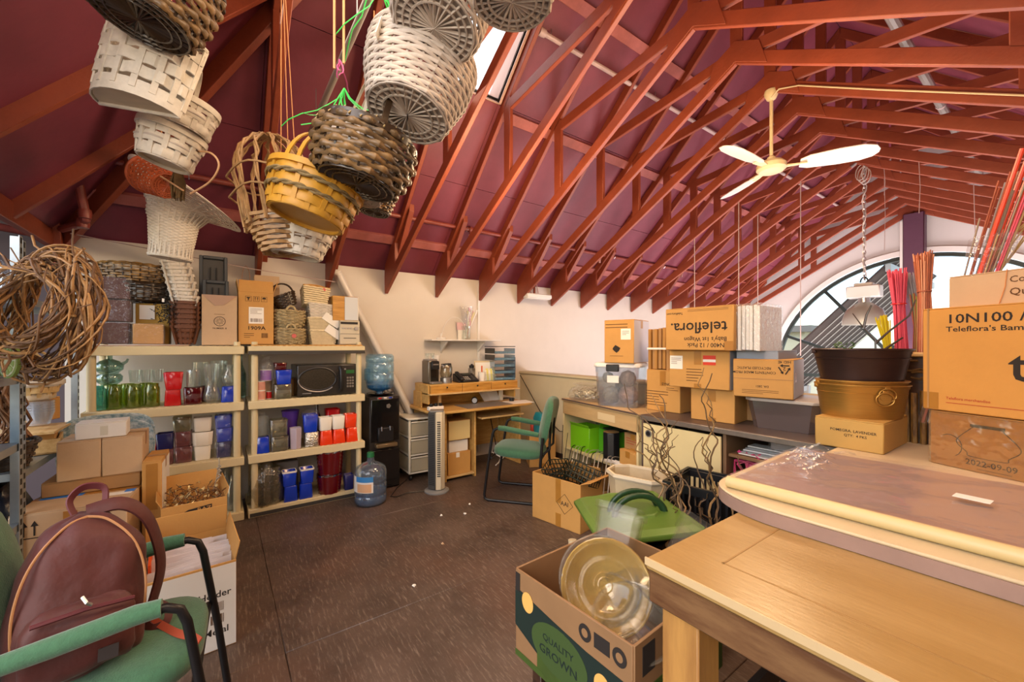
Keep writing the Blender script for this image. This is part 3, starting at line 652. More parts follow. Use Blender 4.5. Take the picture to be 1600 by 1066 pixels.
def quilted(label, loc, r, h):
    t = T('quilted_vase', label, 'vase', loc); mb = MB(); rings = []; n = 24
    for i in range(13):
        z = h*i/12; q = r*(.86+.14*i/12)
        rings.append([Vector((q*(1+.035*cos(PI*(k+i)))*cos(2*PI*k/n), q*(1+.035*cos(PI*(k+i)))*sin(2*PI*k/n), z)) for k in range(n)])
    rings.append([Vector((r*.93*cos(2*PI*k/n), r*.93*sin(2*PI*k/n), h)) for k in range(n)]); rings.append([Vector((r*.8*cos(2*PI*k/n), r*.8*sin(2*PI*k/n), h-.05)) for k in range(n)])
    mb.loft(rings).o('body', C_WINE, t, ang=60)
    MB().lathe([(r*1.0, h-.012), (r*1.03, h+.002), (r*.94, h+.002), (r*.93, h-.02)], 24).o('mirror_rim', M_CHROME, t)
    MB().cyl((0, 0, h-.048), (0, 0, h-.046), r*.6, n=24).o('inner_disc', mat('sage_disc', '#8c9a8a', .3), t); return t
quilted('quilted wine-red vase at the bottom of the pair', (-3.90, .80, S4), .105, .165); quilted('quilted wine-red vase with mirrored rim stacked on top', (-3.90, .805, S4+.17), .112, .20)
cube_vase('small navy cube between the wine-red vases and the jug', (-3.87, .955, S4), .08, .075, .135, C_NAVY)

# things on top of the first rack
WRAPN = lambda lab, loc, w, d, h, m, rz: pack(lab, loc, w, d, h, m, rz)
M_FOAM = mat('brown_floral_foam', '#5f3a34', .85, n=(30, .15))
def pack(label, loc, w, d, h, m, rz=0, name='foam_brick', cat='foam brick', group=None):
    t = T(name, label, cat, loc, rz, group); MB().box((0, 0, h/2), (w, d, h)).o('brick', m, t, bev=.006)
    r = random.Random(int(loc[2]*1000)); mb = MB()
    rings = []
    for z in (.0, h*.5, h):
        rings.append([Vector((x*(w/2+.005+r.uniform(0, .006)), y*(d/2+.005+r.uniform(0, .006)), z+(.004 if z else 0))) for x, y in ((-1, -1), (-.3, -1), (.4, -1), (1, -1), (1, 0), (1, 1), (0, 1), (-1, 1), (-1, .2))])
    mb.loft(rings).o('plastic_wrap', G_WRAP, t, ang=20); return t
carton('flat_carton', 'thin pink-grey sheet carton lying along the first rack top', (-4.02, -.44, S1), (.52, .40, .012), R(90), mat('pinkish_card', '#cfaf9c', .7), tape=False, flaps=False)
ZT = S1+.013
for i, lab in enumerate(('brown floral foam brick in plastic at the bottom of the pile', 'brown floral foam brick in plastic, middle of the pile', 'brown floral foam brick in plastic on top of the pile')):
    pack(lab, (-3.99, -.605, ZT+i*.158), .185, .16, .150, M_FOAM, R(90+(i-1)*2))
carton('yellow_carton', 'mustard carton with a white note behind the small tan box', (-4.10, -.40, ZT), (.19, .16, .30), R(90), mat('mustard_card', '#b8923c', .7), tape=False)
nt_ = tag(box1('paper_note', (-4.01, -.43, ZT+.235), (.003, .085, .105), M_LABEL), 'blank white paper note stuck on the mustard carton', 'note')
pack('small tan wrapped block in front of the mustard carton', (-3.95, -.415, ZT), .165, .12, .145, mat('tan_block', '#c99a5c', .8, n=(20, .1)), R(94), name='wrapped_block', cat='block')
# ------------------------------------------------------------------ woven baskets
M_WWH = mat('white_wicker', '#d9d0c2', .6, n=(22, .18)); M_WWHD = mat('whitewashed_willow', '#c4b8ae', .65, n=(18, .3)); M_WOOD = mat('pale_wood_base', '#c9b89c', .6, n=(6, .15), stretch=(1, 6, 1))
M_DKW = mat('dark_brown_willow', '#3d2c1c', .4, n=(14, .4), coat=.2); M_HYA = mat('mottled_hyacinth', '#7d5f38', .5, n=(9, .75), col2='#1d150e', coat=.15)
M_YEL = mat('yellow_stained_splint', '#c8922a', .5, n=(9, .2)); M_ROPE = mat('braided_rush', '#8f7a52', .7, n=(40, .35)); M_SEA = mat('seagrass', '#b3a076', .8, n=(25, .35)); M_BRN = mat('brown_splint', '#6d4026', .55, n=(20, .3))
M_RATT = mat('peeled_rattan', '#b48a58', .5, n=(16, .45)); M_BLKW = mat('black_fern_basket', '#1e1712', .6, n=(20, .4)); M_GOLDW = mat('golden_brown_willow', '#9a7436', .45, n=(18, .6), col2='#3a2612')
A_, B_ = Vector((-.811, .585, 0)), Vector((.585, .811, 0))
def tilt(roll, pitch=0, spin=0): return (Matrix.Rotation(R(roll), 3, A_) @ Matrix.Rotation(R(pitch), 3, B_) @ Matrix.Rotation(R(spin), 3, 'Z')).to_euler()
def prof_r(prof, q):
    for (q0, r0), (q1, r1) in zip(prof, prof[1:]):
        if q <= q1: return r0 + (r1-r0)*(q-q0)/max(1e-9, q1-q0)
    return prof[-1][1]
def weave_row(mb, prof, h, z, hh, amp, t, N, par, sy, n=6, sub=2, bead=0):
    rings = []; M = N*sub; q = z/h; r0 = prof_r(prof, q)
    for i in range(M):
        a = 2*PI*i/M; o = amp*cos(PI*i/sub + PI*par); r = r0 + o; k = 1 - bead*(1-abs(cos(PI*i/sub+PI*par)))
        c, s = cos(a), sin(a)*sy
        ring = []
        for j in range(n):
            b = 2*PI*(j+.5)/n; ring.append(Vector(((r+t*k*cos(b))*c, (r+t*k*cos(b))*s, z+hh*k*sin(b))))
        rings.append(ring)
    rings.append(rings[0]); mb.loft(rings, False, False)
def basket(name, label, loc, prof, h, mw, rot=(0, 0, 0), ms=None, rows=9, N=22, sy=1, amp=.004, t=.0035, fill=1.06, bead=0, base='spokes', mbase=None, rim='roll', mrim=None, split=False, group=None, cat='basket', bands=None, sw=.006):
    """prof = [(height fraction, radius)]; woven rows over upright stakes, spoked or plank base, rolled or braided rim"""
    T_ = T(name, label, cat, loc, group=group, rot=rot); ms = ms or mw; hh = h/rows/2*fill
    if bands:                                            # (z fraction, half height, material, strand thickness)
        for i, (q, bh, m, tt, am) in enumerate(bands):
            mb = MB(); weave_row(mb, prof, h, q*h, bh, am, tt, N, i % 2, sy); mb.o('weave_band', m, T_, ang=60)
    elif split:
        for i in range(rows):
            mb = MB(); weave_row(mb, prof, h, h*(i+.5)/rows, hh, amp, t, N, i % 2, sy, bead=bead, sub=4 if bead else 2); mb.o('weave_strand', mw, T_, ang=60)
    else:
        mb = MB()
        for i in range(rows): weave_row(mb, prof, h, h*(i+.5)/rows, hh, amp, t, N, i % 2, sy, n=4, bead=bead, sub=4 if bead else 2)
        mb.o('weave', mw, T_, ang=60, kind='stuff')
    st = MB()
    for k in range(N):
        a = 2*PI*k/N; pts = [Vector((prof_r(prof, q)*cos(a), prof_r(prof, q)*sin(a)*sy, h*q)) for q in (0, .25, .5, .75, 1.0)]
        st.tube(pts, sw, 4, flat=.45, up=Vector((-sin(a), cos(a), 0)))
    st.o('stakes', ms, T_, kind='stuff')
    r0 = prof[0][1]; rt = prof[-1][1]; bm_ = mbase or ms
    if base == 'spokes':
        MB().lathe([(.001, .006), (r0*.98, .004)], 24, sy=sy).o('base', bm_, T_)
        sp = MB(); rr = random.Random(len(label))
        for k in range(N+4):
            a = PI*k/(N+4)*2 + rr.uniform(-.05, .05); sp.tube([(0, 0, .001-rr.uniform(0, .003)), (r0*.94*cos(a), r0*.94*sin(a)*sy, 0)], [.006, .0085], 4, flat=.5)
        sp.o('base_spokes', ms, T_, kind='stuff')
        for f in (.62, .8, .97): MB().tube([(r0*f*cos(2*PI*k/28), r0*f*sin(2*PI*k/28)*sy, -.002) for k in range(28)], .0045, 5, closed=True).o('base_ring', ms, T_)
    else:
        MB().lathe([(.001, .012), (r0*.93, .012), (r0*.93, .004)], 28, sy=sy).o('base_board', bm_, T_)
        MB().lathe([(r0*.92, -.004), (r0*1.0, -.004), (r0*1.015, .03), (r0*.95, .03), (r0*.92, -.004)], 28, sy=sy).o('base_hoop', mrim or mw, T_)
    mr = mrim or mw
    ringp = lambda r, z, n=36: [(r*cos(2*PI*k/n), r*sin(2*PI*k/n)*sy, z) for k in range(n)]
    if rim == 'braid':
        for ph in (0, PI): MB().tube([((rt+.006*cos(9*2*PI*k/72+ph))*cos(2*PI*k/72), (rt+.006*cos(9*2*PI*k/72+ph))*sin(2*PI*k/72)*sy, h+.006*sin(9*2*PI*k/72+ph)) for k in range(72)], .0065, 5, closed=True).o('rim_braid', mr, T_)
    elif rim == 'hoop': MB().lathe([(rt-.006, h-.02), (rt+.007, h-.02), (rt+.007, h+.004), (rt-.006, h+.004), (rt-.006, h-.02)], 32, sy=sy).o('rim_hoop', mr, T_)
    else: MB().tube(ringp(rt, h), .008, 6, closed=True).o('rim', mr, T_)
    return T_
def handle(parent, r, h, top, m, w=.008, flat=.35, ry=0, off=0, name='handle', n=16, ax='x', lean=0):
    pts = []
    for i in range(n+1):
        a = PI*i/n; u = r*cos(a); z = h + (top-h)*sin(a)**.8
        p = (u, off+lean*sin(a), z) if ax == 'x' else (off+lean*sin(a), u, z); pts.append(p)
    return MB().tube(pts, w, 6 if flat > .8 else 4, flat=flat, up=Vector((0, 1, 0)) if ax == 'x' else Vector((1, 0, 0))).o(name, m, parent)
def cord(parent, pts, r=.003, m=None): return MB().tube(pts, r, 5).o('hanging_cord', m or mat('raffia_cord', '#c98a55', .7), parent)
def hangcord(loc, zt, m=None, label='', r=.003, dx=0, dy=0, z0=0):
    return tag(MB().tube([(loc[0]+dx, loc[1]+dy, loc[2]+z0), (loc[0]+dx*.5, loc[1]+dy*.5, (loc[2]+z0+zt)/2), (loc[0], loc[1], zt)], r, 5).o('raffia_string', m or mat('raffia_cord', '#c98a55', .7)), label, 'string')

# -------- things on top of the first rack, continued
basket('shallow_basket', 'shallow golden-brown willow basket stacked over the foam bricks', (-4.08, -.50, 1.83), [(0, .165), (.5, .195), (1, .20)], .12, M_GOLDW, (0, 0, 0), M_DKW, rows=7, N=26, amp=.006, t=.006, bead=.3, base='spokes', rim='braid')
basket('shallow_basket', 'dark shallow willow basket under the golden-brown one', (-4.10, -.48, 1.70), [(0, .15), (.5, .185), (1, .19)], .12, M_DKW, (0, 0, 0), M_DKW, rows=7, N=26, amp=.006, t=.006, bead=.3, rim='braid')
t = T('dark_fern_garland', 'bushy black garland hanging from the dark basket side', 'garland', (-3.93, -.30, 1.60)); r_ = random.Random(4); mb = MB()
for k in range(260):
    p = Vector((r_.gauss(0, .03), r_.gauss(0, .035), r_.gauss(.03, .05))); q = p + Vector((r_.gauss(0, .012), r_.gauss(0, .012), r_.gauss(-.005, .012))); mb.tube([p, q], [.004, .001], 3)
mb.o('sprigs', M_BLKW, t, kind='stuff'); box1('price_tag', (.035, -.03, .10), (.002, .014, .026), M_LABEL, t)
# nested berry baskets
def berry(label, loc, m, s, roll, group):
    t = T('berry_basket', label, 'basket', loc, group=group, rot=(R(roll), R(2), 0)); mb = MB(); H_ = .135; a, b = .055, .085
    for z, hh in ((.03, .02), (.072, .02), (.112, .018)):
        w = a+(b-a)*z/H_; mb.loft([sqring(2*w-.004, z-hh, .25), sqring(2*w+.006, z, .25), sqring(2*w-.004, z+hh, .25)], False, False)
    mb.o('weave_band', m, t)
    st = MB()
    for k in range(16):
        an = 2*PI*k/16; e = 1/max(abs(cos(an)), abs(sin(an)), .75); st.tube([(a*e*cos(an), a*e*sin(an), 0), (b*e*cos(an), b*e*sin(an), H_)], .010, 4, flat=.3, up=Vector((-sin(an), cos(an), 0)))
    st.o('stakes', m, t, kind='stuff'); MB().loft([sqring(2*b-.004, H_-.012, .25), sqring(2*b+.014, H_-.012, .25), sqring(2*b+.014, H_+.008, .25), sqring(2*b-.004, H_+.008, .25)], False, False).o('rim', m, t); MB().loft([sqring(2*a, 0, .25), sqring(2*a, .004, .25)]).o('base', m, t); return t
ORD = ['lowest', 'second from the bottom', 'third from the bottom', 'third from the top', 'second from the top', 'topmost']
for k in range(6): berry('brown splint berry basket in the nested stack, ' + ORD[k], (-3.99, -.205, ZT+k*.037), M_BRN, 1, 0, 'nested brown berry baskets')
for k in range(6): berry('white splint berry basket in the nested stack, ' + ORD[k], (-3.99, -.205-.006*k, ZT+.315+k*.042) if False else (-3.99, -.208-.008*k, ZT+.226+k*.053), M_WWH, 1, 1.5*k, 'nested white berry baskets')
# emblem carton with black seed trays
t = open_box('emblem_carton', 'tall tan carton with round emblem and folded-in top', (-4.02, .005, ZT-.011), (.225, .2, .395), R(90), M_CARDL)
MB().lathe([(.036, 0), (.038, .0006), (.034, .0006), (.034, 0)], 28, M=Matrix.Translation((0, -.1004, .19)) @ Matrix.Rotation(R(90), 4, 'X')).o('emblem_ring', M_INK, t)
mb = MB()
for k in range(8):
    a = PI*k/4; mb.tube([(.008*cos(a), -.1006, .19+.008*sin(a)), (.018*cos(a+.25), -.1006, .19+.018*sin(a+.25)), (.027*cos(a), -.1006, .19+.027*sin(a)), (.018*cos(a-.25), -.1006, .19+.018*sin(a-.25))], .0012, 3, closed=True)
mb.o('emblem_flower', M_INK, t); lines(t, 0, .245, .07, .012, -.1005, 1); text('NUMBER: 8', .018, (0, -.1006, .135), FR, M_INK, t)
MB().loft([[Vector((.11, -.101, .395)), Vector((-.11, -.101, .395)), Vector((-.03, -.101, .31)), Vector((.03, -.101, .32))], [Vector((.11, -.103, .395)), Vector((-.11, -.103, .395)), Vector((-.03, -.103, .31)), Vector((.03, -.103, .32))]]).o('folded_flap', mat('pinkish_flap', '#ab8c78', .8), t)
def seed_tray(label, loc, w, h, tz):
    t = T('seed_tray', label, 'tray', loc, rot=(0, R(tz), R(90)) if False else (R(-tz), 0, R(90)))
    MB().box((0, .01, h/2), (w-.02, .006, h-.02)).o('back_panel', mat('charcoal_plastic', '#3a3a3a', .45), t)
    mb = MB(); mb.box((-w/2+.012, 0, h/2), (.024, .034, h)).box((w/2-.012, 0, h/2), (.024, .034, h)).box((0, 0, .012), (w-.05, .034, .024)).box((0, 0, h-.012), (w-.05, .034, .024)); mb.o('rim_frame', mat('slate_plastic', '#3b4148', .4), t, bev=.004)
    mb = MB()
    for x in (-.02, .02): mb.box((x, -.0, h*.5), (.007, .02, h*.66))
    mb.o('ribs', M_BLACK, t, bev=.002); MB().cyl((0, .003, h*.42), (0, -.006, h*.42), .008).o('drain_hole', M_BLACK, t); return t
seed_tray('taller black plastic tray standing in the emblem carton', (-4.06, -.035, ZT+.17), .185, .54, 2); seed_tray('lower black plastic tray in front, in the emblem carton', (-3.98, -.02, ZT+.17), .17, .335, 2)
# -------- on top of the second rack
box1('particle_board', (-4.04, .638, 1.371), (.42, .86, .010), M_OAK); tag(bpy.data.objects['particle_board'], 'thin orange board lying along the second rack top', 'board')
ZU = 1.377
t = open_box('shipping_carton', 'tall orange-tan carton printed 1909A with open flaps', (-4.05, .25, ZU), (.245, .22, .43), R(90), M_CARD, flaps=(('f', .1, -12), ('l', .1, 8), ('r', .1, 20)))
text('1909A', .042, (0, -.1112, .135), FR, M_INK, t, sx=1.15); box1('shipping_label', (.0, -.1108, .24), (.105, .001, .135), M_LABEL, t); lines(t, 0, .275, .085, .05, -.1116, 5); bars(t, 0, .2, .085, .03, -.1116, n=16)
for k, x in enumerate((-.055, 0, .055)):
    MB().box((x, -.1106, .355), (.042, .0008, .002)).box((x, -.1106, .395), (.042, .0008, .002)).box((x-.02, -.1106, .375), (.002, .0008, .042)).box((x+.02, -.1106, .375), (.002, .0008, .042)).o('icon_frame', M_INK, t)
MB().prism([(-.07, .388), (-.04, .388), (-.052, .373), (-.052, .366), (-.045, .362), (-.065, .362), (-.058, .366), (-.058, .373)], 0, .0008, Matrix.Translation((0, -.1106, 0)) @ Matrix.Rotation(R(90), 4, 'X')).o('glass_icon', M_INK, t)
mb = MB()
for x in (-.008, .008): mb.box((x, -.1108, .374), (.003, .0008, .022)); mb.prism([(x-.006, .382), (x+.006, .382), (x, .39)], 0, .0008, Matrix.Translation((0, -.1106, 0)) @ Matrix.Rotation(R(90), 4, 'X'))
mb.o('arrow_icon', M_INK, t); MB().prism([(.04, .376), (.044, .387), (.055, .391), (.066, .387), (.07, .376)], 0, .0008, Matrix.Translation((0, -.1106, 0)) @ Matrix.Rotation(R(90), 4, 'X')).o('umbrella_icon', M_INK, t)
box1('umbrella_stem', (.055, -.1108, .369), (.002, .0008, .018), M_INK, t); lines(t, -.05, .075, .07, .045, -.111, 3); bars(t, .06, .075, .05, .04, -.111)
t = open_box('flap_carton', 'carton with standing flap behind the 1909A carton', (-4.17, .34, ZU), (.19, .12, .50), R(90), M_CARDL, flaps=(('b', .1, -5), ('f', .1, -3)))
round_vase('glass_globe', 'glass globe hanging by a loop behind the cartons', (-4.2, .19, 1.80), [(.02, 0), (.05, .03), (.058, .065), (.05, .10), (.03, .12)], G_CLEAR, cat='globe'); MB().tube(arc((-4.2, .19, 1.92), .03, 0, 180, 8, 'yz', .14), .002, 4).o('cord_loop', mat('raffia_cord', '#c98a55', .7), None); tag(bpy.data.objects['cord_loop'], 'thin raffia loop above the glass globe', 'cord')
for k in range(2):
    t = basket('seagrass_basket', ('square seagrass basket with red tag at the bottom of its pair', 'square seagrass basket with loop handle stacked on its twin')[k], (-4.02, .50, ZU+k*.155), [(0, .10), (.5, .125), (1, .118)], .135, M_SEA, (0, 0, R(90)), rows=10, N=16, amp=.007, t=.008, fill=1.3, bead=.3, sy=.85, rim='braid', base='spokes')
    mb = MB(); rr = random.Random(k)
    for i in range(90):
        a = rr.uniform(0, 2*PI); z = rr.uniform(.01, .13); a2 = a+rr.uniform(.15, .5); mb.tube([(.124*cos(x), .108*sin(x), z+rr.uniform(-.01, .01)) for x in (a, (a+a2)/2, a2)], .003, 3)
    mb.o('loose_strands', M_SEA, t, kind='stuff'); MB().tube(arc((.0, -.10, .13), .034, 0, 180, 10, 'xz', .045), .009, 6).o('loop_handle', M_SEA, t)
    if k == 0: MB().cyl((.02, -.118, .075), (.02, -.121, .075), .018, n=14).o('red_tag', mat('pink_tag', '#c8625a', .6), t)
t = basket('small_basket', 'small dark basket with thin arched handles and blue liner', (-4.03, .49, ZU+.335), [(0, .07), (.6, .09), (1, .095)], .1, M_DKW, (R(25), 0, 0), rows=8, N=18, amp=.005, t=.005, rim='braid')
for o_ in (-.02, .0, .03): handle(t, .09, .1, .2, M_DKW, .004, 1, off=o_, ax='y', lean=.02)
MB().lathe([(.085, .09), (.075, .108), (.001, .10)], 18).o('blue_liner', mat('navy_plastic', '#28344e', .3, bump=(40, .8)), t)
def wicker_tray(label, loc, w, d, h, rz, tip, m):
    t = T('wicker_basket', label, 'basket', loc, rot=(R(tip[0]), R(tip[1]), R(rz))); mb = MB(); n = 9
    for i in range(n):
        z = h*(i+.5)/n; f = .8+.2*i/n; ring = []
        pts = []; W_, D_ = w*f/2, d*f/2
        for a, b in ((-1, -1), (1, -1), (1, 1), (-1, 1)):
            pts.append((a*W_, b*D_))
        P_ = []
        for j in range(4):
            x0, y0 = pts[j]; x1, y1 = pts[(j+1) % 4]
            for s in range(8): u = s/8; o_ = .003*(1 if (s+i) % 2 else -1); nx, ny = (y1-y0), -(x1-x0); L = math.hypot(nx, ny); P_.append((x0+(x1-x0)*u+nx/L*o_, y0+(y1-y0)*u+ny/L*o_, z))
        mb.tube(P_, h/n*.55, 4, closed=True, up=Vector((0, 0, 1)))
    mb.o('weave', m, t, kind='stuff'); MB().box((0, 0, .004), (w*.8, d*.8, .008)).o('base', m, t)
    MB().tube([(-w/2, -d/2, h), (w/2, -d/2, h), (w/2, d/2, h), (-w/2, d/2, h)], .007, 6, closed=True).o('rim', M_OAK if 'amber' in label else m, t); return t
M_CRW = mat('cream_wicker', '#dac9a2', .6, n=(30, .15))
wicker_tray('cream wicker basket at the bottom of its stack', (-4.03, .767, ZU), .23, .17, .13, 90, (0, 0), M_CRW)
wicker_tray('cream wicker basket, second from the bottom of its stack', (-4.03, .755, ZU+.118), .23, .17, .125, 90, (0, -2), M_CRW)
wicker_tray('white wicker tray with side handle, third in the stack', (-4.03, .76, ZU+.235), .255, .18, .12, 90, (-5, 4), M_WWH)
t = wicker_tray('cream wicker basket with amber rim and pink tag on top', (-4.03, .70, ZU+.34), .22, .16, .17, 90, (-12, 5), M_CRW); handle(t, .1, .17, .2, M_OAK, .006, 1, off=-.03); MB().cyl((.06, -.083, .15), (.06, -.086, .15), .014, n=12).o('pink_tag', mat('pink_tag', '#c8625a', .6), t)
for i, (y, z, rx) in enumerate(((.88, ZU+.11, 35), (.86, ZU+.22, 35))):
    tag(MB().box((0, 0, 0), (.004, .16, .07)).o('paper_card', M_LABEL, None, loc=(-3.938, y-.03, z), rot=(R(-rx), 0, 0)), ('white card tucked into the lower cream wicker basket', 'white card tucked into the upper cream wicker basket')[i], 'card')
t = T('stereo', 'small silver stereo unit at the end of the second rack top', 'stereo', (-4.02, .975, ZU), R(90)); box1('body', (0, 0, .112), (.178, .24, .22), mat('silver_plastic', '#a9a69c', .4, .3), t, bev=.004); box1('front_panel', (0, -.122, .16), (.172, .006, .12), mat('pale_panel', '#c2baa6', .4), t, bev=.002); box1('cassette_door', (0, -.122, .05), (.172, .006, .088), mat('pale_panel', '#c2baa6', .4), t, bev=.002)
box1('display', (-.005, -.1255, .198), (.15, .002, .022), M_BLACK, t); box1('slot', (0, -.1255, .06), (.11, .002, .006), M_BLACK, t); MB().cyl((.055, -.125, .15), (.055, -.14, .15), .017, n=16).o('volume_knob', M_STEEL, t)
for k in range(4): MB().cyl((-.06+k*.024, -.125, .15), (-.06+k*.024, -.130, .15), .008, n=10).o('button', M_STEEL, t)
t = T('loudspeaker', 'white-sided wooden loudspeaker standing on the stereo', 'speaker', (-4.03, .945, ZU+.222), R(90)); MB().box((0, 0, .112), (.22, .20, .224)).o('cabinet', M_OAK, t, bev=.003); box1('white_front', (.05, -.103, .112), (.115, .006, .215), mat('pale_blue_white', '#c6ccd4', .5), t, bev=.003); box1('side_panel', (.112, 0, .112), (.006, .2, .22), M_LABEL, t)

# -------- poles and hanging baskets
M_POLE = mat('grey_metal_pole', '#a9a49e', .35, .5)
def pole(label, a, b):
    t = T('hanging_pole', label, 'pole', a); d = Vector(b)-Vector(a); MB().cyl((0, 0, 0), d, .017, n=12).o('tube', M_POLE, t)
    for f in (.08, .5, .92):
        p = d*f; x = a[0]+p.x; zt = min(bz(x), 3.5)-a[2] + .06; MB().tube([(p.x, p.y, 0), (p.x, p.y, max(zt, .2))], .0025, 4).o('hanging_wire', M_STEEL, t)
pole('grey metal pole that carries the middle group of baskets', (-3.0, .5, 2.80), (-.75, .5, 2.80)); pole('grey metal pole that carries the baskets nearest the wreath', (-2.75, -.205, 2.82), (-1.2, -.205, 2.82))
ZP, ZQ = 2.785, 2.805
# a dark patterned basket
t = basket('hanging_basket', 'large dark hyacinth basket with a torn tag, topmost at the corner', (-1.735, -.205, 2.405), [(0, .135), (.4, .165), (1, .178)], .19, M_HYA, tilt(12, -6), M_DKW, rows=9, N=26, amp=.006, t=.009, fill=1.25, bead=.4, split=True, rim='braid', mrim=M_DKW)
handle(t, .175, .18, .38, M_DKW, .010, 1); box1('torn_tag', (.09, -.165, .12), (.05, .003, .08), M_LABEL, t)
# b white wall basket with boards
t = T('hanging_basket', 'white woven wall basket with board front and rounded wooden base', 'basket', (-2.02, -.235, 2.24), rot=tilt(10, -8, 54)); w, h = .17, .24
half = lambda r, z, n=12: [Vector((r*cos(PI+PI*k/n), r*.75*sin(PI+PI*k/n), z)) for k in range(n+1)]
MB().loft([half(w*.86, 0), half(w*.86, .014)]).o('base_board', M_WOOD, t, bev=.002)
MB().loft([half(w*.87, -.006), half(w*.9, -.006), half(w*.92, .05), half(w*.88, .05)], False, False, False).o('base_hoop', M_WWH, t); MB().box((0, -.004, .04), (2*w*.9, .012, .10)).o('front_board', M_WWH, t, bev=.004)
for i in range(4):
    pts = []; z = .085+i*.05; r0 = w*(.93+.06*i/3)
    for k in range(25): q = r0+.006*(1 if (k//2+i) % 2 else -1); a = PI+PI*k/24; pts.append(Vector((q*cos(a), q*.75*sin(a), z)))
    pts += [Vector((r0*.9-2*r0*.9*k/8, .006*(1 if (k+i) % 2 else -1), z)) for k in range(1, 8)][::-1] if False else []
    MB().loft([[p+Vector((0, 0, d)) for p in pts] + [p*.985+Vector((0, 0, d+ .0)) for p in reversed(pts)] for d in (-.021, .021)]).o('weave_band', M_WWH, t)
    MB().box((0, 0, z), (2*r0, .01, .044)).o('weave_band', M_WWH, t, bev=.003)
st = MB()
for k in range(9): a = PI+PI*k/8; st.tube([(w*.9*cos(a), w*.68*sin(a), .02), (w*1.0*cos(a), w*.75*sin(a), .28)], .013, 4, flat=.3, up=Vector((-sin(a), cos(a), 0)))
st.o('stakes', M_WWH, t, kind='stuff'); MB().tube(half(w*1.0, .28)+[Vector((w*.9, 0, .28))], .008, 6, closed=True).o('rim', M_WWH, t); cord(t, [(0, -.06, .25), (.0, 0, .56)])
hangcord((-2.02, -.205, 2.45), ZQ, label='raffia cord above the white wall basket')
def splint(label, loc, r0, r1, h, rot, rows=3, N=14, sy=1, hd=None, cordz=None):
    bands = []
    for i in range(rows): bands.append(((i+.5)/rows, h/rows*.46, M_WWH, .004, .0045))
    bands.append((.5, .006, M_WWHD, .006, .006)) if rows == 3 else None
    t = basket('hanging_basket', label, loc, [(0, r0), (1, r1)], h, M_WWH, rot, M_WWH, N=N, sy=sy, bands=bands, base='board', mbase=M_WOOD, rim='hoop', sw=.012)
    if hd: handle(t, r1*.98, h-.02, hd, M_WWH, .011, .3)
    return t
splint('small white splint basket, uppermost of the three below the boards', (-2.150, -.125, 2.255), .088, .103, .115, tilt(14, -4), hd=.26); hangcord((-2.125, -.09, 2.48), ZQ, label='raffia cord of the small white splint basket', dy=0)
splint('white splint basket with a twisted band, above the orange basket', (-2.205, -.185, 2.125), .088, .112, .135, tilt(14, -4), hd=.32); hangcord((-2.2, -.18, 2.42), ZQ, label='raffia cord of the white banded splint basket')
tag(MB().tube(smooth([(-2.215, -.095, 2.20), (-2.10, -.03, 2.17), (-2.08, .0, 2.12), (-2.13, -.03, 2.06), (-2.25, -.10, 2.03)]), .004, 6).o('bent_cane', mat('bent_cane', '#c99a70', .5)), 'bent cane loop hanging beside the white splint baskets', 'cane')
t = basket('hanging_basket', 'orange bark basket lying sideways above the flared white one', (-2.50, -.20, 2.12), [(0, .055), (1, .085)], .16, mat('orange_bark', '#b8552a', .6, n=(18, .35)), tilt(-60, -20), rows=9, N=20, amp=.003, t=.003); MB().tube([(.05, 0, .1), (.05, 0, -.2)], .004, 4).o('dangling_stem', mat('bent_cane', '#c99a70', .5), t); hangcord((-2.52, -.22, 2.2), ZQ, label='raffia cord of the orange bark basket')
t = T('moss_bundle', 'small brown moss bundle dangling next to the orange basket', 'bundle', (-2.455, -.155, 2.08)); mb = MB(); rr = random.Random(2)
for k in range(70): a = rr.uniform(0, 6.3); mb.tube([(.012*cos(a), .012*sin(a), .11), (.028*cos(a+.3), .028*sin(a+.3), .05), (.022*cos(a+rr.uniform(-1, 1)), .022*sin(a), rr.uniform(-.03, .01))], .003, 3)
mb.o('strands', mat('dry_moss', '#6a4f28', .8, n=(30, .4)), t, kind='stuff'); hangcord((-2.455, -.155, 2.18), ZQ, label='raffia cord of the brown moss bundle')
# f flared white wicker
t = basket('hanging_basket', 'white flared wicker vase basket with a wide slanting brim', (-2.99, -.222, 1.865), [(0, .098), (.05, .088), (.55, .108), (.72, .13), (.86, .18), (1, .255)], .37, M_WWH, tilt(6, 0), rows=46, N=30, amp=.003, t=.0062, fill=1.3, base='spokes', rim='roll')
for c_ in t.children:
    if c_.name.startswith('base'): continue
    for v in c_.data.vertices:
        q = max(0, (v.co.z/.37-.62)/.38); s_ = v.co.y
        v.co.z -= .50*q*s_ + .01*q; v.co.y += .05*q
for a in (-95, -30): MB().tube([(.092*cos(R(a)), .092*sin(R(a)), .03), (.112*cos(R(a)), .112*sin(R(a)), .22)], .006, 5).o('side_rib', M_WWH, t)
hangcord((-2.99, -.2, 2.14), ZQ, label='white stem cord holding the flared wicker basket', m=M_WWH, z0=-.2)
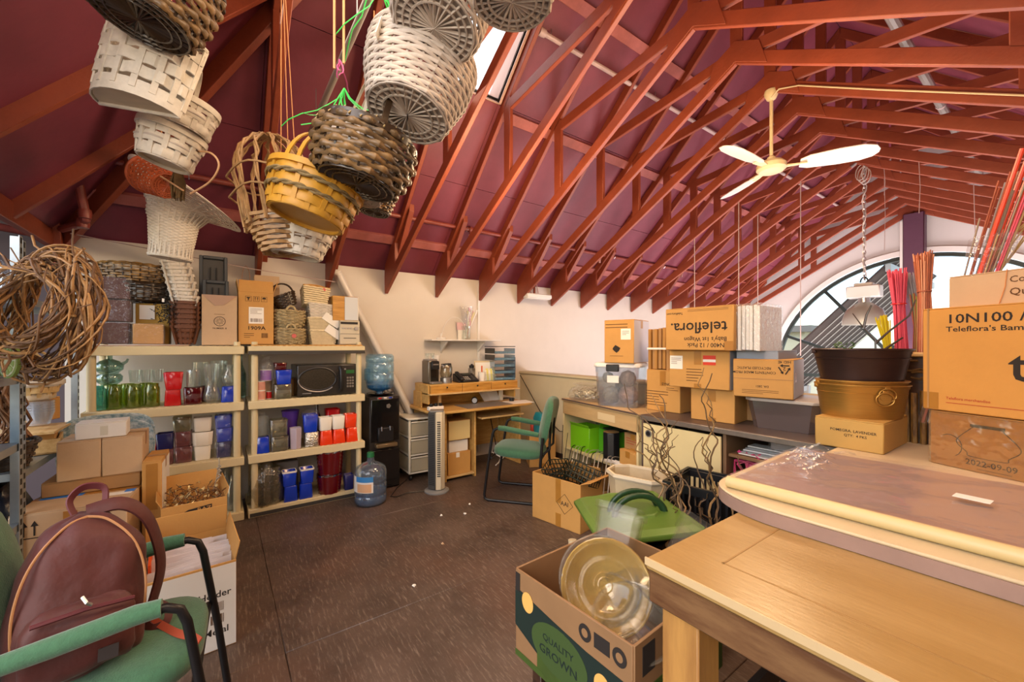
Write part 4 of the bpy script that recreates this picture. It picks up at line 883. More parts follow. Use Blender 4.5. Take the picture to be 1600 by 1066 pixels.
# g, h, i large whitewashed baskets
t = basket('hanging_basket', 'large whitewashed willow basket with a barcode tag, biggest of all', (-1.465, .575, 2.235), [(0, .150), (.15, .158), (.6, .195), (1, .205)], .24, M_WWHD, tilt(12, -12), M_WWHD, rows=19, N=22, amp=.0045, t=.006, fill=1.25, split=True, rim='roll')
tg = box1('price_tag', (-.12, -.165, .16), (.002, .045, .07), M_LABEL, t); tg.rotation_euler = (0, 0, R(60))
bars(tg, 0, 0, .03, .04, 0) if False else None; tg2 = box1('tag_barcode', (.0016, 0, 0), (.0006, .026, .035), M_INK, tg)
handle(t, .2, .22, .50, M_WWHD, .010, 1)
t = basket('hanging_basket', 'whitewashed round basket with a spoked base at the frame top', (-1.25, .585, 2.43), [(0, .135), (.15, .15), (1, .165)], .16, M_WWHD, tilt(10, -14), M_WWHD, rows=13, N=22, amp=.004, t=.006, fill=1.25, split=True); handle(t, .16, .15, .32, M_WWHD, .009, 1)
t = basket('hanging_basket', 'whitewashed basket barely showing beside the skylight', (-.97, .70, 2.385), [(0, .115), (1, .15)], .16, M_WWHD, tilt(3, 0), M_WWHD, rows=9, N=20, split=True); handle(t, .14, .15, .36, M_WWHD, .009, 1)
# j dark basket, k white one behind it
t = basket('hanging_basket', 'dark brown hyacinth basket with a wrapped rim and tall handle', (-1.65, .44, 2.005), [(0, .145), (.25, .175), (.7, .19), (1, .182)], .18, M_HYA, tilt(13, -4), M_DKW, rows=8, N=24, amp=.007, t=.010, fill=1.25, bead=.4, split=True, rim='braid', mrim=M_DKW)
mb = MB()
for k in range(30): a = 2*PI*k/30; mb.tube([(.195*cos(a), .195*sin(a), .165), (.178*cos(a+.06), .178*sin(a+.06), .20)], .003, 4)
mb.o('rim_stitches', mat('pale_rush', '#9a8458', .6), t, kind='stuff'); MB().lathe([(.176, .15), (.19, .16), (.192, .19), (.178, .195), (.172, .17)], 30).o('rim_band', M_DKW, t); handle(t, .18, .18, .46, M_DKW, .015, .6, ax='x')
t = basket('hanging_basket', 'whitewashed basket nested behind the dark hyacinth one', (-1.83, .45, 2.03), [(0, .14), (.4, .17), (1, .18)], .22, M_WWHD, tilt(14, -4), rows=12, N=22, split=True)
for o_ in (-.05, -.02, .015): handle(t, .165, .21, .47, M_WWH, .008, .5, off=o_)
# l yellow splint basket
bands = [(.09, .018, M_YEL, .004, .003), (.26, .020, M_YEL, .004, .005), (.43, .006, M_ROPE, .007, .007), (.56, .020, M_YEL, .004, .005), (.70, .006, M_ROPE, .007, .007), (.82, .018, M_YEL, .004, .005)]
t = basket('hanging_basket', 'yellow splint basket with braided rush bands and split handle', (-1.885, .295, 1.90), [(0, .145), (1, .185)], .17, M_YEL, tilt(15, -7, 130), M_YEL, N=18, bands=bands, base='board', mbase=mat('oak_base', '#b9893c', .55, n=(5, .2)), rim='hoop', mrim=M_YEL, sw=.013)
for o_ in (-.03, .03): handle(t, .16, .16, .36, M_YEL, .013, .3, off=o_, ax='x', lean=-o_*.4)
for q in (.42, .70):
    mb = MB(); rr_ = .145+.04*q+.008
    for ph in (0, PI): mb.tube([((rr_+.004*cos(10*2*PI*k/80+ph))*cos(2*PI*k/80), (rr_+.004*cos(10*2*PI*k/80+ph))*sin(2*PI*k/80), .17*q+.006*sin(10*2*PI*k/80+ph)) for k in range(80)], .005, 5, closed=True)
    mb.o('rush_braid', M_ROPE, t)
# m rattan basket of arched canes
t = T('hanging_basket', 'tall open basket of twisted rattan canes beside the yellow one', 'basket', (-2.16, .25, 1.80), rot=tilt(-8)); t.scale = (1.2, 1.2, 1.15); rr = random.Random(9)
for k in range(6):
    a = PI*k/6; r0 = .125; pts = []
    for i in range(21): u = i/20; x = cos(PI*u)*r0*(1+.35*sin(PI*u)); z = .10+.38*sin(PI*u)**.7; pts.append((x*cos(a)+.006*rr.uniform(-1, 1), x*sin(a)+.006*rr.uniform(-1, 1), z))
    for ph in (0, PI): MB().tube([(p[0]+.005*cos(i*1.7+ph), p[1]+.005*sin(i*1.7+ph), p[2]) for i, p in enumerate(pts)], .0045, 5).o('cane', M_RATT, t)
mb = MB()
for i in range(8): weave_row(mb, [(0, .07), (1, .12)], .14, .0087+.0175*i, .009, .005, .005, 18, i % 2, 1, n=4)
mb.o('weave', M_RATT, t, kind='stuff')
for z, r0 in ((.30, .155), (.22, .155)): MB().tube([(r0*cos(2*PI*k/30), r0*sin(2*PI*k/30), z+.01*sin(k)) for k in range(30)], .004, 5, closed=True).o('hoop', M_RATT, t)
hangcord((-2.17, .235, 2.29), 2.8, label='raffia cord of the rattan cane basket', r=.0025)
for i, dx in enumerate((-.03, .02, .05)): hangcord((-2.17+dx, .24, 2.29), 3.1+bz(-2.17)*0, label=('thin orange cord above the rattan basket, near strand', 'thin orange cord above the rattan basket, middle strand', 'thin orange cord above the rattan basket, far strand')[i], r=.002, dx=dx*.6, dy=.02*i)
# n white splint bowl, o small brown basket
t = basket('hanging_basket', 'white splint basket hanging lowest, under the yellow one', (-2.185, .30, 1.80), [(0, .105), (1, .155)], .15, M_WWH, tilt(9, -2), M_WWH, N=18, bands=[(.13, .016, M_WWH, .004, .003), (.36, .017, M_WWH, .004, .005), (.52, .005, M_WWHD, .006, .006), (.68, .017, M_WWH, .004, .005), (.9, .014, M_WWH, .004, .005)], base='board', mbase=M_WWH, rim='hoop', mrim=M_WWH, sw=.012); cord(t, [(0, 0, .14), (0, 0, .3)], .002, M_WWH)
t = basket('hanging_basket', 'small brown and gold basket furthest along the pole', (-2.12, .65, 2.06), [(0, .075), (1, .10)], .10, M_GOLDW, tilt(8, -3), M_DKW, rows=8, N=20, amp=.005, t=.005, bead=.3, rim='braid')
hangcord((-2.12, .65, 2.16), 3.1, label='raffia cord of the small brown and gold basket')
for i, (x, y, z) in enumerate(((-1.707, .368, 2.46), (-1.685, .398, 2.48))): hangcord((x, y, z), 3.2, label=('pale raffia cord over the dark handle, near strand', 'pale raffia cord over the dark handle, far strand')[i], m=mat('pale_raffia', '#d2a070', .7), r=.005)
# ribbons
rr = random.Random(5); M_GRN = mat('green_ribbon', '#3ecb5a', .4); M_PNKR = mat('magenta_ribbon', '#c8508a', .4)
def ribbons(label, loc, n, L, m, seed):
    t = T('ribbon_bunch', label, 'ribbon', loc); r = random.Random(seed)
    for k in range(n):
        p = Vector((0, 0, 0)); pts = [p]; d = Vector((r.uniform(-.5, .5), r.uniform(-.5, .5), -1))
        for i in range(6): p = p + d*L/6; d += Vector((r.uniform(-.5, .5), r.uniform(-.5, .5), .12)); pts.append(p)
        MB().tube(pts, .0035, 4, flat=.3).o('ribbon', m, t)
ribbons('green curling ribbons on the pale handle arches', (-1.81, .43, 2.46), 9, .26, M_GRN, 3); ribbons('green curling ribbons at the frame top beside the big basket', (-1.55, .5, 2.80), 8, .28, M_GRN, 8); ribbons('magenta ribbon scrap tied to the pale cords', (-1.70, .385, 2.50), 4, .09, M_PNKR, 12)
# ------------------------------------------------------------------ left foreground: slotted steel racks and what they hold
M_GALV = mat('galvanised_steel', '#aeb9c0', .35, .75, n=(9, .15)); M_GALVD = mat('dull_galvanised_steel', '#8d979d', .45, .6, n=(9, .2))
def steel_rack(label, x0, x1, y0, y1, h, zs):
    t = T('steel_rack', label, 'rack', ((x0+x1)/2, (y0+y1)/2, 0)); w, d = (x1-x0)/2, (y1-y0)/2
    for sx in (-1, 1):
        for sy in (-1, 1):
            p = MB().box((sx*w, sy*(d-.018), h/2), (.003, .036, h)).box((sx*(w-.018), sy*d, h/2), (.036, .003, h)).o('post', M_GALV, t); p['kind'] = 'stuff' if False else 'thing'; del p['kind']
            mb = MB()
            for k in range(int(h/.045)):
                mb.box((sx*(w-.018), sy*(d+.0022), .04+k*.045), (.014, .0012, .026)); mb.box((sx*(w-.0026 if False else w+.0022), sy*(d-.018), .04+k*.045), (.0012, .014, .026))
            mb.o('slot', mat('dark_slot', '#20201e', .7), p, kind='stuff')
    for z in zs:
        mb = MB().box((0, 0, z-.003), (2*w-.008, 2*d-.008, .005))
        for s in (-1, 1): mb.box((0, s*(d-.006), z-.018), (2*w-.008, .003, .034)); mb.box((s*(w-.006), 0, z-.018), (.003, 2*d-.014, .034))
        mb.o('shelf', M_GALV, t)
    return t
steel_rack('galvanised slotted-angle rack with the grapevine wreath hung on it', -2.78, -1.95, -1.10, -.72, 1.86, (.30, .575, .935, 1.235, 1.60))
steel_rack('galvanised slotted-angle rack against the left corner behind the wreath', -3.80, -2.86, -1.10, -.74, 1.86, (.40, .78, 1.60))
# items of the near rack
tag(bag('clear_bag', 'clear plastic bag bulging on top of the steel rack', (-2.52, -.86, 1.605), .14, .12, .30, seed=21), None)
bag('clear_bag', 'second clear plastic bag lower on the steel rack top', (-2.66, -.80, 1.605), .09, .08, .16, seed=22)
carton('flat_carton', 'small orange carton on the steel rack under the bags', (-2.42, -.90, 1.605 if False else 1.2365), (.16, .16, .19), 0, M_CARD, tape=False)
t = T('lime_plaque', 'round green lime-slice plaque on the steel rack edge', 'decoration', (-2.56, -.70, 1.31), rot=(R(90), 0, R(36)))
MB().cyl((0, 0, -.008), (0, 0, .004), .075, n=32).o('rind', mat('lime_rind', '#8aa04a', .5), t); MB().cyl((0, 0, .004), (0, 0, .0065), .066, n=32).o('pith', mat('lime_pith', '#dfe4bc', .5), t)
for k in range(12):
    a0, a1 = 2*PI*k/12+.05, 2*PI*(k+1)/12-.05; MB().prism([(.02*cos((a0+a1)/2), .02*sin((a0+a1)/2)), (.058*cos(a0), .058*sin(a0)), (.061*cos((a0+a1)/2), .061*sin((a0+a1)/2)), (.058*cos(a1), .058*sin(a1))], .0065, .009).o('segment', mat('lime_flesh', '#9fb458', .4), t)
t2 = dup(t, (-2.66, -.755, 1.316), (R(90), 0, R(20)), 'second lime-slice plaque half hidden behind the first')
round_vase('glass_jug', 'clear glass jug above the lime plaque', (-2.60, -.87, 1.2365), [(.05, 0), (.06, .02), (.065, .1), (.045, .16), (.05, .2)], film('bluish_glass', '#dbe8f0', .14, .05, .08, '#cfe0ea'), cat='jug'); MB().tube(arc((-2.68, -.84, 1.355), .05, -60, 110, 10, 'xz', .06), .008, 6).o('handle_loop', MC['bluish_glass'], bpy.data.objects['glass_jug']); bpy.data.objects['handle_loop'].matrix_parent_inverse = Matrix.Translation((2.60, .87, -1.2365))
for i, (x, y, h) in enumerate(((-2.55, -.80, .24), (-2.66, -.86, .2))):
    round_vase('glass_bottle', ('tall clear flask with a long neck on the steel rack', 'clear flask behind the long-necked one on the steel rack')[i], (x, y, .937), [(.05, 0), (.06, .02), (.055, .06), (.02, .12), (.017, h-.02), (.022, h)], MC['bluish_glass'], cat='bottle')
bag('chevron_bag', 'black and white chevron bag on the low rack shelf', (-2.58, -.84, .577), .12, .09, .29, mat('chevron_print', '#e2e2e6', .5), seed=31)
def chevron(m):
    t = m.node_tree; b = t.nodes['Principled BSDF']; tc = t.nodes.new('ShaderNodeTexCoord'); mp = t.nodes.new('ShaderNodeMapping'); mp.inputs['Scale'].default_value = (1, 1, 1); mp.inputs['Rotation'].default_value = (R(20), R(35), 0)
    w = t.nodes.new('ShaderNodeTexWave'); w.wave_profile = 'TRI'; w.inputs['Scale'].default_value = 16; w.inputs['Distortion'].default_value = 6; w.inputs['Detail'].default_value = 0; w.inputs['Detail Scale'].default_value = 3
    r = t.nodes.new('ShaderNodeValToRGB'); r.color_ramp.interpolation = 'CONSTANT'; r.color_ramp.elements[1].position = .5; r.color_ramp.elements[0].color = lin('#1a1c2a'); r.color_ramp.elements[1].color = lin('#dcdde4')
    t.links.new(tc.outputs['Object'], mp.inputs[0]); t.links.new(mp.outputs[0], w.inputs[0]); t.links.new(w.outputs[0], r.inputs[0]); t.links.new(r.outputs[0], b.inputs[0])
chevron(MC['chevron_print'])
carton('flat_carton', 'kraft carton on the lowest steel rack shelf', (-2.45, -.92, .302), (.3, .24, .2), 0, M_CARDD)
for i, (x, z) in enumerate(((-2.2, .937), (-2.3, 1.2365))): bag('clear_bag', ('crumpled clear bag of dried twigs on the middle rack shelf', 'crumpled clear bag beside the jug on the rack')[i], (x, -.86, z), .1, .1, .2, seed=40+i)
# items of the corner rack
t = basket('trug_basket', 'pale wooden trug with two tall strap handles', (-3.36, -.83, 1.075), [(0, .07), (1, .115)], .10, M_BIRCH, (0, 0, R(54)), M_BIRCH, N=14, bands=[(.2, .02, M_WOOD, .004, .004), (.55, .02, M_BIRCH, .004, .005), (.86, .016, M_WWH, .004, .004)], base='board', rim='hoop', mrim=M_WWH, sw=.012)
for o_ in (-.025, .03): handle(t, .085, .07, .26, M_BIRCH, .013, .3, off=o_, ax='y')
for k in range(5): round_vase('plastic_cup', 'clear plastic cup under the wooden trug, ' + ('lowest', 'second', 'middle', 'fourth', 'topmost')[k] + ' of the nested cups', (-3.33, -.80, .935+k*.014), [(.04, 0), (.06, .075)], film('milky_plastic', '#e8eaee', .12, .15, .25, '#dfe2ea'), n=16, cat='cup', group='stacked clear cups')
carton('wine_carton', 'small kraft carton with a wine-glass mark beside the trug', (-3.52, -.86, .935), (.14, .14, .13), R(70), M_CARD, tape=False)
t = open_box('wooden_crate', 'shallow pale wooden crate under the cups and trug', (-3.40, -.85, .782), (.34, .24, .08), R(10), M_BIRCH, th=.012)
box1('crate_lid', (-3.40, -.85, .90), (.36, .26, .012), M_BIRCH); tag(bpy.data.objects['crate_lid'], 'thin birch board lying on top of a pale crate', 'board'); carton('flat_carton', 'kraft carton inside the pale wooden crate', (-3.40, -.85, .788), (.3, .2, .106), R(10), M_CARD, tape=False)
t = basket('dark_basket', 'dark brown basket with tall hoop handle on the corner rack', (-3.00, -.85, .782), [(0, .09), (1, .125)], .12, M_DKW, rows=8, N=18, amp=.005, t=.005, rim='braid'); handle(t, .12, .11, .30, M_BLACK, .008, .6, ax='x')
bag('dark_bag', 'navy plastic sack slumped under the dark hoop basket', (-3.05, -.86, .402), .15, .1, .30, mat('navy_sack', '#131722', .3, bump=(14, .8)), seed=17)
tw = T('twig_bundle', 'bundle of brown bark strips standing beside the steel post', 'twigs', (-3.0, -.80, .95)); rr = random.Random(6); mb = MB()
for k in range(26):
    x = rr.uniform(-.10, .06); mb.tube([(x+.02*sin(i*1.3+k), rr.uniform(-.05, .03), -.05+i*.085+rr.uniform(0, .02)) for i in range(6)], rr.uniform(.004, .01), 5)
mb.o('strips', mat('bark_strip', '#8a5c36', .7, n=(14, .5)), tw, kind='stuff')
t = T('film_roll', 'roll of clear plastic film lying by the shelf post', 'roll', (-3.60, -.775, .845), rot=(0, R(90), R(50))); MB().cyl((0, 0, -.07), (0, 0, .07), .055, n=24).o('film', film('silvery_film', '#e6eaf0', .35, .12, .55, '#dfe4ec', bump=(9, .6)), t); MB().lathe([(.02, -.072), (.026, -.072), (.026, .072), (.02, .072)], 16).o('core', M_CARDL, t)
box1('roll_block', (-3.60, -.85, .785), (.12, .14, .01), M_CARDL); tag(bpy.data.objects['roll_block'], 'scrap of card under the plastic film roll', 'card')
def oval_tray(label, loc, w, h, rz, m):
    t = T('patterned_tray', label, 'tray', loc, rot=(R(-14), 0, R(rz))); n = 28
    sup = lambda s, y: [Vector((s*w/2*(abs(cos(a))**.55)*(1 if cos(a) >= 0 else -1), y, h/2+s*h/2*(abs(sin(a))**.55)*(1 if sin(a) >= 0 else -1))) for a in (2*PI*k/n for k in range(n))]
    MB().loft([sup(.86, .03), sup(1.0, .0), sup(1.0, -.008), sup(.95, -.008), sup(.82, .018)], True, True).o('dish', m, t, ang=60); return t
M_PAIS = mat('blue_paisley', '#c9d3d6', .35, n=(38, .5), col2='#5f8494')
oval_tray('blue paisley oval tray leaning at the back, behind the carton pair', (-3.46, -.55, .58), .44, .37, 96, M_PAIS); oval_tray('smaller blue paisley oval tray leaning in front of its twin', (-3.40, -.50, .58), .34, .33, 96, M_PAIS)
# wreaths
def wreath(label, loc, R0, r, rot, seed, n=58):
    t = T('grapevine_wreath', label, 'wreath', loc, rot=rot); rr = random.Random(seed); mb = [MB(), MB()]
    for k in range(n):
        ph = rr.uniform(0, 6.28); q = r*math.sqrt(rr.uniform(.1, 1)); tw = rr.choice((1, 2, 2, 3))*rr.choice((1, -1)); a0 = rr.uniform(0, 6.28); L = rr.uniform(2.2, 5.5); pts = []
        for i in range(24):
            a = a0+L*i/23; b = ph+tw*a; qq = q*(1+.25*sin(3*a+k)); pts.append(((R0+qq*cos(b))*cos(a), (R0+qq*cos(b))*sin(a), qq*sin(b)))
        if rr.random() < .35: e = Vector(pts[-1]); pts += [tuple(e+Vector((cos(a)*.03-sin(a)*.03, sin(a)*.03+cos(a)*.03, rr.uniform(0, .02)))), tuple(e+Vector((cos(a)*.08-sin(a)*.05, sin(a)*.08+cos(a)*.05, rr.uniform(-.01, .04))))]
        mb[k % 2].tube(pts, rr.uniform(.002, .0055), 5)
    mb[0].o('vines', mat('grapevine', '#7a5636', .65, n=(25, .45)), t, kind='stuff'); mb[1].o('pale_vines', mat('pale_grapevine', '#b4854f', .6, n=(25, .4)), t, kind='stuff'); return t
wreath('large brown grapevine wreath hanging over the steel post', (-2.49, -.57, 1.50), .235, .05, (R(84), R(8), R(38)), 3)
wreath('second grapevine wreath hanging inside the larger one', (-2.40, -.62, 1.52), .165, .04, (R(78), R(-14), R(50)), 5, 40)

# ------------------------------------------------------------------ carton pile on the left
def upmarks(t, x, z, y, s=1):
    for k in (0, 1):
        mb = MB(); mb.box((x+k*.035*s, y, z), (.006*s, .0008, .05*s)); mb.prism([(x+k*.035*s-.013*s, z+.02*s), (x+k*.035*s+.013*s, z+.02*s), (x+k*.035*s, z+.045*s)], 0, .0008, Matrix.Translation((0, y+.0004, 0)) @ Matrix.Rotation(R(90), 4, 'X')); mb.o('arrow_mark', M_INK, t)
    MB().box((x+.0175*s, y, z-.035*s), (.075*s, .0008, .004)).o('mark_line', M_INK, t)
t = carton('large_carton', 'large tan carton printed with two up arrows under the pile', (-3.08, -.56, 0), (.41, .46, .58), R(84), M_CARDL); upmarks(t, -.155, .50, -.2312)
MB().box((-.10, .02, .5822), (.16, .09, .0012)).o('blue_tape', mat('blue_tape', '#1f78d8', .4), t); MB().box((.14, -.08, .5822), (.10, .05, .0012)).o('white_sticker', M_LABEL, t); box1('blue_label', (.175, -.05, .5828), (.04, .05, .001), mat('blue_tape', '#1f78d8', .4), t)
carton('flat_carton', 'flat dark brown carton between the arrow carton and the pair', (-3.22, -.545, .5835), (.38, .26, .075), R(88), M_CARDD, tape=False)
carton('small_carton', 'tan carton of the side-by-side pair nearest the steel rack', (-3.215, -.60, .659), (.165, .26, .205), R(90), M_CARDL, front_tape=False); carton('small_carton', 'tan carton of the side-by-side pair nearest the shelves', (-3.215, -.432, .659), (.165, .26, .205), R(90), M_CARDL, front_tape=False)
t = carton('white_carton', 'small white carton lying across the tan pair', (-3.17, -.52, .8665), (.20, .15, .085), R(92), M_CARDW, tape=False); box1('tape_patch', (.01, -.0758, .04), (.03, .001, .05), M_CTAPE if False else mat('pale_tape', '#c9c4b4', .3), t)
t = carton('tall_carton', 'tall slim kraft carton standing behind the arrow carton', (-3.18, -.30, 0), (.085, .30, .72), R(88), M_CARD); box1('white_edge', (.0432, 0, .36), (.001, .28, .68), M_LABEL, t)
carton('flat_carton', 'kraft carton under the paisley trays', (-3.46, -.50, 0), (.42, .18, .575), R(92), M_CARDD)
t = carton('label_carton', 'kraft carton with a long white shipping label on its front', (-2.96, -.125, 0), (.31, .40, .365), R(92), M_CARD); box1('long_label', (0.02, -.2008, .315), (.26, .001, .085), M_LABEL, t); text('Folded Leaves/Gift Tags', .018, (.01, -.2016, .34), FR, M_INK, t); lines(t, -.03, .305, .12, .02, -.2016, 2, M_INKR); bars(t, .115, .315, .04, .035, -.2016)
t = open_box('leaf_carton', 'open kraft carton full of gold metallic leaf picks', (-3.03, -.122, .3668), (.29, .36, .135), R(95), M_CARD, flaps=(('b', .08, 4), ('l', .05, 25), ('r', .05, 15)))
MB().prism([(-.05, .055), (.055, .07), (.075, .085), (.075, .11), (-.03, .10), (-.06, .085)], 0, .0008, Matrix.Translation((0, -.1806, 0)) @ Matrix.Rotation(R(90), 4, 'X')).o('black_logo', M_INK, t); text('RAZ', .03, (.04, -.182, .09), FR, M_CARD, t, sx=1.1)
rr = random.Random(12); mb = MB(); M_GLEAF = mat('gold_leaf', '#e0cf9c', .35, .35, n=(20, .3)); st = MB()
for k in range(120):
    x, y = rr.uniform(-.125, .125), rr.uniform(-.15, .15); p = Vector((x, y, rr.uniform(.07, .16))); d = Vector((rr.uniform(-1, 1), rr.uniform(-1, 1), rr.uniform(-.2, 1))).normalized()*rr.uniform(.02, .045); w = d.cross(Vector((rr.random(), rr.random(), rr.random()))).normalized()*.009
    mb.add([p, p+d*.5+w, p+d, p+d*.5-w, p+d*.5+w.cross(d).normalized()*.004], [(0, 1, 4), (1, 2, 4), (2, 3, 4), (3, 0, 4)]); st.tube([p-d*.8, p, p+d], .0018, 3)
mb.o('leaves', M_GLEAF, t, kind='stuff'); st.o('stems', M_BRN, t, kind='stuff'); pk = MB()
pk.tube([(.10, .08, .1), (.115, .07, .17), (.12, .06, .22), (.13, .055, .27), (.128, .06, .31)], .003, 4)
for z in (.18, .21, .24): pk.tube([(.12, .06, z), (.135, .045, z+.02), (.125, .04, z+.03)], .006, 5)
pk.o('tall_leaf_pick', mat('silver_pick', '#c8c4b8', .3, .6), t, kind='stuff')
t = open_box('white_front_carton', 'open white-fronted carton of paper sleeves beside the green armchair', (-2.47, -.115, 0), (.33, .44, .385), R(94), M_CARD, flaps=(('l', .1, 20), ('r', .08, 12), ('b', .13, -8)))
box1('white_face', (0, -.2208, .19), (.328, .001, .37), M_CARDW, t); text('Holder', .042, (.085, -.222, .25), FR, M_INK, t); text('Metal', .042, (.09, -.222, .085), FR, M_INK, t); bars(t, .095, .195, .05, .04, -.222, n=10, seed=4); bars(t, .095, .14, .05, .04, -.222, n=10, seed=5)
mb = MB(); rr = random.Random(3)
for k in range(46): mb.box((rr.uniform(-.10, .13), -.16+k*.0072, .19+rr.uniform(0, .012)), (.12, .0016, .36), rz=rr.uniform(-.05, .05))
mb.o('paper_sleeves', mat('white_paper', '#e4dcdc', .7), t, kind='stuff'); box1('orange_sleeve', (-.14, .05, .33), (.01, .2, .12), mat('orange_paper', '#d8541e', .6), t)
carton('flat_carton', 'kraft carton on the floor between chair and label carton', (-2.62, -.47, 0), (.30, .36, .33), R(90), M_CARD)

# ------------------------------------------------------------------ green armchairs
M_GFAB = mat('green_fabric', '#3f6c4e', .95, n=(60, .18), bump=(220, .25), sheen=.3)
def pad(w, d, th, rnd_=.6, n=36, crown=.02, front=0):
    sup = lambda s: [(s*w/2*abs(cos(a))**rnd_*(1 if cos(a) >= 0 else -1), s*d/2*abs(sin(a))**rnd_*(1 if sin(a) >= 0 else -1)) for a in (2*PI*k/n for k in range(n))]
    rings = []
    for s, z in ((.90, -th*.5), (.98, -th*.36), (1.0, 0), (.985, th*.3), (.92, th*.5), (.7, th*.5+crown*.6), (.35, th*.5+crown), (.02, th*.5+crown*1.05)): rings.append([Vector((x, y, z)) for x, y in sup(s)])
    return rings
def armchair(label, loc, rz):
    t = T('armchair', label, 'chair', loc, rz); hw = .232
    mb = MB().loft(pad(.45, .46, .07)); mb.o('seat', M_GFAB, t, ang=60, loc=(0, -.01, .42), rot=(R(-3), 0, 0))
    rings = pad(.43, .42, .055, .5); bk = MB()
    bk.loft([[Vector((p.x, p.z*-1 + .9*p.x*p.x - .0, p.y)) for p in r] for r in rings]); bk.o('backrest', M_GFAB, t, ang=60, loc=(0, .235, .70), rot=(R(-12), 0, 0))
    for s in (-1, 1):
        path = [(s*hw, .20, .60), (s*hw, -.10, .645), (s*hw, -.165, .645), (s*hw, -.195, .63), (s*hw, -.21, .59), (s*(hw+.0), -.255, .30), (s*hw, -.285, .06), (s*hw, -.28, .025), (s*hw, -.25, .0125), (s*hw, .20, .0125), (s*hw, .235, .03), (s*hw, .24, .07), (s*hw, .215, .35), (s*hw, .235, .58)]
        MB().tube(path, .0125, 10).o('side_frame', M_BLACKM, t, ang=60)
        MB().tube([(s*hw, .20, .605), (s*hw, .05, .624), (s*hw, -.10, .647), (s*hw, -.155, .649)], [.022, .026, .026, .023], 12, flat=.9).o('arm_pad', M_GFAB, t, ang=60)
    MB().cyl((-hw, .22, .40), (hw, .22, .40), .011).o('rear_rail', M_BLACKM, t); MB().cyl((-hw, -.225, .385), (hw, -.225, .385), .011).o('front_rail', M_BLACKM, t)
    for s in (-.11, .11): MB().tube([(s, .20, .39), (s, .275, .46), (s, .285, .70)], .011, 8).o('back_support', M_BLACKM, t)
    return t
armchair('green fabric armchair in the corner carrying the maroon backpack', (-1.71, -.27, 0), R(177))
armchair('green fabric armchair pushed up to the desk', (-2.98, 2.26, 0), R(-50))
# backpack
M_BP = mat('maroon_nylon', '#501b15', .6, n=(6, .3), bump=(9, .9), sheen=.1); M_BPD = mat('dark_maroon_trim', '#5a2328', .6); M_ZIP = mat('tan_piping', '#a8784e', .5)
bp = T('backpack', 'maroon nylon backpack slouching on the green armchair seat', 'backpack', (-1.655, -.325, .462), rot=(R(-6), R(3), R(103))); bp.scale = (.80, .78, .95)
def bp_ring(w, d, z, cx=0, cy=0, e=.62, n=28, sg=0):
    r = random.Random(int(z*1000)+sg); return [Vector((cx+w/2*abs(cos(a))**e*(1 if cos(a) >= 0 else -1)*(1+r.uniform(-.015, .015)), cy+d/2*abs(sin(a))**e*(1 if sin(a) >= 0 else -1)*(1+r.uniform(-.02, .02)), z+.006*sin(5*a+z*40))) for a in (2*PI*k/n for k in range(n))]
MB().loft([bp_ring(.30, .20, 0), bp_ring(.345, .25, .02), bp_ring(.355, .265, .12, 0, -.005), bp_ring(.345, .255, .22, 0, .0), bp_ring(.315, .23, .31, 0, .012), bp_ring(.25, .18, .38, 0, .03), bp_ring(.16, .12, .425, 0, .045), bp_ring(.05, .05, .44, 0, .055)]).o('body', M_BP, bp, ang=70, sub=2)
MB().loft([bp_ring(.25, .07, .03, 0, -.125, .7), bp_ring(.28, .105, .05, 0, -.13, .7), bp_ring(.28, .11, .14, 0, -.13, .7), bp_ring(.25, .085, .20, 0, -.12, .7), bp_ring(.19, .04, .225, 0, -.11, .7)]).o('front_pocket', M_BP, bp, ang=70, sub=1)
tx = bpy.data.textures.new('creases', 'CLOUDS'); tx.noise_scale = .16; tx.noise_depth = 1
for c_ in bp.children:
    dm = c_.modifiers.new('creases', 'DISPLACE'); dm.texture = tx; dm.strength = .045; dm.mid_level = .5
zp = [(-.15*1.02, -.105, .10), (-.16, -.10, .20), (-.145, -.085, .29), (-.11, -.06, .36), (-.05, -.025, .415), (.0, -.01, .43)]
zp = smooth(zp); MB().tube(zp, .004, 6).o('piping', M_ZIP, bp); MB().tube([(-x, y, z) for x, y, z in zp], .004, 6).o('piping', M_ZIP, bp)
MB().tube([(-.12, -.176, .195), (0, -.19, .205), (.12, -.176, .195)], .006, 6).o('pocket_flap_edge', M_BPD, bp)
MB().tube(smooth([(-.03, .06, .43), (-.045, .08, .475), (-.01, .09, .51), (.045, .085, .50), (.05, .075, .45)]), .016, 4, flat=.25).o('grab_loop', M_BPD, bp)
for s in (1,): MB().tube(smooth([(.0, .06, .435), (.09, .05, .445), (.16, .05, .40), (.205, .06, .31), (.225, .06, .20), (.20, .05, .09)]), .026, 8, flat=.4).o('shoulder_strap', M_BP, bp, ang=60)
MB().tube(smooth([(.20, .05, .10), (.245, .02, .075), (.24, -.01, .04), (.20, .0, .03), (.185, .03, .05), (.19, .05, .10)]), .018, 4, flat=.25).o('side_strap', M_BP, bp); MB().tube(smooth([(.20, .03, .05), (.235, -.04, .03), (.26, -.12, .024), (.29, -.20, .024), (.30, -.25, .022)]), .016, 4, flat=.2).o('loose_strap', mat('rust_webbing', '#a4482f', .6), bp)
MB().tube([(-.01, -.19, .24), (.0, -.205, .225), (.012, -.20, .215)], .005, 6).o('zip_pull', M_STEEL, bp); MB().box((.06, -.192, .07), (.05, .004, .035)).o('logo_patch', mat('dark_patch', '#3a3434', .6), bp)
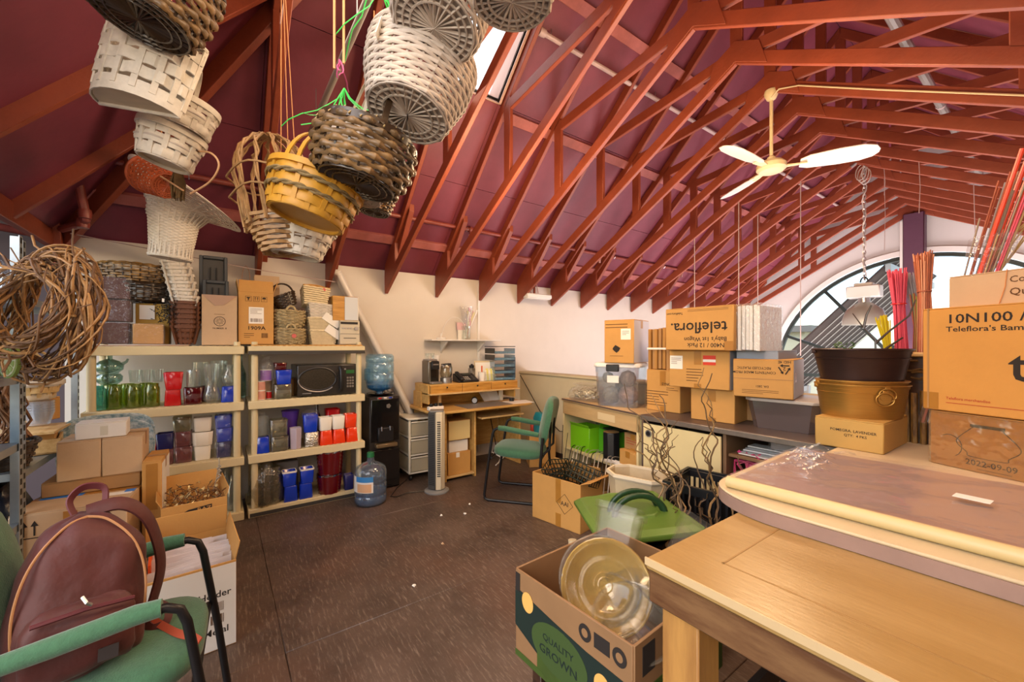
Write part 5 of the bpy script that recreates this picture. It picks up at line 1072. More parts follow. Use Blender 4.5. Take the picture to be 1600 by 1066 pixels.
# ------------------------------------------------------------------ leaning tubes, water cooler, drawers, fan, desk
M_PVC = mat('white_pvc', '#d8d4ce', .3)
for lab, a, b, r in (('thick white tube leaning on the wall behind the rack', (-4.27, .945, 2.09), (-4.27, 1.50, 1.02), .045), ('white tube leaning beside the thick one, reaching the cooler', (-4.20, .95, 2.06), (-4.20, 1.52, .95), .03), ('thin white tube leaning low behind the drawers', (-4.28, 1.36, 1.10), (-4.28, 1.75, .40), .022), ('second thin white tube leaning low beside the first', (-4.23, 1.30, 1.08), (-4.23, 1.70, .40), .018)):
    t = T('leaning_tube', lab, 'tube', b); d = Vector(a)-Vector(b); d0 = d.normalized(); ext = -Vector(b).z/d0.z if False else 0
    foot = Vector(b) - d0*(b[2]/d0.z) if b[2] > 0 else Vector(b); MB().cyl(foot-Vector(b), d, r, n=16).o('pipe', M_PVC, t); MB().cyl(d*.998, d*1.003, r*1.05, n=16).o('end_cap', M_LABEL, t)
# cooler
wc = T('water_cooler', 'black bottom-cupboard water cooler beside the second rack', 'cooler', (-4.02, 1.29, 0), R(90)); M_GLOSSB = mat('gloss_black', '#0c0d10', .18, coat=.5)
MB().box((0, 0, .44), (.29, .30, .88)).o('body', mat('dark_grey_side', '#2a2522', .4), wc, bev=.008); MB().box((0, -.16, .20), (.27, .03, .36)).o('lower_door', M_GLOSSB, wc, bev=.006, seg=2); MB().box((0, -.155, .66), (.27, .02, .40)).o('upper_panel', M_GLOSSB, wc, bev=.006, seg=2)
MB().box((0, -.17, .52), (.15, .04, .14)).o('dispensing_niche', M_BLACK, wc, bev=.008); MB().box((0, -.185, .425), (.20, .07, .035)).o('drip_tray', mat('bronze_tray', '#8a7658', .3, .6), wc, bev=.005); MB().box((0, -.152, .868), (.15, .02, .02)).o('control_strip', M_STEEL, wc, bev=.002)
for x, m in ((-.05, C_RED), (0, M_LABEL), (.05, C_BLUE)): MB().box((x, -.163, .868), (.03, .006, .012)).o('tap_button', m, wc, bev=.002)
for x in (-.04, .04): MB().cyl((x, -.185, .60), (x, -.185, .56), .010, n=10).o('tap', M_CHROME, wc)
MB().lathe([(.016, 0), (.024, .0008), (.002, .001)], 5, M=Matrix.Translation((.03, -.1655, .79)) @ Matrix.Rotation(R(90), 4, 'X')).o('badge', M_STEEL, wc); MB().lathe([(.07, .88), (.13, .90), (.125, .905), (.05, .895)], 24).o('collar', M_GLOSSB, wc)
G_JUG = film('blue_jug_plastic', '#d4ecf8', .12, .06, .22, '#a4d4f0'); G_JUG2 = film('grey_blue_jug_plastic', '#dfe8f0', .10, .06, .12, '#b4c8dc'); M_WATER = film('water', '#a4cdea', .14, .02, .20, '#3d82c0')
def jug(name, label, loc, m, inv=False, hfill=.2):
    t = T(name, label, 'water bottle', loc); P_ = [(.03, .0), (.115, .0), (.132, .02), (.134, .07), (.127, .082), (.134, .094), (.134, .17), (.127, .182), (.134, .194), (.134, .275), (.12, .315), (.07, .345), (.032, .36), (.028, .40), (.031, .41)]
    if inv: P_ = [(r, .40-z) for r, z in P_]
    MB().lathe(P_, 32, cap0=not inv, cap1=inv).o('bottle', m, t, ang=60); return t, P_
t, _ = jug('upturned_water_bottle', 'blue upturned water bottle on the black cooler', (-4.02, 1.29, .885), G_JUG, True); MB().box((-.02, -.118, .20), (.05, .05, .12)).o('handle_recess', G_JUG, t, bev=.01)
MB().lathe([(.001, .02), (.11, .06), (.125, .075), (.128, .14), (.001, .14)], 28).o('water', M_WATER, t)
t, _ = jug('water_jug', 'clear blue water jug with label and green cap on the floor', (-3.60, 1.075, .0), G_JUG2); MB().lathe([(.001, .004), (.112, .006), (.127, .022), (.129, .068), (.122, .082), (.129, .096), (.129, .11), (.001, .11)], 28).o('water', M_WATER, t)
MB().cyl((0, 0, .395), (0, 0, .44), .032, .030, 20).o('cap', mat('green_cap', '#1f6b3f', .4), t, bev=.004); a0 = -98
mb = MB(); mb.loft([[Vector((.1355*cos(R(a)), .1355*sin(R(a)), z)) for z in (.125, .26)] for a in range(a0, a0+96, 6)], False, False, False); mb.o('label', M_LABEL, t); mb = MB(); mb.loft([[Vector((.1362*cos(R(a)), .1362*sin(R(a)), z)) for z in (.215, .26)] for a in range(a0+24, a0+96, 6)], False, False, False); mb.o('blue_band', mat('label_blue', '#3a86c8', .5), t)
mb = MB(); mb.loft([[Vector((.1362*cos(R(a)), .1362*sin(R(a)), z)) for z in (.13, .20)] for a in range(a0+30, a0+90, 6)], False, False, False); mb.o('orange_patch', mat('label_peach', '#dcae84', .6), t)
# drawer tower
dr = T('drawer_tower', 'white three-drawer plastic tower on casters', 'drawers', (-4.09, 1.72, 0), R(88)); M_MILK = film('milky_drawer', '#e6e0d0', .10, .25, .55, '#d0c6ac'); M_CREAM = mat('off_white_plastic', '#dcd4c2', .4)
for sx in (-1, 1):
    for sy in (-1, 1): MB().box((sx*.155, sy*.165, .34), (.022, .022, .54)).o('corner_post', M_CREAM, dr, bev=.004); c = MB().cyl((sx*.14-.01, sy*.15, .025), (sx*.14+.01, sy*.15, .025), .024, n=14).o('caster', M_BLACK, dr)
MB().box((0, 0, .625), (.36, .39, .022)).o('top', M_CREAM, dr, bev=.008)
for k in range(3):
    z = .075+k*.18; MB().box((0, 0, z), (.32, .34, .018)).o('frame_rail', M_CREAM, dr, bev=.003); d = MB().box((0, -.178, z+.09), (.285, .008, .145)).o('drawer', M_MILK, dr, bev=.003); MB().box((0, 0, z+.085), (.27, .31, .13)).o('drawer_box', M_MILK, dr) if False else None
    MB().box((0, -.186, z+.158), (.29, .02, .012)).o('drawer_lip', M_CREAM, d, bev=.003); MB().box((0, .0, z+.06), (.24, .26, .09)).o('contents', mat('dim_contents', '#b49a74', .8, n=(9, .4)), d, bev=.02); MB().box((-.160, 0, z+.09), (.004, .30, .14)).o('side_panel', M_MILK, dr)
# tower fan
tf = T('tower_fan', 'grey and beige tower fan standing before the desk', 'fan', (-3.52, 1.665, 0), R(62)); MB().lathe([(.001, 0), (.115, 0), (.115, .012), (.10, .022), (.03, .03), (.001, .03)], 28).o('base', mat('grey_base', '#7a7a78', .4), tf)
mb = MB(); prof = [(-.07, .06), (-.078, 0), (-.07, -.05), (-.01, -.075)]; mb.loft([[Vector((x, y, z)) for x, y in ((-.072, .065), (-.08, -.03), (-.01, -.078), (.0, .07))] for z in (.03, .75)]); mb.o('grille_side', mat('charcoal_grille', '#4c4b48', .5), tf, bev=.006)
mb = MB(); mb.loft([[Vector((x, y, z)) for x, y in ((-.008, -.079), (.045, -.072), (.075, -.03), (.07, .06), (.0, .07))] for z in (.03, .75)]); mb.o('front_shell', mat('beige_fan', '#cfc3a8', .4), tf, bev=.006)
for k in range(26): MB().box((.022, -.0775, .16+k*.02), (.03, .004, .009)).o('vent_slat', mat('dark_slot', '#20201e', .7), tf)
g = MB()
for k in range(40): g.box((-.045, -.0575, .08+k*.0165), (.062, .003, .005), rz=R(-34))
g.o('side_grille', M_BLACK, tf, kind='stuff'); MB().box((0, 0, .755), (.13, .12, .016)).o('top', mat('grey_base', '#7a7a78', .4), tf, bev=.006)
MB().tube([(-3.55, 1.60, .006), (-3.62, 1.42, .006), (-3.58, 1.30, .006), (-3.62, 1.26, .006), (-3.80, 1.38, .006), (-3.98, 1.55, .006)], .004, 6).o('power_lead', M_BLACK); tag(bpy.data.objects['power_lead'], 'black power lead curling on the floor behind the tower fan', 'lead')
# desk with hutch
dk = T('desk', 'golden oak desk with drawered hutch against the white wall', 'desk', (-3.95, 2.28, 0), R(90)); W_ = 1.16; M_LAM = WOOD('desk_laminate', '#cfa763', '#b98d48', 3)
def dpart(n, c, s, m=None, bev=.003, p=None): return MB().box(c, s).o(n, m or M_LAM, p or dk, bev=bev)
mb = MB().prism([(-.62, -.33), (-.54, -.37), (.54, -.37), (.62, -.33), (.62, .36), (-.62, .36)], .70, .722); mb.o('desktop', M_LAM, dk, bev=.004)
dpart('side_panel', (-.10, -.02, .35), (.02, .50, .70)); dpart('side_panel', (-.44, -.02, .35), (.02, .50, .70)); dpart('plinth', (-.27, -.03, .035), (.34, .46, .02), M_BIRCH); dpart('right_panel', (.56, .05, .35), (.02, .45, .70)); dpart('back_panel', (.0, .28, .42), (1.1, .015, .5)); kb = dpart('keyboard_tray', (.24, -.13, .60), (.56, .34, .018), M_BIRCH)
MB().box((.24, -.12, .655), (.62, .3, .05)).o('tray_shadow_box', M_BLACK, dk) if False else None
# hutch
dpart('hutch_shelf', (0, .03, .872), (1.12, .40, .016), M_BIRCH); dpart('hutch_top', (0, .05, .962), (1.10, .37, .018)); dpart('hutch_side', (-.55, .06, .87), (.02, .34, .20)); dpart('hutch_side', (.53, .06, .87), (.02, .34, .20)); dpart('hutch_side', (-.56, .15, .80), (.02, .2, .17)); dpart('hutch_post', (-.38, .0, .795), (.03, .03, .14), M_BIRCH); dpart('hutch_back', (0, .22, .84), (1.1, .012, .24), M_OAK); dpart('hutch_post', (.42, .02, .795), (.04, .04, .14), M_CREAM)
for k in range(3):
    d = dpart('drawer', (-.365+k*.365, -.138, .917), (.36, .016, .085), M_OAK); MB().cyl((-.365+k*.365, -.146, .935), (-.365+k*.365, -.156, .935), .008, n=10).o('knob', M_BLACK, d)
mb = MB().prism([(-.56, -.0), (-.545, -.14), (-.545, .03)], .875, .96); mb.o('angled_corner', M_OAK, dk)
dwn = lambda x, y, z: (-3.95 - y, 2.28 + x, z)              # desk coordinates to room coordinates
HT = .973
# under-desk cartons
t = carton('small_carton', 'cream-ended carton on top of the pile under the desk', dwn(-.27, -.11, .399), (.25, .26, .20), R(90), M_CARD); box1('cream_face', (0, -.1312, .1), (.245, .001, .19), mat('cream_card', '#d3bd84', .7), t)
carton('white_carton', 'white carton in the middle of the pile under the desk', dwn(-.27, -.10, .272), (.22, .24, .125), R(90), M_CARDW, tape=False)
t = carton('small_carton', 'orange kraft carton at the bottom of the pile under the desk', dwn(-.27, -.11, .0465), (.26, .26, .224), R(90), M_CARD, tape=False); box1('white_flap', (-.02, -.1312, .2), (.04, .001, .05), M_LABEL, t)
# desktop things
MB().box((0, 0, 0), (.56, .30, .005)).o('desk_mat', mat('grey_mat', '#77706a', .5), None, loc=dwn(.06, -.18, .7255), rot=(0, 0, R(90))); tag(bpy.data.objects['desk_mat'], 'grey writing mat on the desk', 'mat')
t = T('power_strip', 'white power strip with plugs on the left end of the desktop', 'power strip', dwn(-.52, -.20, .7225), R(90)); box1('strip', (0, 0, .02), (.16, .06, .04), M_LABEL, t, bev=.006)
for x in (-.05, .0, .05): MB().box((x, -.01, .055), (.03, .03, .03)).o('plug', M_BLACK, t, bev=.004)
t = T('desk_clock', 'small round black clock lying on the grey mat', 'clock', dwn(.02, -.05, .7285), R(60)); MB().cyl((0, -.03, .035), (0, .03, .035), .035, n=20).o('case', M_BLACK, t, bev=.004); MB().cyl((0, -.031, .035), (0, -.0325, .035), .027, n=20).o('dial', M_STEEL, t)
for i, (x, rz) in enumerate(((.26, 12), (.36, -8))):
    tag(MB().loft([[Vector((-.07, -.05, 0)), Vector((.07, -.05, 0)), Vector((.07, .06, .12)), Vector((-.07, .06, .12))], [Vector((-.07, -.048, 0)), Vector((.07, -.048, 0)), Vector((.07, .062, .12)), Vector((-.07, .062, .12))]]).o('propped_paper', M_LABEL, None, loc=dwn(x, .10, .724), rot=(0, 0, R(90+rz))), ('white paper propped under the hutch, beside the clock', 'white paper propped under the hutch, nearer its far end')[i], 'paper')
t = T('headset', 'black headset lying at the far end of the desktop', 'headset', dwn(.47, -.06, .735)); MB().tube(arc((0, 0, .01), .07, 0, 200, 14, 'xy'), .008, 6).o('band', M_BLACK, t); MB().cyl((.07, 0, -.01), (.07, 0, .03), .028, n=14).o('ear_cup', M_BLACK, t)
tag(MB().box((0, 0, 0), (.3, .22, .004)).o('loose_sheets', M_LABEL, None, loc=dwn(.50, -.22, .7245), rot=(0, 0, R(80))), 'loose white sheets at the far end of the desktop', 'paper')
# on the hutch
cm = T('coffee_machine', 'silver and black single-cup coffee machine on the hutch', 'coffee machine', dwn(-.475, .0, HT), R(90)); MB().box((0, .03, .12), (.115, .17, .24)).o('body', mat('dark_silver', '#6f6a62', .3, .6), cm, bev=.012, seg=2); MB().box((.012, -.062, .19), (.085, .05, .09)).o('brew_head', M_BLACK, cm, bev=.008); MB().box((.012, -.056, .08), (.085, .006, .13)).o('cup_niche', M_GLOSSB, cm); MB().box((.01, -.085, .012), (.11, .10, .02)).o('drip_tray', M_STEEL, cm, bev=.004); MB().box((0, .03, .245), (.1, .15, .02)).o('lid', M_STEEL, cm, bev=.006); MB().box((.012, -.088, .20), (.06, .004, .012)).o('silver_bar', M_STEEL, cm)
for i, (dx, dy) in enumerate(((-.02, .06), (.02, .02))): round_vase('drinking_glass', ('clear glass on the coffee machine lid, rear', 'clear glass on the coffee machine lid, front')[i], dwn(-.475+dx, dy, HT+.2555), [(.022, 0), (.027, .06)], G_CLEAR, n=14, cat='glass')
for k in range(4): round_vase('paper_cup', 'white paper cup behind coffee machine and kettle, ' + ('lowest', 'second', 'third', 'topmost')[k] + ' of the stack', dwn(-.36, .13, HT+k*.035 if False else HT+.0+k*.06), [(.03, 0), (.042, .11)], mat('white_cup', '#e4e2e0', .5), n=16, cat='cup', group='stacked paper cups')
kt = T('kettle', 'glass kettle with black handle beside the coffee machine', 'kettle', dwn(-.305, .0, HT), R(120)); MB().lathe([(.001, 0), (.062, 0), (.062, .05), (.058, .055)], 24).o('steel_base', M_STEEL, kt); MB().lathe([(.058, .055), (.066, .10), (.058, .17), (.05, .19)], 24).o('glass_body', film('kettle_glass', '#cfc8b4', .16, .04, .15, '#a09a88'), kt); MB().lathe([(.052, .188), (.05, .20), (.001, .206)], 24).o('lid', M_BLACK, kt, cap0=True) if False else MB().lathe([(.052, .188), (.05, .20), (.001, .206)], 24).o('lid', M_BLACK, kt)
MB().tube([(.045, 0, .195), (.085, 0, .195), (.105, 0, .15), (.10, 0, .08), (.075, 0, .05)], .011, 8).o('handle', M_BLACK, kt); MB().tube([(-.05, 0, .17), (-.075, 0, .19)], [.018, .008], 8).o('spout', M_STEEL, kt)
ph = T('desk_phone', 'black desk phone with handset and keypad on the hutch', 'phone', dwn(-.08, -.03, HT), R(86)); MB().loft([[Vector((x, y, z)) for x, y, z in ((-.12, -.09, 0), (.12, -.09, 0), (.12, .09, 0), (-.12, .09, 0))], [Vector((x, y, z)) for x, y, z in ((-.12, -.09, .02), (.12, -.09, .02), (.12, .09, .09), (-.12, .09, .09))]]).o('base', M_BLACK, ph, bev=.006); Mx = Matrix.Rotation(math.atan2(.07, .18), 4, 'X')
MB().box((-.09, .0, .095), (.045, .19, .03), M=Mx if False else Matrix.Translation((0, 0, -.02)) @ Mx).o('handset', M_BLACK, ph, bev=.012, seg=2)
for r_ in range(4):
    for c_ in range(3): MB().box((-.03+c_*.024, -.065+r_*.022, .026+r_*.0086+.003), (.017, .014, .008)).o('key', mat('grey_key', '#a8a49c', .5), ph, bev=.002)
MB().box((.03, .055, .078), (.1, .04, .004), M=None).o('display', mat('lcd', '#6f7468', .3), ph)
for k in range(4): MB().box((.075, -.05+k*.022, .032+k*.0086), (.02, .01, .006)).o('line_key', M_STEEL, ph)
t = T('tin', 'black tin with a picture between the phone and the file holder', 'tin', dwn(.06, .08, HT)); MB().cyl((0, 0, 0), (0, 0, .14), .04, n=20).o('can', mat('dark_tin', '#2e2a28', .3, n=(20, .6), col2='#9a9488'), t, bev=.003); MB().lathe([(.028, .14), (.03, .17), (.012, .175), (.012, .185)], 16).o('pump', M_BLACK, t)
pc_ = T('pen_cup', 'cream pen cup holding an orange scissor handle', 'cup', dwn(.115, -.05, HT)); MB().lathe([(.001, 0), (.034, 0), (.042, .10), (.039, .10), (.032, .006)], 18).o('cup', M_LABEL, pc_); MB().box((.0, 0, .12), (.022, .01, .10)).o('scissor_handle', mat('orange_handle', '#dc5a1e', .4), pc_, bev=.004)
t = T('note_holder', 'clear holder stuffed with yellow and white notes', 'holder', dwn(.21, -.07, HT), R(78))
for k in range(5): MB().box((-.05+k*.025, .005*k, .06+.01*(k % 2)), (.03, .004, .12+.02*(k % 2)), M=Matrix.Rotation(R(-12), 4, 'X')).o('note', (M_LABEL, mat('yellow_note', '#d8cf78', .7))[k % 2], t)
MB().box((0, -.035, .04), (.13, .004, .08)).box((0, .0, .003), (.13, .07, .006)).o('holder_front', G_CLEAR, t, kind='stuff')
t = T('file_folder', 'upright manila file folder behind the notes', 'folder', dwn(.22, .06, HT), R(72)); MB().box((0, 0, .11), (.24, .012, .22), M=Matrix.Rotation(R(-6), 4, 'X')).o('folder', mat('manila', '#cdbb98', .7), t); MB().box((0, -.012, .10), (.22, .004, .20), M=Matrix.Rotation(R(-6), 4, 'X')).o('sheet', M_LABEL, t)
tr = T('letter_tray_stack', 'stack of five clear blue letter trays on the hutch end', 'letter trays', dwn(.41, .03, HT), R(78)); M_TRAY = film('blue_clear_tray', '#b4cfe0', .14, .1, .35, '#7fa6c0')
for k in range(5):
    z = .005+k*.075; MB().box((0, 0, z), (.25, .32, .005)).o('tray', M_TRAY, tr); MB().box((-.125, 0, z+.03), (.004, .32, .06)).o('tray_side', M_BLACK if k > 2 else M_TRAY, tr); MB().box((.125, 0, z+.03), (.004, .32, .06)).o('tray_side', M_TRAY, tr); MB().box((0, -.16, z+.014), (.25, .004, .026)).o('tray_lip', M_TRAY, tr); MB().box((.0, .02, z+.012), (.2, .26, .015)).o('papers', M_LABEL, tr)
MB().box((-.0, .0, .385), (.26, .33, .008)).o('top_sheet', M_BLACK, tr); MB().box((.14, .0, .14), (.018, .25, .24)).o('binder', mat('dark_blue_binder', '#26384e', .5), tr)
# wall shelf
ws = T('wall_shelf', 'small white bracket shelf on the wall above the desk', 'shelf', (-4.245, 2.36, 1.44), R(90)); box1('board', (0, 0, -.009), (.92, .21, .018), M_WHITE, ws, bev=.003)
for x in (-.25, .25): MB().prism([(.10, -.02), (-.06, -.02), (-.07, -.03), (.06, -.12), (.10, -.16)], -.009, .009, Matrix.Translation((x, 0, 0)) @ Matrix(((0, 0, 1, 0), (1, 0, 0, 0), (0, 1, 0, 0), (0, 0, 0, 1)))).o('bracket', M_WHITE, ws, bev=.002)
round_vase('glass_vase', 'clear glass vase holding wrapped stems on the wall shelf', (-4.26, 2.40, 1.441), [(.04, 0), (.05, .02), (.045, .10), (.06, .16)], G_CLEAR)
sp = T('stem_bunch', 'cellophane-wrapped white and pink stems in the wall-shelf vase', 'stems', (-4.26, 2.40, 1.46)); rr = random.Random(8)
for k in range(7): MB().tube([(0, 0, 0), (rr.uniform(-.03, .03), .02+k*.008, .16), (rr.uniform(-.04, .04), .02+k*.018, .30+rr.uniform(0, .1))], [.004, .008, .014], 6).o('stem', (M_WHITE, mat('cream_stem', '#d8d0a8', .6), mat('blush_stem', '#cfa4ac', .6))[k % 3], sp)
MB().lathe([(.03, .10), (.05, .2), (.085, .38)], 12).o('cellophane', G_WRAP, sp)
MB().tube(arc((-4.24, 2.235, 1.45), .165, 172, 10, 18, 'yz', .25), .0035, 5).o('wire_arch', M_WHITE); tag(bpy.data.objects['wire_arch'], 'thin white wire arch standing on the wall shelf', 'wire'); t = T('router', 'flat white puck under one end of the wire arch', 'gadget', (-4.24, 2.06, 1.4405)); MB().cyl((0, 0, 0), (0, 0, .02), .055, n=20).o('puck', M_WHITE, t, bev=.005); MB().cyl((0, 0, .02), (0, 0, .07), .008, n=8).o('aerial', M_WHITE, t)
t = T('pink_note', 'pink notepad leaning against the wall on the bracket shelf', 'notepad', (-4.30, 2.36, 1.441), R(90)); MB().box((0, 0, .07), (.12, .008, .09), M=Matrix.Translation((0, 0, .09)) @ Matrix.Rotation(R(-8), 4, 'X')).o('pad', mat('pale_pink', '#dcb8bc', .7), t); MB().box((0, .005, .06), (.1, .006, .12)).o('stand', M_LABEL, t)
# cables and small things under the desk and along the pony wall
for i, (m, pts) in enumerate(((M_WHITE, [(-3.9, 2.62, .01), (-4.0, 2.72, .04), (-4.1, 2.66, .09), (-4.15, 2.8, .01), (-3.9, 2.95, .01)]), (M_WHITE, [(-3.85, 2.55, .01), (-4.05, 2.8, .02), (-4.1, 2.95, .12), (-4.2, 2.9, .3)]), (M_BLACK, [(-4.05, 2.6, .02), (-4.15, 2.75, .15), (-4.2, 2.7, .5)]))):
    tag(MB().tube(pts, .006, 6).o('floor_lead', m), ('white lead coiled on the floor under the desk', 'white lead rising up the wall under the desk', 'black lead hanging behind the desk')[i], 'lead')
t = T('backpack_teal', 'teal bag with red panel behind the green armchair', 'bag', (-3.62, 3.02, .36)); t.name = 'teal_bag'; MB().loft([bp_ring(.16, .10, 0), bp_ring(.19, .12, .03), bp_ring(.19, .12, .17), bp_ring(.14, .08, .23)]).o('body', mat('teal_fabric', '#1f8a96', .6, n=(8, .3)), t, ang=60); MB().box((-.09, -.03, .06), (.05, .08, .1)).o('red_panel', mat('red_fabric', '#a83a28', .6), t, bev=.01)
carton('small_carton', 'kraft carton on the floor carrying the teal bag', (-3.62, 3.02, 0), (.3, .26, .358), R(60), M_CARD)
tag(MB().tube([(-4.28, 3.22, .98), (-3.9, 3.245, .55), (-3.55, 3.25, .36), (-3.2, 3.25, .42), (-2.98, 3.24, .52)], .005, 5).o('wall_lead', M_BLACK), 'black lead drooping along the cream low wall', 'lead')
t = T('strip_light', 'white strip light fixed under a truss tail on the wall', 'light', (-4.17, 3.42, 2.02), rot=(0, 0, 0)); MB().box((0, 0, 0), (.12, .42, .055)).o('housing', M_WHITE, t, bev=.01); MB().box((0, 0, -.032), (.09, .38, .012)).o('diffuser', mat('diffuser', '#e8e6e0', .3), t, bev=.004); MB().tube([(-.0, -.1, .03), (.02, -.16, .10), (.05, -.14, .17), (.06, -.06, .14), (.02, 0, .04)], .006, 6).o('lead', mat('dusty_lead', '#b08a80', .6), t); MB().box((0, -.05, .08), (.02, .02, .14)).o('mount_bracket', M_TRUSS, t)
# ------------------------------------------------------------------ storage row along the low wall
M_TAN = mat('tan_laminate', '#c2a272', .5, n=(4, .12), stretch=(1, 1, 6)); M_CRM = mat('cream_laminate', '#dccb98', .45, n=(3, .06)); M_DKT = mat('dark_brown_edge', '#5a4a44', .45, n=(8, .15))
su = T('shelf_cabinet', 'low tan open shelf cabinet holding lime green boxes', 'cabinet', (-2.42, 2.865, 0), R(-9)); L_, D_ = 1.02, .40
def part(n, c, s, m, p, bev=.003): return MB().box(c, s).o(n, m, p, bev=bev)
part('top', (0, 0, .84), (L_+.02, D_+.02, .02), M_TAN, su); part('apron', (0, -D_/2+.01, .765), (L_, .02, .125), M_TAN, su); part('side', (-L_/2+.01, 0, .415), (.02, D_, .83), M_CRM, su); part('side', (L_/2-.01, 0, .415), (.02, D_, .83), M_CRM, su); part('back', (0, D_/2-.006, .415), (L_-.04, .012, .83), mat('green_grey_back', '#7f8a62', .6), su); part('shelf', (0, 0, .375), (L_-.04, D_-.02, .022), M_CRM, su); part('bottom', (0, 0, .05), (L_-.04, D_-.02, .02), M_TAN, su)
part('worn_patch', (.14, -D_/2-.0008, .765), (.22, .001, .06), mat('worn_pale', '#d6bf94', .6), su, 0); part('edge_strip', (0, -D_/2-.009, .845), (L_, .006, .012), M_DKT, su, 0)
ca, sa_ = cos(R(-9)), sin(R(-9))
lw = lambda x, y, z: (-2.42+x*ca-y*sa_, 2.865+x*sa_+y*ca, z)
M_LIME = mat('lime_green_box', '#6fb414', .4, n=(3, .08)); M_LIMED = mat('darker_green_box', '#4f9a1c', .4)
t = open_box('lime_box', 'bright lime green box standing at the left on the shelf', lw(-.28, -.07, .387), (.27, .2, .225), R(-6), M_LIME, flaps=(('f', .03, 30),)); t = open_box('lime_box', 'second green box in shade behind the black canister', lw(-.03, .04, .387), (.2, .2, .225), R(-9), M_LIMED, flaps=(('l', .05, -20),))
t = T('black_canister', 'black round-cornered canister on the cabinet shelf', 'canister', lw(.10, -.11, .387), R(-9)); MB().loft([sqring(.13, 0, .28), sqring(.13, .235, .28), sqring(.12, .24, .28)]).o('body', M_BLACK, t, bev=.003); MB().loft([sqring(.128, .241, .28), sqring(.118, .2415, .28)]).o('lid', M_CARDIN, t)
carton('small_carton', 'orange kraft carton with red print at the right of the shelf', lw(.37, -.06, .387), (.20, .22, .14), R(-12), M_CARD); t = carton('small_carton', 'brown printed carton stacked on the orange one in the cabinet', lw(.37, -.02, .528), (.20, .2, .13), R(-9), M_CARDD); lines(t, 0, .07, .15, .06, -.1006, 3, M_INKR)
tag(box1('flat_tray', lw(.0, .04, .618), (.2, .14, .012), M_BLACK), 'dark flat tray lying on top of the second green box', 'tray'); 
# arched wire hoops
hp = T('wire_hoops', 'bundle of curved white wires spilling over the shelf front', 'wires', lw(-.05, -.20, .39), R(-9)); rr = random.Random(4)
for k in range(12):
    x = -.34+k*.05; pts = smooth([(x, .15, .012+rr.uniform(0, .012)), (x+.06, .0, .03+rr.uniform(0, .03)), (x+.14, -.09, .0), (x+.19, -.15, -.10), (x+.21, -.18, -.22), (x+.21, -.19, -.33)], 3)
    MB().tube(pts, .0045, 5).o('wire', mat('white_wire', '#b8b2a8', .35, .4) if k % 3 else M_BLACKM, hp)
wr = T('white_wire_pile', 'tangle of white plastic-coated wire on the shelf by the cartons', 'wires', lw(.25, -.15, .389), 0); mb = MB()
for k in range(22): mb.tube([(rr.uniform(-.18, .2), rr.uniform(-.05, .03), rr.uniform(.003, .02)) for _ in range(4)], .003, 4)
mb.o('strands', M_PVC, wr, kind='stuff')
carton('small_carton', 'dark carton in the shade at the bottom of the shelf cabinet', lw(-.2, .0, .061), (.3, .25, .16), R(-9), M_CARDD, tape=False)
# bag of stuff on top
bagt = T('moss_bag', 'clear bag of pale ribbon tangles on the shelf cabinet', 'bag', lw(-.30, -.04, .851), R(-4)); mb = MB(); rr = random.Random(14)
for k in range(90):
    a = rr.uniform(0, 6.3); p = Vector((rr.uniform(-.17, .17), rr.uniform(-.12, .12), rr.uniform(.02, .10))); mb.tube([p, p+Vector((cos(a)*.04, sin(a)*.04, .012)), p+Vector((cos(a+1)*.07, sin(a+1)*.05, -.005))], .008, 4, flat=.4)
mb.o('ribbon_tangle', mat('pale_tangle', '#b5a888', .7, n=(12, .3)), bagt, kind='stuff')
b_ = bag('film_cover', '', (0, 0, 0), .235, .17, .15, G_WRAP, seed=33, neck=.55); b_.parent = bagt; del b_['category']
# clear tote with lid and doll heads
tt = T('storage_tote', 'clear tote with white lid and black clips on the shelf cabinet', 'tote', lw(.10, .0, .851), R(22)); M_TOTE = film('clear_tote', '#f0f2f6', .10, .10, .07, '#d8dce8'); mb = MB()
mb.loft([sqring(.34, 0, .08, .28), sqring(.38, .34, .08, .31), sqring(.37, .34, .08, .30), sqring(.33, .006, .08, .27)]).o('tub', M_TOTE, tt, ang=40)
MB().loft([sqring(.40, .335, .08, .33), sqring(.40, .355, .08, .33), sqring(.37, .372, .08, .30)]).o('lid', M_WHITE, tt, bev=.004); MB().box((-.02, -.172, .33), (.11, .025, .06)).o('clip', M_BLACK, tt, bev=.006); MB().box((-.02, -.163, .235), (.10, .004, .06)).o('sticker', M_LABEL, tt)
for k, (x, y, z, r, m) in enumerate(((-.10, -.05, .24, .05, '#b0a07c'), (.08, -.07, .24, .07, '#c4a690'), (.08, -.06, .10, .085, '#bb9a86'), (-.07, -.05, .09, .08, '#a8966c'), (.0, .06, .17, .07, '#b8a890'))):
    me = MB().lathe([(.002, -r), (r*.6, -r*.8), (r*.95, -r*.3), (r, r*.1), (r*.75, r*.7), (.002, r)], 14, c=(x, y, z)).o('raffia_ball', mat('raffia_ball_%d' % k, m, .8, n=(30, .45), bump=(60, .9)), tt, ang=70)
t = carton('upright_carton', 'upright kraft carton with leaf mark on the clear tote', lw(.15, .02, 1.2235), (.26, .34, .36), R(16), M_CARD, front_tape=False); box1('label', (.06, -.1708, .24), (.085, .001, .09), M_LABEL, t); lines(t, .06, .25, .06, .04, -.1716, 3); MB().prism([(-.02, .10), (.0, .085), (.02, .10), (.035, .125), (.01, .14), (-.01, .15), (-.03, .13), (-.035, .115)], 0, .0008, Matrix.Translation((-.02, -.1706, 0)) @ Matrix.Rotation(R(90), 4, 'X')).o('leaf_mark', M_INK, t); lines(t, -.02, .31, .2, .05, -.1706, 2); lines(t, -.02, .06, .12, .012, -.1706, 1)
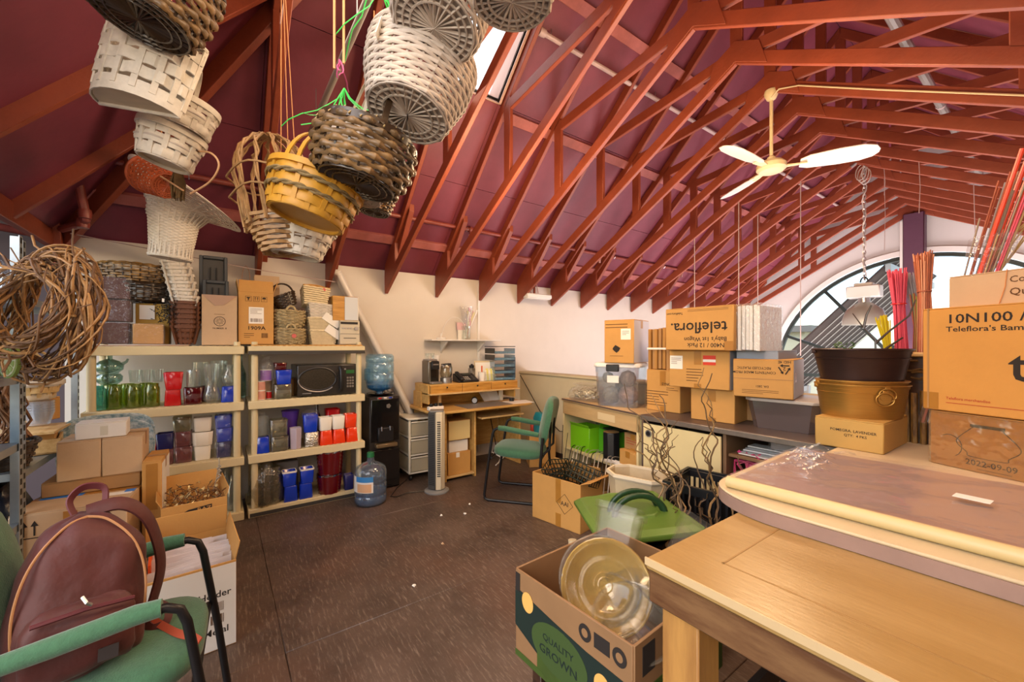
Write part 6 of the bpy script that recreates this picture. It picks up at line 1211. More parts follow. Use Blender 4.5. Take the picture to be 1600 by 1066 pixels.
box1('grey_side', (.1308, 0, .18), (.001, .335, .35), mat('grey_carton_side', '#b8b8c4', .7), t)  # right side face coloured grey over the kraft
carton('large_carton', 'grey-white carton behind the upright leaf carton', lw(.40, .06, 1.2235-.372), (.22, .3, .72), R(8), mat('grey_carton_side', '#b8b8c4', .7), tape=False) if False else None
# dark topped cabinet
dc = T('door_cabinet', 'dark-topped cabinet with cream sliding door and open shelves', 'cabinet', (-1.28, 2.885, 0)); L2, D2 = 1.27, .62
part('top', (0, 0, .832), (L2, D2, .036), M_DKT, dc); part('top_edge', (0, -D2/2-.004, .830), (L2, .008, .034), mat('metal_edge', '#8f857c', .35, .6, n=(12, .2)), dc); part('side', (-L2/2+.01, 0, .405), (.022, D2-.02, .81), M_DKT, dc); part('side', (L2/2-.01, 0, .405), (.022, D2-.02, .81), M_DKT, dc); part('divider', (-.02, 0, .42), (.022, D2-.04, .78), mat('brown_divider', '#7a5c40', .5), dc); part('back', (0, D2/2-.006, .42), (L2-.04, .01, .8), M_DKT, dc)
d = part('sliding_door', (-.325, -D2/2+.012, .42), (.58, .018, .74), M_CRM, dc); MB().cyl((-.565, -D2/2+.004, .72), (-.565, -D2/2-.005, .72), .026, n=20).o('lock_ring', M_STEEL, d); MB().cyl((-.565, -D2/2-.004, .72), (-.565, -D2/2-.008, .72), .017, n=16).o('lock_core', M_BLACK, d); MB().box((-.525, -D2/2+.001, .75), (.006, .004, .045), rz=Matrix.Rotation(R(-35), 4, 'Y')).o('scratch_slot', M_BLACK, d)
sh = part('shelf', (.30, 0, .68), (.60, D2-.06, .02), mat('brown_divider', '#7a5c40', .5), dc); part('shelf', (.30, 0, .50), (.60, D2-.06, .02), MC['brown_divider'], dc); part('bottom', (0, 0, .05), (L2-.04, D2-.04, .02), M_DKT, dc)
for k in range(5): tag(box1('long_tray', (-1.02, 2.68+.03*k, .6975+.007*k), (.42, .10, .006), (M_LABEL, M_STEEL)[k % 2]), 'flat pale strip, %s of the strips piled inside the open cabinet' % ('lowest', 'second', 'middle', 'fourth', 'topmost')[k], 'strip', 'flat strips in the cabinet')
pack('small clear-wrapped parcel on the flat strips in the cabinet', (-1.02, 2.78, .735), .14, .1, .05, mat('grey_parcel', '#9a9088', .6), 0, 'wrapped_parcel', 'parcel')
pk = T('pink_tissue', 'bright pink tissue bundle on the lower open shelf', 'tissue', (-1.17, 2.68, .512)); rr = random.Random(5); mb = MB()
for k in range(40): a = rr.uniform(0, 6.3); mb.tube([(rr.uniform(-.1, .12), rr.uniform(-.05, .1), .02+rr.uniform(0, .06)), (rr.uniform(-.1, .14), rr.uniform(-.06, .1), .10+rr.uniform(0, .06)), (rr.uniform(-.08, .16), rr.uniform(-.06, .08), .14+rr.uniform(0, .06))], .012, 4, flat=.3)
mb.o('tissue_folds', mat('hot_pink', '#d8327a', .6, n=(9, .3), col2='#c45a70'), pk, kind='stuff'); tag(MB().tube([(-1.26, 2.60, .56), (-1.19, 2.61, .565), (-1.12, 2.63, .57)], .028, 10).o('pink_roll', mat('magenta_roll', '#d0148a', .5)), 'magenta rolled bundle in front of the pink tissue', 'roll'); bpy.data.objects['pink_roll'].location.z = -.018
# cartons and totes on the cabinet
CT = .851
t = carton('packing_carton', 'upright kraft carton with check boxes below the cardboard pads', (-1.905, 2.965, CT), (.29, .26, .325), R(2), M_CARD); text('SYNCRO', .03, (.05, -.1316, .215), FR, M_INK, t); lines(t, -.05, .10, .2, .13, -.1306, 6); lines(t, .08, .18, .1, .03, -.1306, 2, seed=8)
cp = T('card_pads', 'bundle of folded brown cardboard pads tied with white strap', 'cardboard pads', (-1.91, 2.96, 1.1825), R(2)); rr = random.Random(7)
for k in range(9): MB().box((-.12+k*.03, rr.uniform(-.01, .01), .16+rr.uniform(-.006, .006)), (.024, .2, .32+rr.uniform(0, .012)), rz=R(rr.uniform(-6, 6))).o('pad', M_CARDD if k % 2 else mat('ochre_pad', '#a8793c', .75), cp)
MB().loft([[Vector((x, y, z)) for x, y in ((-.142, -.118), (.142, -.118), (.142, .118), (-.142, .118))] for z in (.155, .17)], False, False).o('strap', M_LABEL, cp)
carton('packing_carton', 'low kraft carton next to the check-box carton under the stack', (-1.47, 2.90, CT), (.29, .34, .222), R(6), M_CARD)
t = carton('label_carton', 'kraft carton with white label and red sticker in mid stack', (-1.54, 2.88, 1.0745+.0), (.42, .40, .262), R(4), M_CARD); box1('white_label', (-.155, -.2008, .175), (.095, .001, .095), M_LABEL, t); lines(t, -.155, .185, .075, .05, -.2016, 4); box1('red_sticker', (.08, -.2008, .195), (.085, .001, .065), mat('red_sticker', '#cf3a20', .5), t); box1('white_band', (.08, -.2014, .192), (.085, .001, .018), M_LABEL, t); lines(t, -.01, .09, .14, .10, -.2006, 5, seed=12); box1('grey_side', (.2108, 0, .131), (.001, .39, .255), mat('bluish_shade_card', '#8f9aa8', .7), t)  # right side face has bluish shade put into its colour
t = carton('wagon_carton', 'big kraft carton with upside-down print topping the stack', (-1.50, 2.80, 1.3385), (.47, .36, .29), R(2), M_CARD, front_tape=False)
text('teleflora.', .105, (.0, -.1808, .155), FRU, M_INK, t, sx=1.05); text("Baby's 1st Wagon", .040, (.05, -.1808, .075), FRU, M_INK, t); text('97N400 / 12 Pack', .040, (.075, -.1808, .035), FRU, M_INK, t); text('Teleflora.com', .022, (-.165, -.1808, .255), FRU, M_INK, t); lines(t, .07, .27, .28, .018, -.1806, 2, mat('brown_ink', '#8a5a28', .8)); box1('tape_patch', (.205, -.1806, .03), (.055, .001, .06), M_TAPE, t)
wb = T('wrapped_sheets', 'bundle of white sheets in clear plastic beside the upside-down carton', 'sheets', (-1.19, 2.83, 1.3385), R(2)); rr = random.Random(9)
for k in range(6): MB().box((-.055+k*.022, 0, .14+rr.uniform(-.004, .004)), (.018, .32, .275+rr.uniform(0, .012)), rz=R(rr.uniform(-2, 2))).o('sheet', M_LABEL, wb)
MB().loft([[Vector((x, y, z)) for x, y in ((-.072, -.175), (0, -.18), (.072, -.175), (.075, 0), (.072, .175), (-.072, .175))] for z in (0, .15, .292)]).o('plastic_wrap', G_WRAP, wb)
carton('long_carton', 'carton in a bluish shade colour lying behind the upside-down carton', (-1.19, 2.93, 1.0745), (.24, .36, .262), R(4), mat('bluish_shade_card', '#8f9aa8', .7), tape=False)  # whole carton takes the bluish shade colour of its neighbour's side
tt2 = T('grey_tote', 'smoky translucent tote with pale lid on the dark cabinet', 'tote', (-1.06, 2.93, CT), R(6)); MB().loft([sqring(.33, 0, .1, .30), sqring(.39, .175, .1, .36), sqring(.38, .175, .1, .35), sqring(.32, .006, .1, .29)]).o('tub', film('smoky_tote', '#9a8880', .12, .12, .5, '#7d6e6c'), tt2, ang=40); MB().loft([sqring(.41, .172, .1, .38), sqring(.41, .19, .1, .38), sqring(.37, .197, .1, .34)]).o('lid', mat('pale_lid', '#b4aaa0', .35), tt2, bev=.003); MB().box((0, 0, .08), (.28, .25, .12)).o('contents', mat('dark_contents', '#51423f', .8, n=(8, .3)), tt2, bev=.02)
carton('flat_carton', 'low kraft carton behind the smoky tote', (-1.31, 3.07, CT), (.2, .2, .2), 0, M_CARDD, tape=False)
t = carton('recycle_carton', 'kraft carton with upside-down recycling mark on the smoky tote', (-1.165, 2.90, 1.0495), (.32, .42, .235), R(12), M_CARD, tape=False)
text('CONTENTS MADE FROM', .021, (-.045, -.2108, .155), FRU, M_INK, t); text("RECYCLED PLASTIC", .021, (-.045, -.2108, .182), FRU, M_INK, t)
c0 = (.115, .180); tri = [(c0[0]+.040*cos(R(a)), c0[1]+.040*sin(R(a))) for a in (-90, 30, 150)]
for k in range(3):
    (xa, za), (xb, zb) = tri[k], tri[(k+1) % 3]; lp2 = lambda u, o_=0: Vector((xa+(xb-xa)*u-(zb-za)*o_, -.2112, za+(zb-za)*u+(xb-xa)*o_))
    mb = MB().tube([lp2(.14), lp2(.66)], .0048, 4, flat=.2, up=lp2(0, 1)-lp2(0)); q = [lp2(.62, .14), lp2(.62, -.14), lp2(.84)]; mb.loft([q, [p+Vector((0, .0006, 0)) for p in q]]); mb.o('recycle_arrow', M_INK, t)
text('2', .03, (.115, -.2108, .182), FRU, M_INK, t); text('HID 4E', .022, (.115, -.2108, .222), FRU, M_INK, t); text('DA. 2851', .018, (0, -.2108, .07), FRU, M_INK, t); lines(t, -.01, .035, .2, .03, -.2106, 3); MB().box((0, -.2106, .115), (.316, .0012, .004)).o('flap_seam', M_CARDD, t); box1('grey_side', (.1608, 0, .118), (.001, .41, .228), mat('pale_grey_side', '#b9bcc2', .7), t); box1('clear_tape', (.163, -.16, .13), (.001, .08, .06), M_CTAPE, t)

# ------------------------------------------------------------------ on the floor in front of the cabinets
t = open_box('open_carton', 'open kraft carton marked AAI full of dark wire baskets', (-2.345, 2.225, 0), (.46, .30, .36), R(10), M_CARD, flaps=(('b', .07, -25), ('r', .10, 70)))
for z, h in ((.27, .18), (.05, .10)): box1('front_tape', (.03, -.1508, z), (.05, .001, h), M_TAPE, t)
mb = MB(); mb.tube([(.09+x, -.1512, .185+z) for x, z in ((-.075, 0), (0, .075), (.075, 0), (0, -.075))], .0018, 4, closed=True).o('diamond_mark', M_INK, t); text('AAI', .045, (.09, -.1512, .185), FR, M_INK, t)
def wire_basket(label, loc, rot, w, d, h):
    t = T('wire_basket', label, 'wire basket', loc, rot=rot); mb = MB(); m = mat('dark_green_wire', '#20281e', .4, .3)
    for i in range(4):
        z = h*i/3; mb.tube([(-w/2, -d/2, z), (w/2, -d/2, z), (w/2, d/2, z), (-w/2, d/2, z)], .0045, 4, closed=True)
    n = 6
    for k in range(n+1):
        x = -w/2+w*k/n; mb.tube([(x, -d/2, h), (x, -d/2, 0), (x, d/2, 0), (x, d/2, h)], .004, 4)
    for k in range(5):
        y = -d/2+d*k/4; mb.tube([(-w/2, y, h), (-w/2, y, 0), (w/2, y, 0), (w/2, y, h)], .004, 4)
    mb.o('wires', m, t, kind='stuff'); MB().tube([(-w/2, -d/2, h), (w/2, -d/2, h), (w/2, d/2, h), (-w/2, d/2, h)], .004, 5, closed=True).o('rim_wire', m, t); return t
wire_basket('dark green wire basket tipped in the AAI carton, nearest the desk', (-2.43, 2.225, .31), (R(20), R(-12), R(20)), .18, .14, .12); wire_basket('dark green wire basket tipped in the AAI carton, nearest the bin', (-2.23, 2.27, .32), (R(-22), R(10), R(8)), .22, .14, .13); wire_basket('dark green wire basket low in the middle of the AAI carton', (-2.34, 2.225, .24), (R(6), R(4), R(10)), .24, .14, .1)
tag(MB().tube([(-2.50, 2.30, .2), (-2.55, 2.36, .45), (-2.60, 2.42, .68)], .003, 5).o('thin_stake', M_BLACKM), 'thin black stake leaning out of the AAI carton', 'stake'); tag(MB().tube([(-2.47, 2.31, .2), (-2.53, 2.38, .45), (-2.55, 2.43, .62)], .003, 5).o('thin_stake', M_BLACKM), 'second thin stake beside the taller one in the AAI carton', 'stake')
bn = T('waste_bin', 'scuffed beige plastic bin in front of the cream door', 'bin', (-1.74, 2.33, 0), R(17)); M_BIN = mat('beige_bin', '#cdb994', .5, n=(5, .18))
mb = MB(); mb.loft([sqring(.34, 0, .2, .2), sqring(.41, .49, .2, .27), sqring(.40, .49, .2, .26), sqring(.33, .01, .2, .19)]).o('tub', M_BIN, bn, ang=40); MB().loft([sqring(.415, .47, .2, .275), sqring(.435, .485, .2, .295), sqring(.43, .505, .2, .29), sqring(.40, .505, .2, .26), sqring(.40, .48, .2, .26)], False, False).o('rim', mat('pale_bin_rim', '#ddceb0', .45), bn)
carton('flat_carton', 'kraft carton on the floor under the black crate', (-1.22, 2.24, 0), (.32, .3, .31), R(8), M_CARDD)
cr = T('black_crate', 'black slotted plastic crate behind the curly branches', 'crate', (-1.215, 2.225, .3135), R(10)); w, d, h = .31, .33, .29
mb = MB().box((0, 0, .006), (w-.03, d-.03, .012)).o('base', M_BLACK, cr)
for (cx, cy, ax) in ((0, -d/2, 0), (0, d/2, 0), (-w/2, 0, 1), (w/2, 0, 1)):
    L = w if ax == 0 else d; s = lambda l, z, hh: MB().box((cx, cy, z), (l, .008, hh) if ax == 0 else (.008, l, hh))
    s(L, .08, .16).o('wall', M_BLACK, cr); s(L, h-.02, .04).o('wall_rim', M_BLACK, cr, bev=.003)
    for k in range(11): u = -L/2+L*k/10; MB().box((cx+(u if ax == 0 else 0), cy+(u if ax else 0), .205), (.012, .008, .10) if ax == 0 else (.008, .012, .10)).o('slat', M_BLACK, cr)
MB().loft([[Vector((sx*(w/2+o_), sy*(d/2+o_), z)) for sx, sy in ((-1, -1), (1, -1), (1, 1), (-1, 1))] for o_, z in ((.0, h), (.018, h), (.018, h+.012), (.0, h+.012), (.0, h))], False, False).o('lip', M_BLACK, cr)
# green lid tote with a black bag
gt = T('green_lid', 'big olive green lid with dark arched handles over a bagged tub', 'lid', (-1.30, 1.68, .50), rot=(R(5), R(-4), R(-33))); M_GLID = mat('olive_lid', '#5d7c2e', .4, n=(4, .12)); M_DGR = mat('dark_green_handle', '#1f3d22', .4)
MB().loft([sqring(.56, 0, .05, .44), sqring(.60, .012, .05, .48), sqring(.60, .03, .05, .48), sqring(.53, .05, .06, .42), sqring(.50, .045, .06, .39)]).o('lid', M_GLID, gt, bev=.004); MB().loft([sqring(.22, .042, .2, .2, .02, .02), sqring(.20, .056, .2, .18, .02, .02)]).o('raised_panel', M_GLID, gt, bev=.004)
for x in (-.02, .06): MB().tube(arc((x, .02, .03), .125, 4, 176, 14, 'yz', .10), .019, 8, flat=.7).o('handle', M_DGR, gt, ang=60)
MB().tube([(-.29, -.16, .02), (-.30, -.02, .03), (-.29, .12, .02)], .016, 6).o('side_latch', M_GLID, gt)
tb_ = bag('black_bag', 'crumpled black bin bag tub under the olive lid', (-1.30, 1.68, 0), .25, .20, .49, mat('black_bag_plastic', '#15151a', .25, bump=(16, .9)), seed=77, neck=.7, lump=.1); tb_.rotation_euler = (0, 0, R(-33))
tag(MB().cyl((-1.52, 1.50, 0), (-1.56, 1.52, .34), .022).o('pale_post', M_BIN), 'short pale stub standing by the black bin bag', 'stub')
# curly willow
M_WIL = mat('curly_willow', '#6b5236', .6, n=(20, .4)); cw = T('curly_willow', 'bunch of curly brown willow branches between crate and table', 'branches', (-1.03, 1.92, .0)); rr = random.Random(21)
for k in range(13):
    tip = B_*rr.uniform(-.30, .18) + A_*rr.uniform(-.05, .3) + Vector((0, 0, rr.uniform(.72, 1.34)))
    if k < 2: tip = B_*-.30 + A_*(.25+.1*k) + Vector((0, 0, .98+.16*k))
    base = Vector((rr.uniform(-.07, .07), rr.uniform(-.06, .06), .02)); pts = []; a0 = rr.uniform(0, 6.3); tw = rr.uniform(14, 24); amp0 = rr.uniform(.025, .05)
    for i in range(44):
        u = i/43; p = base.lerp(tip, u**1.05); amp = amp0*min(1, u*3)*(1-.3*u); pts.append(p + B_*(amp*sin(a0+tw*u) + .4*amp*sin(2.3*tw*u+k)) + A_*(amp*cos(a0+tw*u*.8)) + Vector((0, 0, .014*sin(tw*u*1.9))))
    MB().tube(pts, [.0085*(1-.72*i/43) for i in range(44)], 5).o('branch', M_WIL if k % 3 else mat('pale_willow', '#9a7a4c', .55, n=(20, .4)), cw)
    for s in range(3):
        i = rr.randrange(14, 36); p = pts[i]; e = p + B_*rr.uniform(-.13, .13) + A_*rr.uniform(-.08, .1) + Vector((0, 0, rr.uniform(.06, .18))); q = [p.lerp(e, v/9) + B_*(.014*sin(v*1.6)) + A_*(.012*cos(v*1.4)) for v in range(10)]; q[0] = p; MB().tube(q, [.0042*(1-.7*v/9) for v in range(10)], 4).o('twig', M_WIL, cw)
t = T('pot', 'dark tub on the floor holding the curly willow', 'pot', (-1.03, 1.92, 0)); MB().lathe([(.001, 0), (.085, 0), (.11, .24), (.10, .24), (.078, .014), (.001, .014)], 20).o('tub', M_BLACK, t)
for i, (x, y, z, r) in enumerate(((-1.0, 1.58, .40, .035), (-.90, 1.62, .45, .05))): pass
# ------------------------------------------------------------------ produce carton on a low stool
st_ = T('low_stool', 'low dark wooden stool under the produce carton', 'stool', (-.88, 1.06, 0)); M_DKWD = WOOD('dark_stool_wood', '#4a3020', '#2e1d14'); box1('seat', (0, 0, .325), (.42, .44, .03), M_DKWD, st_, .004)
for sx in (-1, 1):
    for sy in (-1, 1): box1('leg', (sx*.17, sy*.18, .155), (.045, .045, .31), M_DKWD, st_, .003)
pb = T('produce_carton', 'open printed produce carton full of clear plastic bowls', 'box', (-.88, 1.06, .3415), R(3)); w, d, h = .455, .48, .285; M_PBR = mat('produce_kraft', '#8f6a45', .7, n=(5, .12)); M_PGR = mat('produce_dark_green', '#12251f', .6, n=(6, .15)); M_PGL = mat('produce_leaf_green', '#43591c', .6, n=(5, .3)); M_DISC = mat('orange_disc', '#e0ac5a', .6)
mb = MB().box((0, 0, .004), (w, d, .008)); mb.box((0, -d/2, h/2), (w, .008, h)).box((0, d/2, h/2), (w, .008, h)).box((-w/2, 0, h/2), (.008, d, h)).box((w/2, 0, h/2), (.008, d, h)); mb.o('body', M_PBR, pb, bev=.002)
Y = -d/2-.0048; PX = Matrix.Translation((0, Y+.0004, 0)) @ Matrix.Rotation(R(90), 4, 'X')
MB().prism([(-w/2, .10), (-.10, .055), (.10, .0), (w/2, .0), (w/2, .18), (.08, .185), (-.05, .20), (-w/2, .225)], 0, .0008, PX).o('green_band', M_PGR, pb); MB().prism([(-.12, .0), (.02, .0), (-.02, .05), (-.12, .075)], .0004, .001, PX).o('leaf_print', M_PGL, pb)
MB().prism([(-.03+.115*cos(2*PI*k/32), .115+.072*sin(2*PI*k/32)) for k in range(32)], .0008, .0016, PX).o('oval_badge', mat('badge_green', '#3a4f22', .6), pb); text('QUALITY', .028, (-.03, Y-.0018, .135), FR, M_PGR, pb, sx=1.1); text('GROWN', .036, (-.03, Y-.0018, .095), FR, M_PGR, pb, sx=1.1)
for x, z in ((-.165, .20), (.135, .125)): MB().prism([(x+.027*cos(2*PI*k/24), z+.032*sin(2*PI*k/24)) for k in range(24)], .0012, .002, PX).o('orange_disc', M_DISC, pb)
for x in (.075, .19): MB().prism([(x+.022*cos(2*PI*k/20), .235+.024*sin(2*PI*k/20)) for k in range(20)], .0008, .0016, PX).o('round_mark', M_INK, pb); MB().prism([(x+.011*cos(2*PI*k/20), .235+.012*sin(2*PI*k/20)) for k in range(20)], .0016, .002, PX).o('round_mark_core', M_PBR, pb)
box1('square_mark', (.133, Y, .235), (.052, .0012, .04), M_INK, pb); box1('corner_mark', (-.215, Y, .245), (.022, .0012, .06), M_INK, pb); MB().prism([(-w/2, .02), (-.10, .02), (-.06, .0), (-w/2, .0)], .0008, .0012, PX).o('lower_leaf', M_PGL, pb)
box1('side_mark', (w/2+.0048, -.18, .23), (.0012, .055, .075), M_INK, pb); box1('side_green', (w/2+.0048, 0, .08), (.0012, .46, .15), M_PGL, pb)
P_CL = film('bowl_plastic', '#f8f7f4', .022, .14, .03, '#e8e0d0'); P_YE = film('amber_bowl', '#ecd9a0', .14, .08, .35, '#d9bd78')
def bowl(label, loc, r, h, rot, m):
    t = T('plastic_bowl', label, 'bowl', loc, rot=rot); MB().lathe([(.001, 0), (r*.45, 0), (r*.55, .01), (r*.8, h*.45), (r*.95, h*.9), (r, h), (r*1.06, h+.003), (r*1.06, h-.006), (r*.98, h-.004), (r*.77, h*.45), (r*.52, .014), (.001, .006)], 30).o('shell', m, t, ang=60)
    MB().tube([(r*1.06*cos(2*PI*k/30), r*1.06*sin(2*PI*k/30), h) for k in range(30)], .004, 5, closed=True).o('rim', m, t)
    for q in (.18, .30): MB().tube([(r*q*cos(2*PI*k/20), r*q*sin(2*PI*k/20), .008) for k in range(20)], .003, 4, closed=True).o('base_ring', m, t)
    return t
bowl('amber-tinted plastic bowl tipped towards the room in the produce carton', (-.93, 1.06, .56), .13, .11, (R(62), R(14), R(35)), P_YE); bowl('clear bowl nested behind the amber one', (-.965, 1.08, .555), .125, .10, (R(60), R(14), R(30)), P_CL); bowl('clear bowl low in the front right of the produce carton', (-.76, .985, .50), .105, .11, (R(28), R(4), R(30)), P_CL); bowl('clear bowl upside down beside the amber one', (-.80, 1.16, .60), .12, .10, (R(125), R(20), R(10)), P_CL)
def clam(label, loc, rot, w, d, h):
    t = T('plastic_sleeve', label, 'plastic sleeve', loc, rot=rot)
    for k in range(2): MB().loft([sqring(w*.8-k*.012, 0+k*.012, .1, d*.8-k*.012), sqring(w-k*.012, h-.02+k*.012, .1, d-k*.012)], True, False).o('sleeve', P_CL, t, ang=40)
    MB().loft([sqring(w+.004, h-.03, .1, d+.004), sqring(w+.02, h-.025, .1, d+.02), sqring(w+.02, h, .1, d+.02), sqring(w, h, .1, d)], False, False).o('ribbed_rim', P_CL, t); return t
clam('tall stack of clear square sleeves tilting out of the produce carton', (-.80, 1.17, .44), (R(-38), R(26), R(20)), .21, .21, .36); clam('clear square sleeve behind, leaning on the olive lid', (-1.0, 1.14, .44), (R(-30), R(4), R(25)), .16, .16, .33)
# ------------------------------------------------------------------ work table
M_TTOP = mat('worn_maple_top', '#ac8a54', .3, n=(2.2, .22), bump=(30, .06), stretch=(1, 3.5, 5), col2='#9c7942'); M_APR = mat('worn_brown_apron', '#7d5a38', .45, n=(7, .4), stretch=(1, 1, 5), col2='#5d3a1f'); M_LEG = WOOD('table_leg_wood', '#bd8a48', '#a0703a', 3, (8, 8, 1))
wt = T('work_table', 'worn wooden work table with a heavy apron in the near corner', 'table', (.24, 1.37, 0)); tw, td = 1.60, 1.20
MB().box((0, 0, .886), (tw, td, .026)).o('tabletop', M_TTOP, wt, bev=.004)
for c, s in (((0, -td/2+.02, .838), (tw-.01, .035, .072)), ((0, td/2-.02, .838), (tw-.01, .035, .072)), ((-tw/2+.02, 0, .838), (.035, td-.08, .072)), ((tw/2-.02, 0, .838), (.035, td-.08, .072))): MB().box(c, s).o('apron', M_APR, wt, bev=.005)
MB().box((0, -td/2-.0005, .892), (tw, .004, .016)).o('edge_strip', mat('pale_edge', '#cdb083', .4), wt)
MB().box((0, -td/2+.115, .8992), (tw-.22, .004, .0012)).o('groove', mat('groove_brown', '#9a7540', .5), wt); MB().box((-tw/2+.115, 0, .8992), (.004, td-.22, .0012)).o('groove', MC['groove_brown'], wt)
for sx in (-1, 1):
    for sy in (-1, 1): MB().box((sx*(tw/2-.065), sy*(td/2-.07), .40), (.085, .085, .80)).o('leg', M_LEG, wt, bev=.004)
MB().box((0, 0, .22), (tw-.2, td-.2, .022)).o('lower_shelf', M_LEG, wt, bev=.003)
t = T('black_crate', 'black slotted crate on the table\'s lower shelf', 'crate', (-.22, 1.08, .2325)); M_BSL = M_BLACK
MB().box((0, 0, .006), (.36, .36, .012)).o('base', M_BLACK, t)
for k in range(5): MB().box((-.18+.0, -.15+k*.075, .20), (.012, .018, .40)).o('slat', M_BLACK, t); MB().box((-.15+k*.075, -.18, .20), (.018, .012, .40)).o('slat', M_BLACK, t); MB().box((-.15+k*.075, .18, .20), (.018, .012, .40)).o('slat', M_BLACK, t)
MB().box((0, -.18, .40), (.37, .014, .05)).o('rim', M_BLACK, t); MB().box((-.18, 0, .40), (.014, .37, .05)).o('rim', M_BLACK, t)
carton('white_carton', 'white carton standing inside the table\'s lower shelf', (.10, .98, .2325), (.26, .3, .42), 0, M_CARDW, tape=False); box1('black_tray', (.10, .98, .665), (.30, .34, .02), M_BLACK); tag(bpy.data.objects['black_tray'], 'black flat tray covering the white carton under the table', 'tray')
# rounded board and the wrapped panel on it
bd = T('round_board', 'cream round-cornered tabletop board lying on the work table', 'board', (.03, .0, .9005), R(1.8)); x0, x1, y0, y1 = -.655, 1.0, 1.18, 1.93
poly = [(x1, y0)] + [(x0+.22-.22*cos(R(a)) if False else x0+.22+.22*cos(R(a)), y0+.16+.16*sin(R(a))) for a in range(270, 179, -9)] + [(x0+.06+.06*cos(R(a)), y1-.06+.06*sin(R(a))) for a in range(180, 89, -15)] + [(x1, y1)]
poly = poly[::-1]; MB().prism(poly, .0, .034).o('core', mat('pinkish_board_edge', '#a08070', .6, n=(9, .15)), bd); MB().prism([(x*.999, y*1.0) for x, y in poly], .034, .042).o('top_layer', mat('cream_board', '#cfba94', .4, n=(6, .08)), bd, bev=.003)
wp = T('wrapped_tabletop', 'pinkish panel wrapped in clear plastic with a round cream edge', 'panel', (.165, 1.572, .9435), R(1.8)); MB().box((0, .02, .011), (1.58, .60, .020)).o('panel', mat('dusty_pink_panel', '#a88c80', .35, n=(3, .08)), wp, bev=.003); MB().cyl((-.79, -.30, .016), (.79, -.30, .016), .017, n=14).o('round_edge', mat('cream_edge', '#cdb680', .4), wp)
mb = MB(); rr = random.Random(6); nx, ny = 34, 14; vs = []; fs = []
for j in range(ny+1):
    for i in range(nx+1): x = -.80+1.60*i/nx; y = -.27+.60*j/ny; e = 1 if 0 < i < nx else .6; vs.append((x, y, .0235+e*.006*(sin(x*23+y*9)+sin(y*31-x*11)+rr.uniform(0, 1.2))*.5+.004))
for j in range(ny):
    for i in range(nx): b = j*(nx+1)+i; fs.append((b, b+1, b+nx+2, b+nx+1))
mb.add(vs, fs).o('plastic_wrap', film('panel_wrap', '#f4f2f4', .07, .10, .10, '#e6dede', bump=(9, .6)), wp, ang=80)
cr_ = MB()
for k in range(22): x, y = -.78+rr.uniform(0, .12), rr.uniform(-.1, .33); cr_.tube([(x, y, .03), (x+.03, y+.02, .03+rr.uniform(.005, .03)), (x+.05, y+.05, .028)], .006, 4, flat=.3)
cr_.o('gathered_plastic', G_WRAP, wp, kind='stuff'); b_ = box1('white_sticker', (-.316, -.04, .0375), (.065, .04, .0012), M_LABEL, wp); b_.rotation_euler = (0, 0, R(-6))
# ------------------------------------------------------------------ second table behind it
t2_ = T('back_table', 'cream topped table behind the work table carrying tubs and cartons', 'table', (.30, 2.58, 0)); MB().box((0, 0, .845), (2.0, 1.16, .03)).o('tabletop', mat('cream_table', '#d6c3a0', .45, n=(4, .06)), t2_, bev=.004); MB().box((0, -.55, .79), (1.92, .02, .08)).o('apron', M_TAN, t2_)
for sx in (-1, 1):
    for sy in (-1, 1): MB().box((sx*.93, sy*.51, .415), (.05, .05, .83)).o('leg', M_STEEL, t2_)
TB = .8605
t = carton('lavender_carton', 'plain kraft carton under the gold oval tubs', (-.652, 2.715, TB), (.27, .42, .145), R(-1), mat('ochre_kraft', '#c29a52', .7, n=(3.5, .1)), tape=False); text('POMEGRA. LAVENDER', .018, (.02, -.2108, .09), FR, M_INK, t); text('QTY:  4 PKS', .017, (.03, -.2108, .068), FR, M_INK, t)
M_GOLD = mat('brushed_gold_tin', '#b58a44', .38, .7, n=(30, .12), stretch=(.3, .3, 8)); M_BRZ = mat('dark_bronze_tin', '#3f2e2c', .35, .5, n=(20, .12), stretch=(.4, .4, 6))
def oval_tub(label, loc, rz, a, h, m, ring=True, taper=.86):
    t = T('oval_tub', label, 'tub', loc, rz); e = .78; pr = [(a*taper, 0), (a*(taper+.04), h*.2), (a*.985, h-.012), (a*1.02, h-.004), (a*1.02, h+.003), (a*.97, h), (a*(taper-.02), .01)]
    MB().lathe([(.001, 0)]+pr+[(.001, .012)], 36, sy=e).o('body', m, t, ang=50); MB().tube([(a*1.02*cos(2*PI*k/40), a*1.02*e*sin(2*PI*k/40), h) for k in range(40)], .0045, 6, closed=True).o('rolled_rim', m, t)
    MB().tube([(a*.965*cos(2*PI*k/40), a*.965*e*sin(2*PI*k/40), h*.76) for k in range(40)], .0025, 5, closed=True).o('bead', m, t)
    if ring:
        yy_ = -a*e*.96; MB().tube([(.035+.036*cos(2*PI*k/24), yy_-.008-.004*sin(2*PI*k/24), h*.62+.032*sin(2*PI*k/24)) for k in range(24)], .0032, 6, closed=True).o('ring_pull', m, t); MB().box((.035, yy_-.006, h*.62+.034), (.022, .012, .016)).o('ring_tab', m, t, bev=.002); MB().cyl((.035, yy_-.0, h*.62), (.035, yy_-.004, h*.62), .026, n=18).o('ring_boss', m, t)
    for s in (-1, 1): MB().box((s*a*1.01, 0, h-.012), (.012, .03, .02)).o('ear', m, t, bev=.003)
    return t
